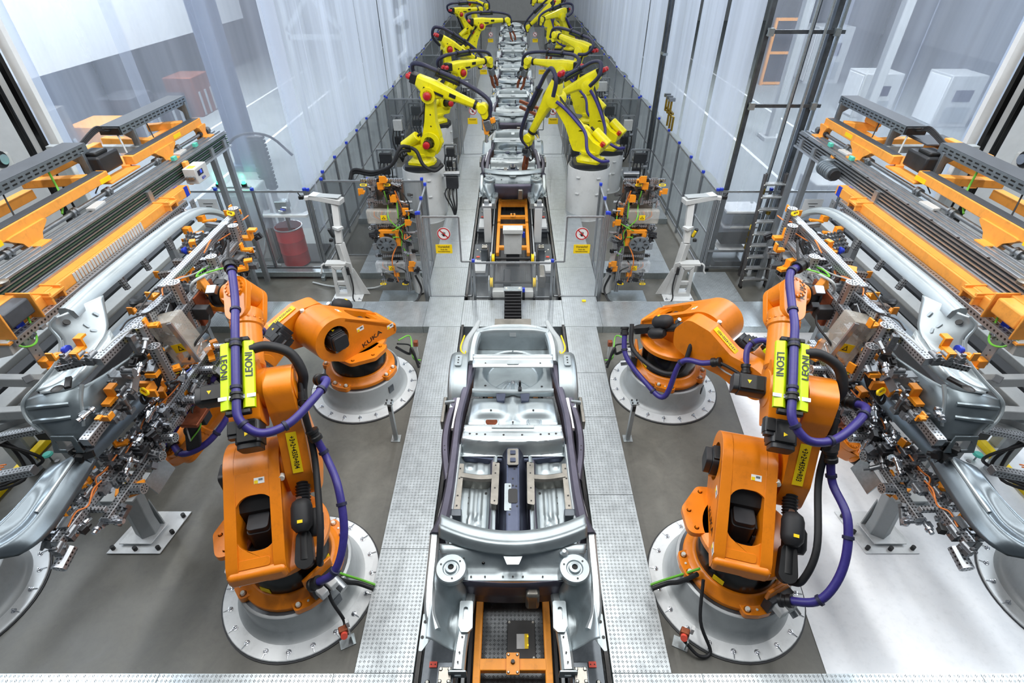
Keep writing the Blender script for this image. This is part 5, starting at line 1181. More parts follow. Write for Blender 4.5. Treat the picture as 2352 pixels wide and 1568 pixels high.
    # orange holders
    for x, y, z, k, rt, sc_ in ((3.62, 6.46, 3.2, 'orange_block', (0, 0, 0), 1.3), (3.70, 6.42, 3.18, 'orange_block', (0, 0, 90), 1.1), (3.36, 6.05, 3.02, 'orange_bracket', (0, 0, 0), 2.0), (3.30, 5.85, 2.96, 'orange_block', (0, 0, 0), 1.4), (3.30, 5.62, 2.82, 'orange_bracket', (0, 0, 20), 1.8), (3.74, 5.06, 2.92, 'orange_bracket', (0, 0, 60), 2.6), (3.86, 5.02, 2.84, 'orange_bracket', (0, 30, 60), 2.6), (3.80, 5.35, 2.86, 'orange_block', (0, 0, 45), 1.9), (3.52, 4.16, 3.02, 'orange_block', (0, 0, 10), 1.3), (3.66, 4.22, 2.98, 'orange_block', (0, 0, 20), 1.1), (3.52, 3.92, 2.64, 'orange_bracket', (0, 0, 90), 2.4), (3.42, 4.02, 2.58, 'orange_block', (0, 0, 30), 1.5), (3.46, 4.3, 2.45, 'orange_block', (0, 0, 0), 1.6), (3.62, 3.86, 2.5, 'orange_bracket', (90, 0, 0), 2.0), (3.84, 3.62, 2.52, 'orange_bracket', (0, 0, 90), 1.8), (3.74, 4.62, 3.06, 'orange_block', (0, 0, 80), 1.3)):
        put(t, k, (s * x, y, z), rt, sc_)
    for p in ((3.60, 6.30, 3.24), (3.62, 3.96, 3.0), (3.58, 3.75, 2.52)): put(t, 'yellow_grip', (s * p[0], p[1], p[2]), (60, 0, 30 * s), 1.3)
    # valve islands
    for bx, by, bz, n in ((3.86, 5.0, 2.78, 7), (3.86, 4.75, 2.68, 6), (3.98, 5.95, 2.98, 5), (3.72, 5.5, 2.8, 5), (3.76, 4.4, 2.72, 6)):
        for i in range(n): put(t, 'valve_block', (s * (bx + .012 * i), by + .075 * (i - n / 2), bz + .014 * i), (0, 0, s * 14), 1.15)
    swarm(t, s, rnd, 46, (3.66, 3.6, 2.80), (3.66, 6.2, 2.92), (.16, .08, .16), ['clamp_body', 'joint_rod', 'sensor_box', 'air_cylinder', 'side_plate', 'joint_block', 'valve_block'])
    swarm(t, s, rnd, 22, (3.86, 3.3, 2.46), (3.70, 4.8, 2.55), (.12, .08, .10), ['clamp_body', 'joint_rod', 'air_cylinder', 'side_plate', 'orange_block', 'joint_block'])
    swarm(t, s, rnd, 22, (3.40, 5.0, 2.70), (3.45, 6.3, 2.75), (.12, .08, .2), ['clamp_body', 'sensor_box', 'air_cylinder', 'joint_block', 'side_plate', 'orange_bracket', 'valve_block'])
    swarm(t, s, rnd, 30, (3.80, 4.4, 2.62), (3.85, 5.9, 2.66), (.14, .1, .1), ['clamp_body', 'joint_rod', 'valve_block', 'sensor_box', 'side_plate', 'joint_block'])
    for i in range(9): wire(t, s, rnd, (3.58 + rnd.uniform(-.06, .1), 3.6 + .3 * i, 3.15), (3.60 + rnd.uniform(-.08, .12), 4.4 + .28 * i, 3.12 - rnd.uniform(0, .2)), .008, rnd.choice(['cable_orange', 'cable_orange', 'rubber', 'cable_grey']), .05)
    for i in range(10): wire(t, s, rnd, (3.7 + rnd.uniform(-.2, .2), 4.4 + .18 * i, 2.85), (3.75 + rnd.uniform(-.2, .2), 4.6 + .18 * i, 2.55), .010, rnd.choice(['rubber', 'cable_orange', 'rubber', 'cable_grey']), .12)
    MB().tube([V(3.36, 5.2, 3.0), V(3.3, 5.0, 3.12), V(3.36, 4.75, 3.15), V(3.44, 4.8, 3.0), V(3.42, 5.1, 2.95), V(3.36, 5.25, 3.05)], .016, 8).build('cable', 'cable_grey', t, world=True)
    MB().tube([V(3.30, 5.35, 2.95), V(3.2, 5.15, 3.10), V(3.28, 4.95, 3.16), V(3.44, 4.95, 3.1), V(3.5, 5.2, 3.05), V(3.42, 5.45, 2.98)], .009, 8).build('cable', 'cable_green', t, world=True)
    MB().tube([V(3.28, 4.7, 2.9), V(3.2, 4.5, 2.8), V(3.28, 4.3, 2.7), V(3.36, 4.2, 2.55)], .012, 8).build('cable', 'rubber', t, world=True)
    MB().tube([V(3.45, 5.55, 3.05), V(3.35, 5.6, 3.2), V(3.25, 5.4, 3.22), V(3.18, 5.1, 3.08)], .014, 8).build('cable', 'rubber', t, world=True)
    for k in range(4): MB().tube([V(3.6, 4.1 - .05 * k, 2.5), V(3.7, 4.0 - .06 * k, 2.30), V(3.82, 4.1 - .05 * k, 2.32), V(3.85, 4.3, 2.45)], .016, 8).build('hose', 'rubber', t, world=True)
    MB().box((s * 3.98, 3.50, 2.86), (.05, .16, .03), rot=(0, 0, 30)).build('pull_tab', 'black', t, world=True, bev=.006)
    MB().lathe([(.035, -.01), (.05, 0), (.035, .01)], 16, Tm(s * 4.0, 3.40, 2.88)).build('pull_ring', 'black', t, world=True)
    for i in range(5): put(t, 'joint_block', (s * (4.0 + rnd.uniform(-.1, .1)), 3.25 + rnd.uniform(-.06, .06), 2.24 + rnd.uniform(-.06, .06)), (i * 40, 0, i * 70), 1.2)
    return t
def dense(rows, k=4):
    rr = [spline(r, k) for r in rows]
    cols = [spline([r[i] for r in rr], k) for i in range(len(rr[0]))]
    return [[c[j] for c in cols] for j in range(len(cols[0]))]
def side_frame(s):
    sd = 'left' if s < 0 else 'right'
    t = thing('side_frame_panel', 'pale grey pressed roof rail and rear quarter held by the upper %s gripper' % sd, 'car panel', (s * 4.2, 3.2, 2.4))
    path = spline([(4.10, 7.15, 2.78), (4.16, 6.95, 2.97), (4.20, 6.65, 3.12), (4.21, 6.25, 3.19), (4.21, 5.6, 3.215), (4.21, 4.9, 3.22), (4.21, 4.45, 3.22), (4.20, 4.08, 3.21)], 6)
    secs = []
    for i, p in enumerate(path):
        d = (path[min(i + 1, len(path) - 1)] - path[max(i - 1, 0)]).normalized(); k = i / (len(path) - 1); wd = lerp(.10, .19, min(1, k * 1.6))
        up = Vector((1, 0, 0)).cross(d).normalized(); 
        if up.z < 0: up.negate()
        o = Vector((1, 0, 0)); c = []
        for a, b in ((-.35, -.62), (.30, -.50), (.62, -.12), (.60, .25), (.25, .48), (-.25, .50), (-.60, .26), (-.70, -.1)):
            q = p + o * (b * -wd * .9) * -1 * .9 + up * (a * -wd * .55) * -1
            c.append((s * q.x, q.y, q.z))
        secs.append(c)
    MB().loft(secs).build('roof_rail', 'panel', t, world=True, smooth=50, bev=0)
    rows = [[(4.22, 3.99, 3.235), (4.17, 4.12, 3.23), (4.11, 4.26, 3.225), (4.05, 4.39, 3.22)],
            [(4.27, 3.93, 3.17), (4.17, 4.05, 3.13), (4.08, 4.18, 3.12), (4.03, 4.33, 3.14)],
            [(4.21, 3.90, 3.03), (4.13, 3.98, 3.02), (4.06, 4.10, 3.03), (4.00, 4.25, 3.05)],
            [(4.22, 3.78, 2.90), (4.12, 3.90, 2.92), (4.05, 4.00, 2.94), (3.98, 4.15, 2.96)],
            [(4.31, 3.63, 2.79), (4.21, 3.70, 2.80), (4.12, 3.78, 2.83), (4.02, 3.92, 2.87)],
            [(4.36, 3.52, 2.73), (4.27, 3.54, 2.74), (4.20, 3.58, 2.755), (4.12, 3.64, 2.77)]]
    MB().grid(dense([[(s * q[0], q[1], q[2]) for q in r] for r in rows])).build('quarter_panel', 'panel', t, world=True, smooth=60, solid=.012)
    rows = [[(4.42, 3.46, 2.69), (4.27, 3.52, 2.73), (4.15, 3.56, 2.73), (4.05, 3.60, 2.72), (3.97, 3.70, 2.70), (3.82, 4.26, 2.66)],
            [(4.44, 3.42, 2.62), (4.29, 3.40, 2.66), (4.16, 3.42, 2.66), (4.05, 3.46, 2.64), (3.96, 3.58, 2.62), (3.80, 4.2, 2.56)],
            [(4.40, 3.37, 2.54), (4.28, 3.34, 2.58), (4.15, 3.36, 2.57), (4.04, 3.40, 2.55), (3.94, 3.52, 2.52), (3.80, 4.1, 2.46)],
            [(4.30, 3.32, 2.44), (4.22, 3.30, 2.48), (4.12, 3.31, 2.47), (4.03, 3.34, 2.44), (3.95, 3.42, 2.42), (3.86, 3.8, 2.40)],
            [(4.24, 3.28, 2.36), (4.18, 3.27, 2.36), (4.10, 3.27, 2.35), (4.02, 3.29, 2.33), (3.97, 3.34, 2.33), (3.92, 3.5, 2.34)]]
    MB().grid(dense([[(s * q[0], q[1], q[2]) for q in r] for r in rows])).build('wheel_arch', 'panel_dark', t, world=True, smooth=60, solid=.012)
    MB().tube([(s * 4.23, 3.99, 3.24), (s * 4.28, 3.93, 3.17), (s * 4.23, 3.89, 3.03), (s * 4.24, 3.77, 2.90), (s * 4.33, 3.62, 2.79), (s * 4.43, 3.47, 2.70), (s * 4.46, 3.42, 2.62), (s * 4.42, 3.36, 2.53), (s * 4.32, 3.31, 2.43)], .016, 8).build('edge_flange', 'panel', t, world=True)
    MB().grid(dense([[(s * q[0], q[1], q[2]) for q in r] for r in ([(3.96, 4.16, 2.96), (4.03, 3.93, 2.875), (4.13, 3.65, 2.78), (4.30, 3.50, 2.745)], [(3.90, 4.10, 2.88), (3.96, 3.84, 2.78), (4.06, 3.58, 2.72), (4.27, 3.48, 2.74)])])).build('arch_flange', 'panel', t, world=True, smooth=60, solid=.012)
    for q in ([(4.40, 3.41, 2.63), (4.28, 3.39, 2.665), (4.15, 3.41, 2.665), (4.05, 3.45, 2.645)], [(4.36, 3.35, 2.52), (4.26, 3.325, 2.56), (4.14, 3.34, 2.56), (4.04, 3.385, 2.54)]): MB().tube([(s * a, b, c) for a, b, c in q], .022, 8).build('pressed_rib', 'panel_dark', t, world=True)
    MB().tube([(s * 4.00, 3.62, 2.73), (s * 3.99, 3.52, 2.64), (s * 3.98, 3.45, 2.54), (s * 3.98, 3.38, 2.43)], .018, 8).build('pressed_rib', 'panel', t, world=True)
    MB().prism(circ(0, 0, .03, 16), 0, .01, Tm(s * 4.175, 4.0, 3.165) @ Rm(-s * 40, 'Y')).build('gauge_hole', 'black', t, world=True)
    for x, y, z, rx in ((4.10, 4.08, 3.07, 0), (4.12, 3.92, 2.96, 30), (4.06, 4.2, 3.12, 10), (4.06, 4.08, 3.01, 40), (4.2, 3.74, 2.82, 60)):
        MB().prism(rrect(-.028, -.013, .028, .013, .012), 0, .012, Tm(s * (x - .01), y, z) @ Rm(-s * 55, 'Y') @ Rm(rx, 'Z')).build('emboss', 'panel', t, world=True, bev=.005)
    pb = MB().prism([(-.13, -.09), (.15, -.09), (.12, .10), (-.09, .10)], -.008, .008, Tm(s * 4.11, 3.24, 2.33) @ Rm(80, 'X'), [rrect(-.07, -.055, .08, .05, .015)]).build('arch_bracket', 'panel_dark', t, world=True, bev=.004)
    return t
def gripper_lower(s):
    sd = 'left' if s < 0 else 'right'; rnd = random.Random(23)
    t = thing('robot_gripper', 'long low gripper of perforated profiles holding the door sill on the %s' % sd, 'gripper', (s * 3.9, 4.2, 1.5), 0, 'robot grippers')
    V = lambda x, y, z: (s * x, y, z)
    for a, b, w_ in (((3.98, 2.55, 1.82), (3.98, 4.05, 1.80), .08), ((3.93, 3.9, 1.80), (3.90, 5.45, 1.82), .085), ((3.84, 2.9, 1.66), (3.84, 5.3, 1.66), .07), ((4.16, 3.2, 1.74), (4.16, 5.0, 1.72), .05), ((3.9, 4.3, 1.5), (3.9, 4.3, 1.8), .08)):
        profile(t, V(*a), V(*b), w_)
    for y in (2.95, 3.3, 3.75, 4.4, 4.75, 5.25): profile(t, V(3.82, y, 1.76), V(4.22, y, 1.78), .05)
    for y, z in ((5.32, 1.82), (4.95, 1.76), (4.45, 1.72), (3.92, 1.66), (3.66, 1.66), (3.28, 1.62)): star_tube(t, V(3.92, y, z), V(3.70, y, z + .02), .055)
    star_tube(t, V(3.95, 2.60, 1.7), V(3.95, 2.42, 1.66), .06)
    for x, y, z in ((4.16, 3.05, 1.84), (4.14, 3.55, 1.84), (4.14, 4.1, 1.82), (4.14, 4.6, 1.8), (4.1, 2.68, 1.78), (4.14, 5.05, 1.82)): clamp_unit(t, s, (x, y, z), .6)
    swarm(t, s, rnd, 60, (3.98, 2.5, 1.80), (3.98, 5.3, 1.80), (.15, .08, .09), ['clamp_body', 'joint_rod', 'sensor_box', 'air_cylinder', 'side_plate', 'joint_block', 'valve_block', 'clamp_body'])
    swarm(t, s, rnd, 30, (3.86, 2.9, 1.68), (3.86, 5.1, 1.70), (.08, .08, .12), ['clamp_body', 'joint_rod', 'side_plate', 'joint_block', 'valve_block', 'air_cylinder'])
    swarm(t, s, rnd, 24, (4.0, 3.5, 1.86), (3.98, 4.6, 1.86), (.12, .08, .06), ['clamp_body', 'joint_rod', 'valve_block', 'joint_block', 'air_cylinder'])
    for x, y, z, k, rz, sc_ in ((4.12, 3.14, 1.88, 'orange_bracket', 60, 2.2), (4.0, 3.62, 1.92, 'orange_block', 20, 1.3), (4.06, 4.42, 1.90, 'orange_bracket', 50, 2.2), (3.98, 4.3, 1.84, 'orange_bracket', 100, 2.0), (3.84, 5.2, 1.90, 'orange_bracket', 40, 1.6), (3.78, 5.1, 1.84, 'orange_bracket', 120, 1.6), (3.92, 3.42, 1.62, 'orange_block', 0, 1.5), (3.84, 3.3, 1.55, 'orange_bracket', 30, 1.6), (4.1, 2.78, 1.80, 'orange_bracket', 80, 1.6), (3.86, 4.6, 1.6, 'orange_block', 0, 2.0), (4.02, 4.9, 1.86, 'orange_block', 30, 1.2)):
        put(t, k, (s * x, y, z), (0, 0, rz), sc_)
    put(t, 'suction_cup', (s * 4.22, 3.22, 1.9), (0, s * 90, 0), .9); put(t, 'yellow_grip', (s * 4.0, 4.75, 1.92), (50, 0, 40), 1.2); put(t, 'yellow_grip', (s * 3.86, 3.36, 1.66), (50, 0, 40), 1.2)
    for i in range(9): wire(t, s, rnd, (4.0 + rnd.uniform(-.06, .06), 2.7 + .28 * i, 1.86), (3.98 + rnd.uniform(-.08, .08), 3.2 + .28 * i, 1.86), .008, rnd.choice(['cable_orange', 'cable_orange', 'rubber', 'cable_blue']), .04)
    MB().box((s * 3.78, 4.45, 1.5), (.2, .4, .05)).build('adapter_plate', 'copper', t, world=True, bev=.01); MB().box((s * 3.80, 4.52, 1.42), (.16, .16, .2)).build('changer_half', 'dark', t, world=True, bev=.01)
    MB().bar(V(3.98, 4.4, .98), V(3.86, 4.45, 1.45), .16, .16).build('adapter_neck', 'dark', t, world=True, bev=.02)
    for k in range(5): wire(t, s, rnd, (3.9, 4.3, 1.2), (3.75 + .08 * k, 4.7, 1.6), .010, ['rubber', 'cable_green', 'rubber', 'cable_grey', 'rubber'][k], .12)
    MB().box((s * 3.74, 3.55, 1.5), (.012, .34, .2), rot=(0, 20 * s, 0)).build('guard_sheet', 'galv', t, world=True); MB().box((s * 3.66, 5.05, 1.72), (.012, .24, .12), rot=(0, 30 * s, 0)).build('guard_sheet', 'film', t, world=True)
    return t
def sill_panel(s):
    sd = 'left' if s < 0 else 'right'
    t = thing('sill_panel', 'long dull grey door sill and hinge post held by the lower %s gripper' % sd, 'car panel', (s * 4.3, 2.5, 1.6))
    path = spline([(4.06, 5.55, 1.86), (4.08, 5.15, 1.90), (4.10, 4.4, 1.97), (4.10, 3.75, 2.03), (4.10, 3.26, 2.10)], 6); secs = []
    for i, p in enumerate(path):
        k = i / (len(path) - 1); w_ = lerp(.055, .085, k); secs.append([(s * (p.x + a * w_), p.y, p.z + b * w_) for a, b in ((-1.0, -.7), (-.8, .3), (-.1, .85), (.6, .6), (.9, -.1), (.6, -.9))])
    MB().loft(secs).build('sill', 'panel_sill', t, world=True, smooth=50)
    rows = [[(4.00, 3.33, 2.03), (4.07, 3.33, 2.11), (4.14, 3.29, 2.14), (4.20, 3.27, 2.07)],
            [(4.00, 3.13, 1.99), (4.08, 3.13, 2.11), (4.18, 3.11, 2.16), (4.28, 3.13, 2.14)],
            [(3.98, 2.85, 1.97), (4.08, 2.83, 2.09), (4.18, 2.81, 2.09), (4.26, 2.81, 2.15)],
            [(3.96, 2.63, 1.97), (4.06, 2.59, 2.09), (4.17, 2.57, 2.07), (4.28, 2.57, 2.15)],
            [(3.98, 2.45, 1.99), (4.10, 2.39, 2.09), (4.24, 2.33, 2.11), (4.38, 2.31, 2.15)],
            [(4.06, 2.35, 1.99), (4.20, 2.27, 2.05), (4.34, 2.21, 2.09), (4.50, 2.17, 2.13)]]
    MB().grid(dense([[(s * q[0], q[1], q[2]) for q in r] for r in rows])).build('hinge_post', 'panel_sill', t, world=True, smooth=60, solid=.012)
    MB().tube([(s * 4.10, 3.25, 2.16), (s * 4.10, 2.93, 2.12), (s * 4.09, 2.68, 2.105)], .018, 8).build('swage_line', 'panel', t, world=True)
    MB().prism(circ(0, 0, .02, 14), 0, .006, Tm(s * 4.23, 3.19, 2.165)).build('gauge_hole', 'black', t, world=True)
    return t
def dock_stand(s):
    sd = 'left' if s < 0 else 'right'
    t = thing('dock_stand', 'grey folded steel stand on a bolted floor plate under the %s lower gripper' % sd, 'stand', (s * 4.64, 3.79, 0))
    MB().prism([(-.36, -.26), (.30, -.26), (.40, .34), (-.22, .34)], .01, .025, Tm(s * 4.64, 3.79, 0) @ mirX(-s)).build('floor_plate', 'flange_white', t, world=True, bev=.004)
    MB().prism([(-.24, -.16), (.16, -.16), (.22, .14), (-.18, .14)], .06, .075, Tm(s * 4.64, 3.79, 0) @ mirX(-s)).build('top_plate', 'flange_white', t, world=True, bev=.004)
    for a, b in ((-.30, -.2), (.26, -.2), (.34, .26), (-.2, .28), (-.02, -.21), (.32, .02)): MB().cyl((s * (4.64 - a), 3.79 + b, .02), (s * (4.64 - a), 3.79 + b, .08), .025, n=8).build('levelling_bolt', 'black', t, world=True)
    secs = []
    for z, cx, w_, d in ((.075, 4.62, .26, .18), (.3, 4.60, .24, .17), (.75, 4.54, .24, .17), (.95, 4.52, .28, .22)):
        secs.append([(s * (cx + a * w_ / 2), 3.80 + b * d, z) for a, b in ((-1, -.2), (0, -.62), (1, -.2), (1, .5), (-1, .5))])
    MB().loft(secs).build('column', 'post_grey', t, world=True, smooth=20, bev=.008)
    MB().prism([(-.17, -.2), (.2, -.2), (.24, .2), (-.12, .24)], .95, .975, Tm(s * 4.50, 3.80, 0)).build('head_plate', 'post_grey', t, world=True, bev=.006)
    MB().box((s * 4.40, 3.72, 1.02), (.22, .14, .08), rot=(0, 0, 25)).build('dock_block', 'orange_matt', t, world=True, bev=.01); MB().box((s * 4.62, 3.86, 1.02), (.12, .1, .06)).build('dock_block', 'orange_matt', t, world=True, bev=.01)
    MB().prism([(0, 0), (.2, 0), (0, .5)], -.008, .008, Tm(s * 4.46, 3.92, .075) @ Rm(90, 'X') @ mirX(s)).build('gusset', 'post_grey', t, world=True)
    return t
for s in (-1, 1):
    gripper_upper(s); side_frame(s); gripper_lower(s); sill_panel(s); dock_stand(s)
    sd = 'left' if s < 0 else 'right'
    t = thing('tool_base', 'small round white base disc behind the %s grippers' % sd, 'base', (s * 4.9, 7.55, 0))
    MB().lathe([(.42, 0), (.42, .03), (.1, .035)], 40).build('disc', 'flange_white', t)
    for i in range(10): use('anchor_bolt', ANCHOR, t, Rm(36 * i, 'Z') @ Tm(.36, 0, .03), mat='chrome')
    MB().box((0, 0, .45), (.16, .16, .85)).build('post', 'post_grey', t, bev=.01)
    MB().lathe([(.14, .88), (.20, 1.02), (.19, 1.25), (.14, 1.25)], 24, cap=False).build('glass_pot', 'film', t); MB().lathe([(.21, .98), (.225, .99), (.225, 1.02), (.21, 1.03)], 24, cap=False).build('pot_ring', 'alu', t)
    MB().cyl((0, 0, .88), (0, 0, 1.1), .07, n=12).build('pot_core', 'dark', t)
t = thing('waste_bin', 'grey bin with blue liner behind the left grippers', 'bin', (-5.3, 6.6, 0)); MB().lathe([(.14, 0), (.18, .5), (.17, .5)], 24).build('body', 'galv', t); MB().lathe([(.17, .44), (.19, .54), (.12, .50), (.0001, .46)], 24).build('liner', 'blue', t)
t = thing('hose_reel', 'yellow hose coil on a box behind the right grippers', 'hose', (5.3, 6.6, 0)); MB().box((0, 0, .2), (.3, .3, .4)).build('box', 'ral_grey', t); MB().tube([(.13 * math.cos(a * .5), .13 * math.sin(a * .5), .42 + a * .012) for a in range(30)], .028, 8).build('coil', 'sign_yellow', t)
# ================================================================== OVERHEAD CONVEYORS, RACK RAILS
def conveyor(s):
    sd = 'left' if s < 0 else 'right'; V = lambda x, y, z: (s * x, y, z)
    t = thing('overhead_conveyor', 'amber framed overhead conveyor running back along the %s' % sd, 'conveyor', (s * 5.5, 2.6, 0))
    # running rail
    MB().box((s * 5.46, 6.3, 3.17), (.26, 7.6, .03)).build('rail_top', 'alu_dull', t, world=True, bev=.004)
    for k in (-.09, 0, .09): MB().box((s * (5.46 + k), 6.3, 3.195), (.035, 7.6, .025)).build('rail_rib', 'alu_dull', t, world=True, bev=.003)
    MB().box((s * 5.40, 6.3, 3.05), (.05, 7.6, .22)).build('rail_web', 'dark', t, world=True)
    if s < 0:
        for i in range(6): MB().box((s * 5.355, 6.3, 2.965 + i * .034), (.03, 7.6, .015)).build('conductor_bar', 'green_belt' if i % 2 else 'tray_galv', t, world=True)
    else:
        for i in range(4): MB().box((s * 5.355, 6.3, 2.97 + i * .048), (.03, 7.6, .02)).build('conductor_bar', 'alu_dull', t, world=True)
        for i in range(14): MB().cyl(V(5.30, 3.2 + i * .5, 3.19), V(5.30, 3.2 + i * .5, 3.2), .016, n=8).build('rail_bolt', 'black', t, world=True)
    MB().box((s * 5.33, 6.3, 2.935), (.06, 7.6, .03)).build('rail_lip', 'alu', t, world=True)
    # amber main beam in two lengths with forked hangers
    for y0, y1 in ((9.85, 7.75), (7.15, 2.6)):
        MB().box((s * 5.66, (y0 + y1) / 2, 3.43), (.15, abs(y1 - y0), .13)).build('main_beam', 'amber', t, world=True, bev=.012)
        MB().box((s * 5.66, (y0 + y1) / 2, 3.4985), (.13, abs(y1 - y0) - .1, .006)).build('beam_top', 'tray_dark', t, world=True)
    for y in (9.78, 8.55, 5.55, 3.6):
        wd = .14 if y > 9 else .34
        MB().prism(rpoly([(-wd, .02), (wd, .02), (wd * .45, -.10), (.09, -.22), (-.09, -.22), (-wd * .45, -.10)], .03), -.065, .065, Tm(s * 5.62, y, 3.37) @ Rm(90, 'Z') @ Rm(90, 'X')).build('hanger', 'amber', t, world=True, bev=.01)
        MB().box((s * 5.54, y, 3.20), (.20, .18, .02)).build('hanger_foot', 'amber', t, world=True, bev=.004)
        MB().cyl(V(5.60, y - .12, 3.25), V(5.60, y + .12, 3.25), .045, n=12).build('hanger_bush', 'dark', t, world=True)
    MB().cyl(V(5.60, 2.6, 3.25), V(5.60, 9.95, 3.25), .028, n=12).build('drive_shaft', 'steel', t, world=True)
    for y in (9.95, 8.9, 8.25, 7.0, 6.3, 5.2):
        MB().lathe([(.028, -.05), (.055, -.05), (.055, -.02), (.04, -.01), (.04, .01), (.055, .02), (.055, .05), (.028, .05)], 14, Tm(s * 5.60, y, 3.25) @ Rm(90, 'X')).build('shaft_coupling', 'steel', t, world=True)
    for y in (8.8, 6.6, 4.6): MB().box((s * 5.52, y, 3.215), (.12, .26, .035), rot=(0, 0, 6)).build('shaft_seat', 'stand_grey', t, world=True, bev=.005)
    # cross beams and secondary frame
    for y0, y1, z, x0, x1 in ((9.55, 9.35, 3.46, 5.75, 6.25), (8.6, 8.7, 3.44, 5.75, 6.6), (6.95, 6.8, 3.44, 5.75, 6.5), (5.3, 5.3, 3.42, 5.75, 6.6), (4.0, 4.0, 3.42, 5.75, 6.7)):
        MB().bar(V(x0, y0, z), V(x1, y1, z), .13, .11).build('cross_beam', 'amber', t, world=True, bev=.01)
    MB().bar(V(6.0, 9.6, 3.40), V(6.0, 8.5, 3.40), .12, .03).build('web_plate', 'amber', t, world=True, bev=.004); MB().bar(V(6.35, 8.2, 3.5), V(6.35, 6.9, 3.5), .12, .12).build('rear_beam', 'amber', t, world=True, bev=.01)
    MB().bar(V(6.3, 6.6, 3.38), V(6.3, 4.2, 3.38), .13, .12).build('rear_beam', 'amber', t, world=True, bev=.01)
    MB().bar(V(5.95, 8.1, 3.36), V(5.70, 7.7, 3.34), .11, .06).build('brace', 'amber', t, world=True); MB().bar(V(5.66, 7.8, 3.33), V(5.66, 7.1, 3.33), .2, .03).build('motor_plate', 'amber', t, world=True, bev=.004)
    if s > 0:
        MB().bar(V(6.5, 8.05, 3.62), V(6.5, 7.25, 3.62), .12, .10).build('portal_beam', 'amber', t, world=True, bev=.01); MB().bar(V(6.55, 7.3, 3.2), V(6.55, 7.3, 3.66), .1, .1).build('portal_leg', 'amber', t, world=True); MB().box((s * 6.35, 8.1, 3.62), (.55, .5, .02)).build('deck_plate', 'tray_dark', t, world=True)
        MB().box((s * 6.1, 9.3, 3.62), (.1, .36, .2)).build('cable_saddle', 'amber', t, world=True, bev=.02)
    # black chain motor box
    m = MB().box((s * 5.84, 7.45, 3.52), (.30, .46, .24)).build('drive_unit', 'motor', t, world=True, bev=.03)
    MB().box((s * 5.84, 7.40, 3.66), (.22, .26, .06)).build('drive_lid', 'black', m, world=True, bev=.02); MB().cyl(V(5.98, 7.55, 3.5), V(6.18, 7.6, 3.5), .10, n=14).build('drive_motor', 'motor', m, world=True)
    for k in range(5): MB().box((s * (6.0 + .03 * k), 7.58, 3.5), (.008, .22, .22)).build('cooling_fin', 'black', m, world=True)
    # cable trays: dark lid, galvanised slotted side
    for y0, y1 in ((10.1, 8.15), (7.35, 2.6)):
        MB().box((s * 6.02, (y0 + y1) / 2, 3.80), (.30, abs(y0 - y1), .012)).build('tray_lid', 'tray_dark', t, world=True)
        sdp = MB().box((s * 5.87, (y0 + y1) / 2, 3.74), (.012, abs(y0 - y1), .12)).build('tray_side', 'tray_galv', t, world=True); MB().box((s * 6.17, (y0 + y1) / 2, 3.74), (.012, abs(y0 - y1), .12)).build('tray_side', 'tray_galv', t, world=True)
        MB().box((s * 6.02, (y0 + y1) / 2, 3.685), (.30, abs(y0 - y1), .012)).build('tray_floor', 'tray_galv', t, world=True)
        n = int(abs(y0 - y1) / .12)
        for i in range(n): 
            for zz in (3.72, 3.765): MB().box((s * 5.863, min(y0, y1) + .06 + i * .12, zz), (.004, .07, .018)).build('slot', 'black', sdp, world=True, smooth=0)
    for y in (10.0, 8.4, 7.2, 4.6): MB().bar(V(5.88, y, 3.42), V(5.88, y, 3.72), .09, .05).build('tray_post', 'tray_galv', t, world=True, bev=.004); MB().prism([(0, 0), (.22, 0), (0, -.14)], -.004, .004, Tm(s * 5.9, y, 3.67) @ Rm(90, 'X') @ mirX(s)).build('tray_gusset', 'tray_galv', t, world=True)
    MB().box((s * 6.02, 8.12, 3.74), (.30, .03, .1)).build('tray_mouth', 'black', t, world=True)
    # tall hanger posts to the roof
    for y in (8.4, 5.3, 4.5): MB().box((s * 7.25, y, 1.7), (.14, .14, 3.4)).build('support_leg', 'post_grey', t, world=True); MB().box((s * 6.5, y, 3.40), (1.6, .12, .10)).build('support_beam', 'post_grey', t, world=True)
    # loose cables
    rnd = random.Random(5)
    for i in range(7):
        y = 8.9 - i * .75
        MB().tube([V(5.95, y, 3.7), V(5.86, y - .1, 3.5 + rnd.uniform(-.1, .1)), V(5.75, y - .25, 3.36), V(5.62, y - .4 - rnd.uniform(0, .2), 3.3)], .009 + .004 * (i % 2), 6).build('cable', ['rubber', 'cable_grey', 'rubber', 'cable_green'][i % 4], t, world=True)
    for k in range(4): MB().tube([V(5.95, 7.3 - k * .05, 3.72), V(5.98, 7.8, 3.82 + k * .02), V(6.0, 8.0, 3.78), V(6.02, 8.15, 3.74)], .014, 6).build('cable', 'rubber', t, world=True)
    for y in (9.1, 8.4): MB().box((s * 5.40, y, 3.25), (.06, .09, .06)).build('rail_stop', 'mint', t, world=True, bev=.006)
    for y, z in ((7.05, 3.40), (5.1, 3.38), (9.0, 3.43)): MB().box((s * 5.583, y, z), (.004, .22, .06)).build('yellow_label', 'sign_yellow', t, world=True, smooth=0)
    return t
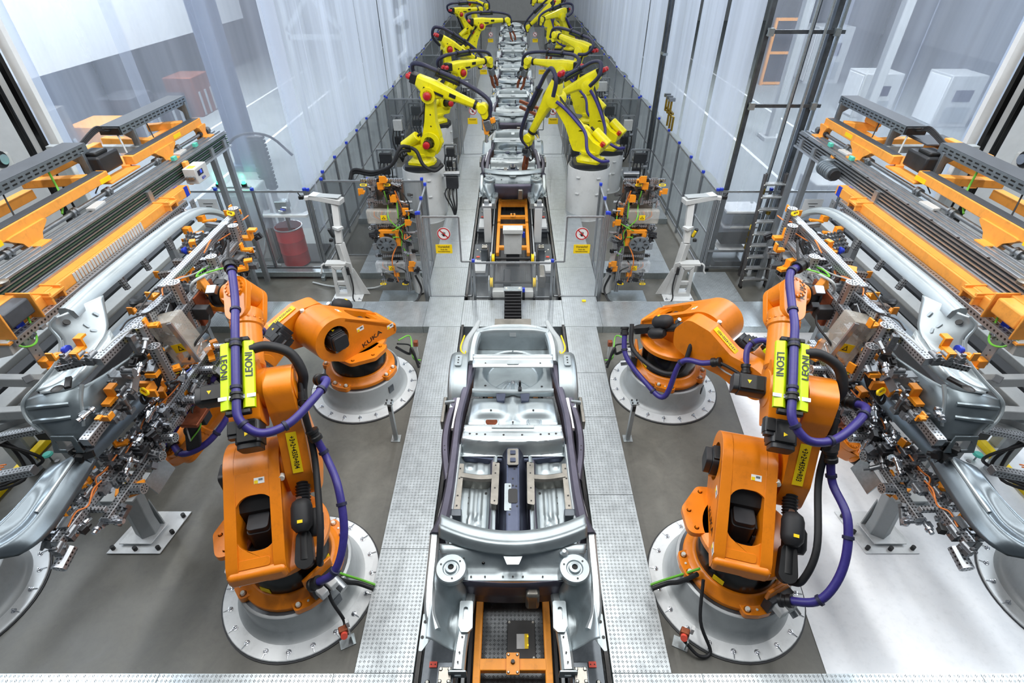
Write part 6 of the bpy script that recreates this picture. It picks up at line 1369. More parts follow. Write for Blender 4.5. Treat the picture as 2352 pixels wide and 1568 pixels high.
def carrier(s):
    """amber carriage hanging under the conveyor with perforated profile, plates and hook clamps"""
    sd = 'left' if s < 0 else 'right'; V = lambda x, y, z: (s * x, y, z)
    t = thing('load_carrier', 'amber load carrier with hook clamps hanging under the %s conveyor' % sd, 'carrier', (s * 5.15, 4.5, 2.7))
    MB().box((s * 5.22, 6.25, 2.86), (.15, 3.7, .14)).build('beam', 'amber', t, world=True, bev=.012)
    MB().box((s * 5.22, 6.25, 2.933), (.12, 3.6, .006)).build('beam_top', 'amber', t, world=True)
    profile(t, V(5.08, 4.2, 2.76), V(5.08, 7.75, 2.78), .085, 'perf_big')
    if s < 0:
        for i in range(26): MB().box((s * 5.142, 5.35 + i * .055, 2.86), (.012, .038, .11)).build('code_tooth', 'stand_grey', t, world=True, smooth=0)
    for y in (7.45, 4.95):
        MB().box((s * 5.18, y, 2.90), (.26, .22, .03)).build('saddle', 'amber', t, world=True, bev=.005)
        for k in (-1, 1): MB().box((s * 5.18, y + .09 * k, 2.86), (.24, .03, .18)).build('saddle_cheek', 'amber', t, world=True, bev=.005)
    for y in (8.0, 4.45): MB().box((s * 5.22, y, 2.86), (.156, .10, .146)).build('blue_band', 'blue', t, world=True, smooth=0)
    if s > 0:
        q = MB().cyl(V(5.22, 8.42, 2.98), V(5.22, 8.80, 2.98), .11, n=20).build('gear_motor', 'tray_galv', t, world=True)
        for k in range(5): MB().cyl(V(5.22, 8.5 + k * .06, 2.98), V(5.22, 8.52 + k * .06, 2.98), .12, n=20).build('motor_fin', 'tray_galv', q, world=True)
        MB().cyl(V(5.22, 8.41, 2.98), V(5.22, 8.36, 2.98), .085, n=20).build('motor_cap', 'dark', q, world=True); MB().box((s * 5.30, 8.85, 3.0), (.2, .22, .24)).build('gearbox', 'tray_galv', t, world=True, bev=.03); MB().box((s * 5.36, 8.82, 3.0), (.06, .1, .3)).build('carriage_arm', 'amber', t, world=True)
    else:
        q = MB().box((s * 5.16, 8.45, 3.0), (.20, .38, .24)).build('control_box', 'stand_grey', t, world=True, bev=.01)
        MB().box((s * 5.058, 8.40, 3.03), (.006, .16, .08)).build('display', 'navy', q, world=True, smooth=0); MB().box((s * 5.054, 8.42, 3.04), (.004, .05, .05)).build('display_glow', 'blue_screen', q, world=True, smooth=0)
        MB().box((s * 5.16, 8.36, 3.122), (.1, .12, .004)).build('yellow_label', 'sign_yellow', q, world=True, smooth=0); text('lettering', 'BDA', .06, 'blue', q, Tm(s * 5.056, 8.45, 2.93) @ Rm(90, 'Z') @ Rm(90, 'X'), True)
        for k in range(3): MB().cyl(V(5.16 + (k - 1) * .05, 8.22, 2.98), V(5.16 + (k - 1) * .05, 8.27, 2.98), .025, n=10).build('gland', 'steel', q, world=True)
        MB().box((s * 5.28, 8.45, 3.0), (.06, .1, .36)).build('carriage_arm', 'amber', t, world=True)
    # carriage with rollers at the near end
    c = MB().box((s * 5.28, 4.42, 3.06), (.20, .40, .04)).build('carriage_plate', 'amber', t, world=True, bev=.006)
    for a, b in ((.0, -.2), (.0, .2), (.16, -.18), (.16, .18)): MB().lathe([(.02, 0), (.06, .0), (.06, .03), (.02, .035)], 16, Tm(s * (5.22 + a), 4.42 + b, 3.21)).build('guide_roller', 'sheet_brown', t, world=True)
    MB().box((s * 5.14, 4.42, 2.98), (.22, .34, .18)).build('drive_head', 'tray_dark' if s < 0 else 'amber', t, world=True, bev=.02)
    for k in (-1, 1): MB().box((s * 5.14, 4.42 + k * .2, 2.95), (.26, .02, .30)).build('side_bracket', 'amber', t, world=True, bev=.005)
    MB().prism([(-.13, 0), (.14, 0), (.06, -.2), (-.10, -.16)], -.14, .14, Tm(s * 5.2, 4.3, 2.80) @ Rm(90, 'X') @ mirX(s)).build('bumper', 'ral_grey', t, world=True, bev=.006)
    MB().box((s * 5.2, 4.3, 2.78), (.30, .30, .02)).build('bumper_rim', 'amber', t, world=True)
    # hanging plates with orange hooks
    for y, dz in ((7.9, .30), (7.45, .30), (5.0, .34), (4.35, .36)):
        pl = MB().box((s * 5.06, y, 2.76 - dz / 2), (.016, .12, dz)).build('hanger_plate', 'alu_dull', t, world=True, bev=.003)
        for k in range(4): use('drain_hole', HOLE, pl, Tm(s * 5.051, y, 2.70 - k * .07) @ Rm(-90 * s, 'Y') @ Matrix.Diagonal((.5, .5, 1, 1)), True, 'black')
        MB().box((s * 5.0, y - .02, 2.77 - dz), (.10, .10, .10)).build('hook_block', 'clamp_orange', t, world=True, bev=.008); MB().box((s * 4.86, y - .06, 2.74 - dz), (.22, .07, .03), rot=(0, s * 8, 0)).build('hook', 'clamp_orange', t, world=True, bev=.004)
    for y in (6.9, 6.3, 5.8): 
        profile(t, V(5.06, y, 2.74), V(4.98, y, 2.42), .06)
        for k in range(4): put(t, 'clamp_body', (s * 5.02, y + .02, 2.72 - k * .07), (0, 90, 0), .8)
    rnd = random.Random(3); swarm(t, s, rnd, 26, (5.05, 4.4, 2.70), (5.05, 7.7, 2.72), (.04, .05, .03), ['clamp_body', 'joint_rod', 'joint_block', 'side_plate'], (.5, .8))
    MB().tube([V(5.12, 4.55, 2.86), V(5.02, 4.4, 2.66), V(5.02, 4.25, 2.68), V(5.1, 4.2, 2.8)], .011, 6).build('cable', 'cable_green', t, world=True)
    return t
def transfer_bed(s):
    """pale channel beams, rollers and steel arms on the floor below the conveyor"""
    sd = 'left' if s < 0 else 'right'; V = lambda x, y, z: (s * x, y, z)
    t = thing('transfer_bed', 'long pale channel beams with black belts under the %s conveyor' % sd, 'conveyor bed', (s * 6.2, 5.5, 0))
    for x, z, w_, m in ((5.65, 1.30, .16, 'dark'), (5.86, 1.36, .20, 'post_grey'), (6.08, 1.34, .14, 'black'), (6.36, 1.36, .24, 'ral_grey'), (6.66, 1.34, .18, 'dark'), (6.95, 1.38, .2, 'post_grey')):
        MB().box((s * x, 7.2, z), (w_, 5.8, .18)).build('channel_beam', m, t, world=True, bev=.008)
    for y in (4.8, 7.2, 9.6):
        for x in (5.8, 6.8): MB().box((s * x, y, .62), (.14, .14, 1.24)).build('leg', 'post_grey', t, world=True, bev=.008)
        MB().box((s * 6.3, y, 1.2), (1.3, .12, .12)).build('cross_tie', 'post_grey', t, world=True, bev=.006)
    for y in (4.7, 6.6):
        MB().prism([(-.14, 0), (.14, 0), (.10, .22), (-.10, .22)], -.16, .16, Tm(s * 5.62, y, 1.42) @ Rm(90, 'X')).build('roller_bracket', 'sheet_brown', t, world=True, bev=.01); MB().lathe([(.10, 0), (.12, .12), (.09, .14), (.0001, .12)], 18, Tm(s * 5.62, y, 1.62)).build('cup', 'black', t, world=True)
    MB().box((s * 5.5, 6.6, 1.66), (.10, 2.6, .06)).build('slotted_rail', 'tray_galv', t, world=True)
    for y in (9.9, 9.4, 7.4): MB().box((s * 5.35, y, 1.6), (.09, .09, 3.0)).build('profile_post', 'alu_dull', t, world=True)
    return t
def load_arms(s):
    sd = 'left' if s < 0 else 'right'; V = lambda x, y, z: (s * x, y, z)
    t = thing('loading_arms', 'grey steel support arms with perforated profiles at the %s edge' % sd, 'arms', (s * 5.6, 4.0, 0))
    MB().box((s * 5.42, 4.3, .9), (.14, .14, 1.8)).build('post', 'post_grey', t, world=True, bev=.01)
    MB().bar(V(5.9, 4.5, 2.0), V(4.95, 4.35, 2.12), .10, .12).build('arm', 'stand_grey', t, world=True, bev=.01); MB().bar(V(5.95, 4.15, 1.8), V(5.0, 4.05, 1.96), .10, .12).build('arm', 'stand_grey', t, world=True, bev=.01)
    profile(t, V(6.2, 3.7, 1.7), V(4.75, 3.85, 1.95), .07); profile(t, V(6.3, 3.0, 1.75), V(4.55, 3.22, 2.0), .08); profile(t, V(5.9, 4.8, 1.7), V(5.3, 4.3, 2.2), .08)
    MB().box((s * 5.42, 4.3, .01), (.3, .3, .02)).build('floor_plate', 'post_grey', t, world=True); MB().bar(V(5.42, 4.3, 1.6), V(6.3, 3.0, 1.75), .08, .08).build('strut', 'post_grey', t, world=True); MB().bar(V(5.42, 4.3, 1.7), V(6.2, 3.7, 1.7), .08, .08).build('strut', 'post_grey', t, world=True)
    for k in range(3): MB().tube([V(5.9, 4.1 - k * .1, 1.7), V(5.7 - k * .1, 4.0, 1.3), V(5.6, 3.8 + .1 * k, 1.1), V(5.9, 3.6, 1.2), V(6.0, 3.9, 1.6)], .018, 8).build('cable', 'rubber', t, world=True)
    for k in range(3): MB().tube([V(5.9, 3.3, 1.8), V(5.5, 3.25 + .03 * k, 1.84), V(4.9, 3.24 + .03 * k, 1.98)], .007, 6).build('cable', 'cable_orange', t, world=True)
    return t
for s in (-1, 1):
    conveyor(s); carrier(s); transfer_bed(s); load_arms(s)
    sd = 'left' if s < 0 else 'right'
    tag(MB().bar((s * 7.0, 2.2, .05), (s * 7.0, 8.4, .05), .10, .1).build('floor_curb', 'sign_yellow', None, bev=.01), 'yellow floor curb rail at the far %s edge' % sd, 'curb')
    t = thing('limit_lamp', 'small mint green disc lamp on a stem near the %s edge' % sd, 'lamp', (s * 6.7, 5.0, 0)); MB().lathe([(.0001, .03), (.05, .03), (.07, .01), (.07, 0)], 16, Tm(0, 0, .12)).build('disc', 'mint', t); MB().cyl((0, 0, 0), (0, 0, .12), .012, n=8).build('stem', 'steel', t)
# ================================================================== YELLOW WELDING ROBOTS
def drum(label, x, y, r=.55, h=1.36):
    t = thing('drum_pedestal', label, 'pedestal', (x, y, 0), 0, 'tall drum pedestals')
    MB().lathe([(r + .02, 0), (r + .02, .02), (r, .02), (r, h - .02), (r - .01, h), (.1, h)], 48).build('drum', 'stand_grey', t)
    MB().prism(rpoly([(-.42, -.36), (.42, -.36), (.46, .1), (.30, .40), (-.30, .40), (-.46, .1)], .06), h, h + .10).build('mount_plate', 'dark', t, bev=.015)
    MB().lathe([(r - .02, h + .001), (r - .02, h + .004), (.2, h + .004)], 40).build('top_ring', 'galv_dark', t)
    for a in (-125, -70, -20, 60, 120):
        for z in (h * .55, h * .86): MB().box((r + .02, 0, z), (.05, .10, .03)).build('step_lug', 'stand_grey', t, Rm(a, 'Z'), bev=.006)
    return t
def yrobot(label, base, yaw, a2, a3, gun=None, gun_label=None, detail=True):
    t = thing('welding_robot', label, 'robot', base, 0, 'yellow welding robots')
    F = Rm(yaw, 'Z'); f = F.to_3x3() @ Vector((1, 0, 0)); l = F.to_3x3() @ Vector((0, 1, 0)); Z = Vector((0, 0, 1))
    MB().prism(rpoly([(-.32, -.26), (.22, -.30), (.34, -.12), (.34, .12), (.22, .30), (-.32, .26)], .06), .10, .16).build('foot', 'yellow', t, F, bev=.012)
    MB().lathe([(.30, .16), (.28, .20), (.24, .24), (.24, .30)], 32).build('base', 'yellow', t, F)
    MB().lathe([(.22, .29), (.27, .31), (.27, .37), (.2, .40)], 32).build('turret_ring', 'yellow', t, F)
    MB().prism(rpoly([(-.30, .33), (.42, .33), (.56, .60), (.50, .80), (.34, .90), (.14, .84), (-.10, .62), (-.34, .52)], .08), -.17, .02, F @ XZ).build('turret', 'yellow', t, bev=.025)
    MB().prism(rpoly([(-.30, .33), (.40, .33), (.44, .50), (.0, .58), (-.34, .50)], .06), .02, .22, F @ XZ).build('turret_side', 'yellow', t, bev=.025)
    # shoulder: round gear cover, red motor
    S = F @ Tm(.31, 0, .67)
    MB().lathe([(.24, -.22), (.24, -.17), (.21, -.15), (.15, -.15)], 28, S @ YUP).build('shoulder_gear', 'yellow', t)
    MB().lathe([(.0001, -.42), (.10, -.42), (.10, -.22), (.14, -.22)], 20, S @ Tm(-.02, 0, 0) @ YUP).build('shoulder_motor', 'black', t)
    MB().lathe([(.0001, -.50), (.05, -.50), (.085, -.48), (.085, -.42)], 20, S @ Tm(-.02, 0, 0) @ YUP).build('motor_cap', 'red', t)
    # spring balancer barrel at the rear
    bb = F @ Vector((-.42, -.12, .52)); be = F @ Vector((.10, -.16, .88))
    MB().cyl(bb, bb.lerp(be, .78), .125, n=20).build('balancer', 'yellow', t, bev=.02); MB().cyl(bb.lerp(be, .78), be, .03, n=10).build('balancer_rod', 'black', t)
    MB().lathe([(.0001, 0), (.05, 0), (.06, .03), (.06, .10)], 16, F @ Tm(-.3, .05, .52) @ Rm(-30, 'Y')).build('base_motor', 'red', t)
    # lower arm
    a = R(a2); d = f * math.cos(a) + Z * math.sin(a); n = -f * math.sin(a) + Z * math.cos(a); o2 = f * .31 + Z * .67; K = frame(o2, d, n)
    la = MB().prism(rpoly([(-.20, -.14), (.1, -.22), (.45, -.12), (.85, -.10), (1.12, -.14), (1.22, 0), (1.12, .14), (.85, .11), (.45, .16), (.1, .24), (-.20, .16)], .10), -.16, .06, K @ XZ).build('lower_arm', 'yellow', t, bev=.03)
    for q in (.35, .62, .88): use('drain_hole', HOLE, la, K @ Tm(q, -.062, 0) @ Rm(90, 'X') @ Matrix.Diagonal((1.2, 1.2, 1, 1)), mat='black')
    # upper arm
    e = R(a3); u = f * math.cos(e) + Z * math.sin(e); un = -f * math.sin(e) + Z * math.cos(e); o3 = o2 + d * 1.075; A = frame(o3, u, un)
    MB().lathe([(.18, -.20), (.18, -.10), (.15, -.06), (.15, .12), (.18, .16), (.18, .22), (.10, .24)], 28, A @ YUP).build('elbow', 'yellow', t)
    MB().lathe([(.0001, -.30), (.05, -.30), (.09, -.27), (.09, -.20), (.12, -.20)], 20, A @ YUP).build('motor_cap', 'red', t)
    secs = []
    for x, w_, h0, h1 in ((-.36, .14, .06, .32), (-.1, .15, -.06, .33), (.10, .15, -.09, .33), (.30, .125, .03, .31), (.7, .10, .08, .29), (1.08, .09, .10, .28)):
        c = .05; secs.append([A @ Vector((x, yy, zz)) for yy, zz in ((-w_, h0 + c), (-w_ + c, h0), (w_ - c, h0), (w_, h0 + c), (w_, h1 - c), (w_ - c, h1), (-w_ + c, h1), (-w_, h1 - c))])
    MB().loft(secs).build('upper_arm', 'yellow', t, smooth=50, bev=.012)
    MB().box((-.44, 0, .2), (.16, .26, .22)).build('motor_block', 'black', t, A, bev=.02)
    for yy in (-.08, .08): MB().lathe([(.0001, 0), (.045, 0), (.06, .03), (.06, .1)], 16, A @ Tm(-.62, yy, .2) @ Rm(90, 'Y')).build('wrist_motor', 'red', t)
    MB().cyl(A @ Vector((1.08, 0, .19)), A @ Vector((1.14, 0, .19)), .11, n=18).build('arm_band', 'black', t)
    MB().cyl(A @ Vector((1.14, 0, .19)), A @ Vector((1.24, 0, .19)), .085, n=18).build('wrist_tube', 'yellow', t)
    W = A @ Tm(1.3, 0, .19)
    MB().lathe([(.10, -.13), (.12, -.11), (.12, .11), (.10, .13), (.05, .135)], 24, W @ YUP).build('wrist', 'yellow', t)
    hd = (u * .35 - Z * .9).normalized(); H = frame(W.translation, hd, u)
    MB().prism(hull2((0, 0), .10, (.16, 0), .08), -.09, .09, H @ XZ).build('hand', 'yellow', t, bev=.02); MB().lathe([(.085, .2), (.085, .26), (.06, .27)], 20, H @ Rm(90, 'Y')).build('tool_flange', 'black', t)
    # dress pack
    if detail:
        rl = MB().box((.30, .10, .44), (.62, .09, .07)).build('dress_pack_rail', 'black', t, A, bev=.01); MB().box((.30, .10, .48), (.52, .03, .02)).build('lime_cover', 'lime', rl)
        MB().tube([A @ Vector(q) for q in ((1.5, .05, .05), (1.42, .06, .34), (1.15, .08, .46), (.65, .10, .52), (.3, .10, .53), (-.1, .10, .52), (-.4, .14, .50), (-.62, .26, .38), (-.5, .36, .12), (-.15, .36, .0))], .052, 10).build('dress_hose', 'navy', t, smooth=60)
        for q in (.05, .55): MB().lathe([(.05, -.03), (.075, -.03), (.075, .03), (.05, .03)], 14, A @ Tm(q, .10, .525) @ Rm(90, 'Y'), cap=False).build('hose_clamp', 'black', t)
        MB().box((.1, -.16, .12), (.5, .02, .05)).build('cable_duct', 'black', t, A); MB().box((.55, -.125, .2), (.16, .004, .08)).build('type_label', 'black', t, A)
        for k in range(3): MB().tube([K @ Vector(q) for q in ((1.05, .1 + .03 * k, .16), (.7, .12 + .03 * k, .2), (.35, .1 + .03 * k, .24), (.0, .14, .26))], .014, 6).build('cable', 'rubber', t)
        MB().tube([K @ Vector(q) for q in ((1.0, .28, .1), (.7, .24, .18), (.3, .26, .26), (-.05, .30, .30))] + [F @ Vector((-.1, .42, .45)), F @ Vector((-.42, .36, .26)), F @ Vector((-.55, .1, .2))], .04, 10).build('dress_hose', 'purple' if base[0] > 0 else 'rubber', t, smooth=60)
    if gun:
        G = frame(Vector(base) + H @ Vector((.27, 0, 0)), hd, u if abs(hd.dot(u)) < .9 else l)
        g = thing('welding_gun', gun_label, 'welding gun', M=G)
        MB().box((.12, 0, 0), (.24, .16, .18)).build('transformer', 'silver_block', g, bev=.02); MB().box((.05, 0, .14), (.12, .14, .1)).build('bracket', 'clamp_orange' if gun == 2 else 'dark', g, bev=.015)
        if gun == 1:
            MB().prism(rpoly([(.2, -.10), (.5, -.14), (.66, -.10), (.66, -.04), (.5, -.07), (.2, -.02)], .02), -.03, .03, XZ).build('electrode_arm', 'copper', g, bev=.01); MB().prism(rpoly([(.2, .10), (.5, .14), (.66, .10), (.66, .04), (.5, .07), (.2, .02)], .02), -.03, .03, XZ).build('electrode_arm', 'copper', g, bev=.01)
        elif gun == 2:
            MB().prism([(-.05, -.1), (.3, -.16), (.34, -.08), (.1, .1)], -.04, .04, XZ).build('gripper_plate', 'orange_matt', g, bev=.01); MB().cyl((.3, 0, -.1), (.5, .05, -.2), .04, n=12).build('nozzle', 'chrome', g)
        else:
            profile(g, G @ Vector((.1, 0, .1)), G @ Vector((.2, -.1, 1.0)), .08, 'copper', 'copper_bar'); profile(g, G @ Vector((.3, 0, .1)), G @ Vector((.36, -.1, .95)), .08, 'copper', 'copper_bar')
        for k in range(3): MB().tube([(.0, .08, .05), (.1, .2 + .05 * k, .1), (.3, .18, .05 * k), (.26, .08, 0)], .012, 6).build('cable', 'rubber', g)
    return t
drum('tall white drum pedestal under the nearest left yellow robot', -2.32, 13.55); drum('tall white drum pedestal under the nearest right yellow robot', 2.0, 13.7)
YR = [('nearest left yellow robot on the white drum, arm reaching right over the line', (-2.32, 13.55, 1.36), -10, 88, -20, 2, 'orange bracket tool on the nearest left yellow robot'),
      ('nearest right yellow robot on the white drum, forearm dipping into the second car', (2.0, 13.7, 1.36), 150, 48, -62, 1, 'copper armed welding gun inside the second car body'),
      ('second right yellow robot, upright behind the nearest right one', (2.75, 15.6, 1.1), 150, 70, -30, 3, 'tool with copper bars at the second right yellow robot'),
      ('second left yellow robot, forearm pointing at the round grey welding gun', (-2.5, 18.0, 1.2), 45, 45, 0, 1, 'grey welding gun held by the second left yellow robot'),
      ('third left yellow robot with bent elbow above the second one', (-2.6, 21.0, 1.2), 30, 90, -30, 0, ''),
      ('fourth left yellow robot with level forearm over the fourth car', (-2.3, 28.5, 1.2), 15, 62, 0, 1, 'dark welding gun held by the fourth left yellow robot'),
      ('fifth left yellow robot leaning back to the fence', (-2.7, 34.5, 1.2), 30, 125, 0, 0, ''),
      ('third right yellow robot, forearm pointing left at its welding gun', (2.5, 18.0, 1.2), 150, 50, 0, 1, 'grey welding gun held by the third right yellow robot'),
      ('fourth right yellow robot with elbow out to the right fence', (2.4, 21.0, 1.2), 135, 110, 10, 1, 'dark hanging welding gun of the fourth right yellow robot'),
      ('fifth right yellow robot with hose arch far back', (2.4, 33.0, 1.2), 165, 80, -40, 0, ''),
      ('sixth right yellow robot, level forearm at the very top of the photo', (2.5, 38.0, 1.2), 170, 112, 0, 0, ''),
      ('sixth left yellow robot at the very top of the photo', (-2.6, 38.5, 1.2), -45, 100, -10, 0, ''),
      ('small upright yellow robot beside the right fence far back', (3.0, 31.0, 1.4), 220, 60, -10, 0, '')]
for lab, b, yw, a2, a3, g, gl in YR:
    yrobot(lab, b, yw, a2, a3, g, gl)
    if abs(b[1] - 13.6) > .5: drum('white drum pedestal under the ' + lab.split(',')[0].split(' with ')[0].split(' leaning')[0].split(' at the')[0], b[0], b[1], .5, b[2])
drum('bare white drum pedestal far back on the right', 3.3, 25.5, .5, 1.3)
for i, q in enumerate(((-1.35, 13.4, 1.3), (-1.3, 13.3, 1.25), (-1.25, 13.45, 1.2), (.1, 14.6, .75))):
    pass
for s, sd in ((-1, 'left'), (1, 'right')):
    t = thing('cable_stand', 'cluttered valve and hose stand beside the nearest %s drum' % sd, 'stand', (s * 3.0 if s > 0 else -1.55, 13.2, 0))
    MB().box((0, 0, .5), (.1, .1, 1.0)).build('post', 'stand_grey', t); MB().box((0, 0, .02), (.3, .3, .04)).build('foot', 'stand_grey', t); MB().box((0, -.06, 1.1), (.3, .2, .3)).build('valve_box', 'dark', t, bev=.01); MB().cyl((-.2, -.05, 1.3), (.2, -.05, 1.3), .07, n=12).build('filter', 'steel', t)
    for k in range(4): MB().tube([(-.1 + .06 * k, 0, 1.0), (-.2 + .1 * k, -.15, .8), (-.05 + .04 * k, -.1, .4), (.0, 0, .1)], .018, 6).build('hose', 'rubber', t)
for k in range(2):
    cable('thick black hose of the nearest left yellow robot running to the fence, %s' % ['upper', 'lower'][k], [(-2.55, 13.2, 1.95 - .08 * k), (-2.75, 13.0, 2.0 - .1 * k), (-3.0, 12.9, 1.6), (-3.5, 13.0, 1.4 - .06 * k), (-4.0, 13.1, 1.42 - .06 * k), (-4.12, 13.0, 1.2)], .045, 'rubber')
cable('thick black hose curving over the shoulder of the nearest left yellow robot', [(-2.5, 13.15, 1.95), (-2.35, 13.0, 1.9), (-2.2, 12.9, 1.6), (-1.95, 12.95, 1.45), (-1.75, 13.1, 1.55)], .045, 'rubber')
# ================================================================== STANDS, RACKS, DRUM, LADDER
def camera_stand(s):
    sd = 'left' if s < 0 else 'right'; V = lambda x, y, z: (s * x, y, z)
    t = thing('camera_stand', 'tall pale grey welded stand with bracket arm beside the %s tool rack' % sd, 'stand', (s * 3.45, 9.5, 0))
    MB().box((s * 3.48, 9.47, .01), (.62, .50, .02)).build('floor_plate', 'flange_white', t, world=True, bev=.004)
    for a, b in ((-.26, -.2), (.26, -.2), (-.26, .2), (.26, .2)): use('anchor_bolt', ANCHOR, t, Tm(s * 3.48 + a, 9.47 + b, .02), True, 'chrome')
    # lower frame with window cut-outs
    MB().prism([(-.20, 0), (.14, 0), (.10, .72), (-.16, .72)], -.03, .03, Tm(s * 3.60, 9.42, .02) @ Rm(90, 'X') @ mirX(s), [rpoly([(-.12, .08), (.06, .08), (.05, .28), (-.11, .28)], .015), rpoly([(-.11, .36), (.05, .36), (.03, .64), (-.09, .64)], .015)]).build('window_frame', 'stand_grey', t, world=True, bev=.006)
    MB().box((s * 3.62, 9.50, .76), (.42, .18, .05)).build('shelf', 'stand_grey', t, world=True, bev=.006); MB().tube([V(3.84, 9.45, .78), V(3.9, 9.42, .74), V(3.92, 9.42, .62), V(3.96, 9.42, .56)], .018, 6).build('cable_arm', 'stand_grey', t, world=True)
    MB().bar(V(3.36, 9.55, .02), V(3.50, 9.62, 1.15), .15, .13).build('column', 'stand_grey', t, world=True, bev=.01); MB().bar(V(3.50, 9.62, 1.15), V(3.52, 9.9, 1.92), .13, .12).build('upper_column', 'stand_grey', t, world=True, bev=.01)
    MB().prism([(0, 0), (.30, 0), (.06, .62), (0, .62)], -.008, .008, Tm(s * 3.34, 9.48, .03) @ Rm(90, 'X') @ mirX(-s)).build('gusset', 'stand_grey', t, world=True); MB().prism([(0, 0), (.24, 0), (0, .5)], -.008, .008, Tm(s * 3.44, 9.46, .03) @ Rm(90, 'Z')@ Rm(90, 'X')).build('gusset', 'stand_grey', t, world=True)
    MB().bar(V(3.36, 9.86, 1.93), V(4.0, 10.0, 1.99), .20, .10, (0, 0, 1)).build('head_arm', 'stand_grey', t, world=True, bev=.008)
    MB().box((s * 3.7, 9.93, 2.02), (.62, .18, .012), rot=(0, 0, s * 10)).build('head_cover', 'post_grey', t, world=True)
    MB().bar(V(3.98, 9.98, 1.97), V(4.12, 9.95, 1.96), .1, .06).build('sensor_bracket', 'stand_grey', t, world=True)
    MB().box((s * 4.18, 9.94, 1.98), (.09, .08, .07)).build('sensor', 'black', t, world=True, bev=.01); MB().tube([V(4.18, 9.94, 2.0), V(4.22, 9.94, 2.06), V(4.2, 9.9, 2.1)], .01, 6).build('sensor_cable', 'black', t, world=True)
    MB().bar(V(3.56, 9.72, 1.46), V(3.42, 9.62, 1.46), .14, .05).build('mid_arm', 'stand_grey', t, world=True); MB().box((s * 3.62, 9.60, 1.38), (.06, .05, .24), rot=(25, 0, s * 10)).build('mirror', 'dark', t, world=True, bev=.006)
    if s > 0: MB().box((s * 3.60, 9.57, 1.38), (.03, .05, .16), rot=(25, 0, s * 10)).build('yellow_label', 'sign_yellow', t, world=True)
    MB().box((s * 3.64, 9.56, 1.24), (.07, .06, .06)).build('camera', 'black', t, world=True, bev=.01); MB().box((s * 3.36, 9.34, .66), (.05, .06, .16)).build('camera', 'black', t, world=True, bev=.01); MB().box((s * 3.33, 9.38, .72), (.12, .02, .22), rot=(0, 0, 20 * s)).build('camera_plate', 'stand_grey', t, world=True)
    MB().tube([V(3.33, 9.34, .6), V(3.30, 9.28, .3), V(3.34, 9.25, .08), V(3.25, 9.1, .04)], .014, 6).build('cable', 'rubber', t, world=True)
    return t
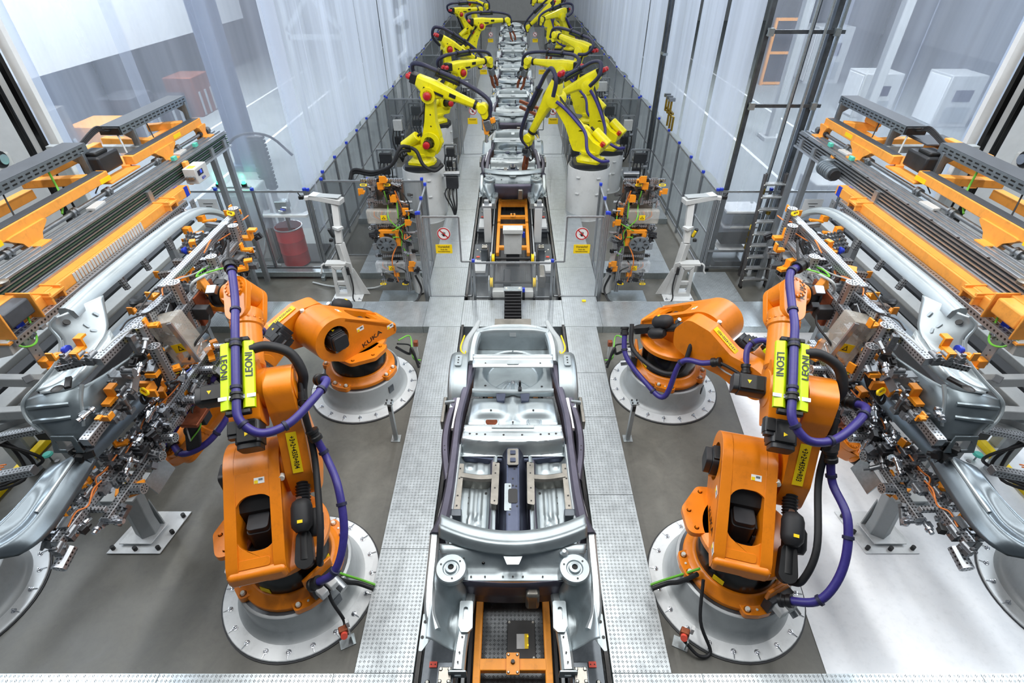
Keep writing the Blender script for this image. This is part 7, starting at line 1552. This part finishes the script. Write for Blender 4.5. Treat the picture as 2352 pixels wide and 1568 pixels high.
def tool_rack(s):
    sd = 'left' if s < 0 else 'right'; rnd = random.Random(31); V = lambda x, y, z: (s * x, y, z)
    t = thing('parked_gripper', 'parked upright gripper of perforated profiles in the %s tool rack' % sd, 'gripper', (s * 2.4, 9.5, 0))
    MB().box((s * 2.34, 9.42, .01), (.62, .44, .02)).build('floor_plate', 'galv', t, world=True, bev=.004)
    MB().bar(V(2.02, 9.55, .02), V(2.16, 9.75, 1.3), .10, .16).build('back_leg', 'stand_grey', t, world=True, bev=.01); MB().prism([(0, 0), (.3, 0), (.0, .6)], -.01, .01, Tm(s * 2.1, 9.6, .02) @ Rm(90, 'X') @ mirX(-s)).build('gusset', 'stand_grey', t, world=True)
    MB().box((s * 2.34, 9.72, 1.3), (.5, .04, 2.2)).build('back_plate', 'sheet_brown', t, world=True, bev=.006)
    profile(t, V(2.17, 9.48, .10), V(2.19, 9.62, 2.2), .075, 'perf'); profile(t, V(2.42, 9.52, .3), V(2.43, 9.62, .75), .06); profile(t, V(2.52, 9.6, 1.95), V(2.52, 9.62, 2.45), .06); profile(t, V(2.2, 9.6, 1.95), V(2.2, 9.62, 2.45), .06)
    for z, a, b in ((.34, 2.12, 2.62), (.92, 2.14, 2.64), (1.12, 2.40, 2.58), (1.56, 2.16, 2.64), (2.05, 2.14, 2.64), (2.46, 2.08, 2.68)): profile(t, V(a, 9.50 + z * .03, z), V(b, 9.50 + z * .03, z), .055, 'perf')
    # clear covers with yellow warning label
    for z, h in ((1.78, .28), (.68, .24)):
        c = MB().box((s * 2.42, 9.50, z), (.48, .14, h)).build('clear_cover', 'film' if z < 1 else 'shield', t, world=True, bev=.03)
        MB().box((s * 2.40, 9.425, z), (.09, .004, .10)).build('warning_label', 'sign_yellow', c, world=True, smooth=0); MB().prism([(-.03, -.026), (.03, -.026), (0, .03)], 0, .002, Tm(s * 2.40, 9.4225, z) @ Rm(90, 'X'), [[(-.018, -.018), (.018, -.018), (0, .018)]]).build('warning_mark', 'black', c, world=True, smooth=0)
        for k in range(6): MB().tube([V(2.3 + .03 * k, 9.5, z - .1), V(2.34 + .05 * k, 9.48, z), V(2.3 + .06 * k, 9.5, z + .1)], .008, 5).build('wire', ['cable_orange', 'cable_grey'][k % 2], c, world=True)
    MB().prism([(-.16, -.16), (.16, -.16), (.16, .18), (-.16, .18)], -.04, .04, Tm(s * 2.36, 9.50, 1.32) @ Rm(90, 'X'), [[(-.09, -.06), (.09, -.06), (.09, .11), (-.09, .11)]]).build('orange_frame', 'clamp_orange', t, world=True, bev=.008)
    dk = MB().lathe([(.0001, .06), (.05, .06), (.05, .03), (.15, .03), (.16, 0)], 24, Tm(s * 2.42, 9.44, 1.22) @ Rm(90, 'X')).build('changer_disc', 'tray_galv', t, world=True)
    for k in range(8): MB().box((s * 2.42 + .10 * math.cos(k * .785), 9.405, 1.22 + .10 * math.sin(k * .785)), (.05, .02, .015), rot=(0, -math.degrees(k * .785), 0)).build('disc_slot', 'black', dk, world=True)
    for x, z, k, sc_ in ((2.32, 2.50, 'orange_block', 1.8), (2.38, 2.40, 'orange_bracket', 1.8), (2.66, 2.28, 'orange_block', 1.5), (2.22, 2.16, 'orange_bracket', 2.0), (2.06, 1.9, 'orange_bracket', 2.0), (2.04, 1.66, 'orange_block', 1.7), (2.06, .76, 'orange_block', 1.7), (2.34, .54, 'orange_bracket', 1.6), (2.1, .66, 'orange_bracket', 1.6), (2.3, 2.5, 'orange_block', 1.4)): put(t, k, (s * x, 9.44, z), (0, 90 * (k == 'orange_bracket'), 90), sc_)
    for x, z in ((2.62, 2.42), (2.28, 2.42), (2.58, .30), (2.22, .30)): put(t, 'yellow_grip', (s * x, 9.44, z), (70, 0, 0), 1.0)
    for q, z0, z1, x0, x1 in ((30, 1.95, 2.45, 2.12, 2.62), (16, 1.0, 1.6, 2.5, 2.66), (18, .3, .95, 2.18, 2.6), (26, .5, 2.2, 1.98, 2.14), (14, 1.4, 1.6, 2.2, 2.6)):
        for i in range(q): put(t, rnd.choice(['clamp_body', 'joint_rod', 'sensor_box', 'air_cylinder', 'side_plate', 'joint_block', 'joint_block', 'sensor_box']), (s * rnd.uniform(x0, x1), 9.52 + rnd.uniform(-.06, .08), rnd.uniform(z0, z1)), (rnd.choice((0, 90)), rnd.choice((0, 90, 30)), rnd.choice((0, 90, 20))), rnd.uniform(.7, 1.15))
    for i in range(10): wire(t, s, rnd, (2.04 + rnd.uniform(-.05, .3), 9.46, rnd.uniform(.3, 2.3)), (2.04 + rnd.uniform(-.05, .3), 9.46, rnd.uniform(.3, 2.3)), .010, rnd.choice(['rubber', 'rubber', 'cable_orange', 'cable_green']), .1)
    MB().tube([V(2.04, 9.45, .5), V(1.96, 9.4, .2), V(2.02, 9.2, .05), V(2.1, 9.12, .04)], .018, 6).build('cable', 'rubber', t, world=True)
    return t
for s in (-1, 1):
    camera_stand(s); q = tool_rack(s); q.scale.x = 1.28; q.location.x = s * 2.48
# red drum with dispensing head
t = thing('red_drum', 'open red steel drum behind the guard fence on the left', 'drum', (-5.02, 10.85, 0))
MB().lathe([(.28, .05), (.29, .06), (.29, .34), (.297, .36), (.29, .38), (.29, .64), (.297, .66), (.29, .68), (.29, .92), (.302, .935), (.302, .95), (.28, .95), (.28, .5)], 40, cap=False).build('shell', 'drum_red', t)
MB().lathe([(.0001, .55), (.28, .55)], 32).build('content', 'black', t); MB().lathe([(.285, .93), (.305, .935), (.305, .955), (.285, .955)], 40, cap=False).build('rim', 'alu', t)
t = thing('dispensing_pump', 'drum pump with white forked plate hanging over the red drum', 'pump', (-5.0, 10.95, 0))
MB().box((-5.0, 11.3, .03), (1.0, .9, .06)).build('base_plate', 'dark', t, world=True)
MB().prism(rpoly([(-.48, -.12), (.48, -.12), (.60, .26), (.46, .26), (.36, .0), (-.36, .0), (-.46, .26), (-.60, .26)], .05), 0, .05, Tm(-5.0, 10.9, 1.18)).build('fork_plate', 'white', t, world=True, bev=.01)
for x in (-5.5, -4.52): MB().cyl((x, 11.1, .06), (x, 11.1, 1.6), .05, n=14).build('lift_column', 'steel', t, world=True)
MB().box((-5.05, 10.95, 1.42), (.26, .22, .18)).build('pump_head', 'galv', t, world=True, bev=.01); MB().box((-5.05, 10.95, 1.26), (.2, .18, .14)).build('pump_body', 'steel', t, world=True); MB().cyl((-5.0, 10.9, .62), (-5.0, 10.9, 1.2), .05, n=12).build('suction_tube', 'steel', t, world=True); MB().lathe([(.0001, 0), (.25, 0), (.25, .04), (.0001, .05)], 32, Tm(-5.02, 10.86, .62)).build('follower_plate', 'dark', t, world=True)
for k in range(3): MB().cyl((-5.12 + .05 * k, 10.84, 1.3 + .04 * k), (-5.02 + .05 * k, 10.82, 1.3 + .04 * k), .025, n=10).build('fitting', ['alu', 'blue', 'alu'][k], t, world=True)
MB().tube([(-4.9, 10.9, 1.5), (-4.8, 10.9, 1.7), (-4.7, 10.95, 1.5), (-4.8, 10.9, 1.3)], .02, 6).build('hose', 'white', t, world=True); MB().tube([(-5.5, 10.95, 1.0), (-5.6, 10.7, .5), (-5.7, 10.6, .15), (-5.3, 10.6, .1)], .03, 6).build('hose', 'cable_grey', t, world=True)
t = thing('signal_lamps', 'two glowing green lamps on the fence rail left of the red drum', 'lamps', (-5.85, 10.5, 1.95))
for x in (-.25, .28): MB().lathe([(.0001, .05), (.03, .045), (.04, 0)], 14, Tm(x, .1, .06)).build('lamp', 'green_lamp', t); MB().box((x, .1, .03), (.09, .07, .06)).build('lamp_foot', 'black', t)
MB().box((0, .1, -.02), (.8, .06, .03)).build('lamp_rail', 'alu_dull', t)
for x in (-.25, .28):
    d = bpy.data.lights.new('green_glow', 'POINT'); d.energy = 3; d.color = (.1, 1, .5); d.shadow_soft_size = .05
    o = bpy.data.objects.new('green_glow', d); COL.objects.link(o); o.parent = t; o.location = (x, .1, .2)
t = thing('cable_chain', 'black energy chain loop standing behind the left foil', 'chain', (-5.6, 11.75, 1.7))
for i in range(14): MB().box((0, 0, .9 - i * .085), (.34, .14, .06)).build('chain_link', 'black', t, bev=.01)
MB().tube([(-.7, -.1, .2), (-.6, -.1, .75), (-.2, -.1, 1.0), (.35, -.1, .95), (.75, -.1, .55)], .028, 8).build('hose', 'rubber', t); MB().box((0, .1, -.55), (.1, .1, 2.3)).build('chain_post', 'post_grey', t)
# fence notices
for x, lab in ((-6.35, 'white printed notice on the fence left of the red drum'), (6.25, 'white printed notice on the fence right of the ladder')):
    t = thing('paper_notice', lab, 'notice', (x, 10.4125, 1.62)); MB().box((0, 0, 0), (.40, .004, .26)).build('sheet', 'white', t, smooth=0)
    for k, w_ in ((.03, .2), (-.03, .12)): MB().box((0, -.003, k), (w_, .002, .014)).build('print_line', 'dark', t, smooth=0)
# stepladder
def ladder():
    t = thing('stepladder', 'grey aluminium stepladder leaning at the fence on the right', 'ladder', (5.4, 10.0, 0))
    A0, A1, B0, B1 = Vector((4.95, 9.80, 0)), Vector((4.99, 10.22, 2.34)), Vector((5.50, 9.82, 0)), Vector((5.40, 10.24, 2.34))
    for a, b in ((A0, A1), (B0, B1)):
        MB().bar(a, b, .035, .10, (0, 1, 0)).build('stile', 'ladder', t, world=True, bev=.006); MB().box(tuple(a + Vector((0, 0, .03))), (.05, .12, .06)).build('foot', 'black', t, world=True, bev=.008)
    for k in range(9):
        q = (k + .75) / 9.5; a = A0.lerp(A1, q); b = B0.lerp(B1, q); st = MB().bar(a, b, .13, .035, (0, 0, 1)).build('tread', 'ladder_tread', t, world=True, bev=.005)
        for e in (a, b): use('bolt', BOLT, st, Tm(e.x, e.y - .06, e.z) @ Rm(90, 'X') @ Matrix.Diagonal((.5, .5, .5, 1)), True)
    for a, b in ((Vector((5.10, 10.30, 0)), A1 + Vector((.05, .05, 0))), (Vector((5.56, 10.30, 0)), B1 + Vector((.05, .05, 0)))): MB().bar(a, b, .03, .07, (0, 1, 0)).build('rear_stile', 'ladder', t, world=True, bev=.005)
ladder()
t = thing('pallet_stack', 'white boards and blue trays stacked behind the fence near the ladder', 'stack', (5.0, 10.9, 0))
for z, d, m in ((.1, (.8, .6, .2), 'galv_dark'), (.45, (.7, .5, .04), 'white'), (.75, (.7, .5, .3), 'dark'), (1.0, (.75, .5, .05), 'stand_grey'), (1.2, (.75, .5, .22), 'tray_galv'), (1.36, (.8, .55, .05), 'white')): MB().box((0, 0, z), d).build('shelf_item', m, t, bev=.01)
MB().box((-.3, .2, .7), (.05, .05, 1.4)).build('upright', 'post_grey', t); MB().box((.3, .2, .7), (.05, .05, 1.4)).build('upright', 'post_grey', t)
# gear inside the yellow line along the fences: valve racks and cabinets
for s, sd in ((-1, 'left'), (1, 'right')):
    for i, (x, y, w_, h) in enumerate(((3.7, 15.4, .5, 1.2), (3.75, 17.9, .4, 1.5), (3.5, 20.4, .6, 1.3), (3.6, 23.2, .6, 1.6), (1.9, 16.2, .35, 1.1), (2.1, 25.2, .4, 1.2))):
        t = thing('valve_rack', '%s cluttered valve rack counted from the front along the %s side of the yellow line' % (['first', 'second', 'third', 'fourth', 'fifth', 'sixth'][i], sd), 'rack', (s * x, y, 0))
        for a in (-w_ / 2, w_ / 2): MB().box((a, 0, h / 2), (.05, .05, h)).build('upright', 'alu_dull', t)
        for z in (h * .35, h * .7, h): MB().box((0, 0, z), (w_, .05, .05)).build('crossbar', 'alu_dull', t)
        MB().box((0, -.05, h * .82), (w_ * .7, .14, h * .22)).build('valve_box', 'stand_grey' if i % 2 else 'dark', t, bev=.01); MB().box((-.05, -.05, h * .5), (w_ * .5, .12, h * .16)).build('valve_box', 'dark', t, bev=.01)
        for k in range(4): MB().tube([(-.15 + .09 * k, -.05, h * .75), (-.2 + .12 * k, -.16, h * .5), (-.1 + .07 * k, -.1, h * .2), (0, 0, .02)], .02, 6).build('hose', 'rubber', t)
        MB().cyl((w_ * .2, -.1, h * .62), (w_ * .45, -.1, h * .62), .06, n=12).build('filter', 'steel', t)
cable('thin black hose lying on the floor between the left stand and rack', [(-4.4, 9.95, .03), (-3.9, 9.75, .05), (-3.0, 9.7, .04), (-2.6, 9.8, .25), (-2.5, 9.85, .4)], .02, 'cable_grey')
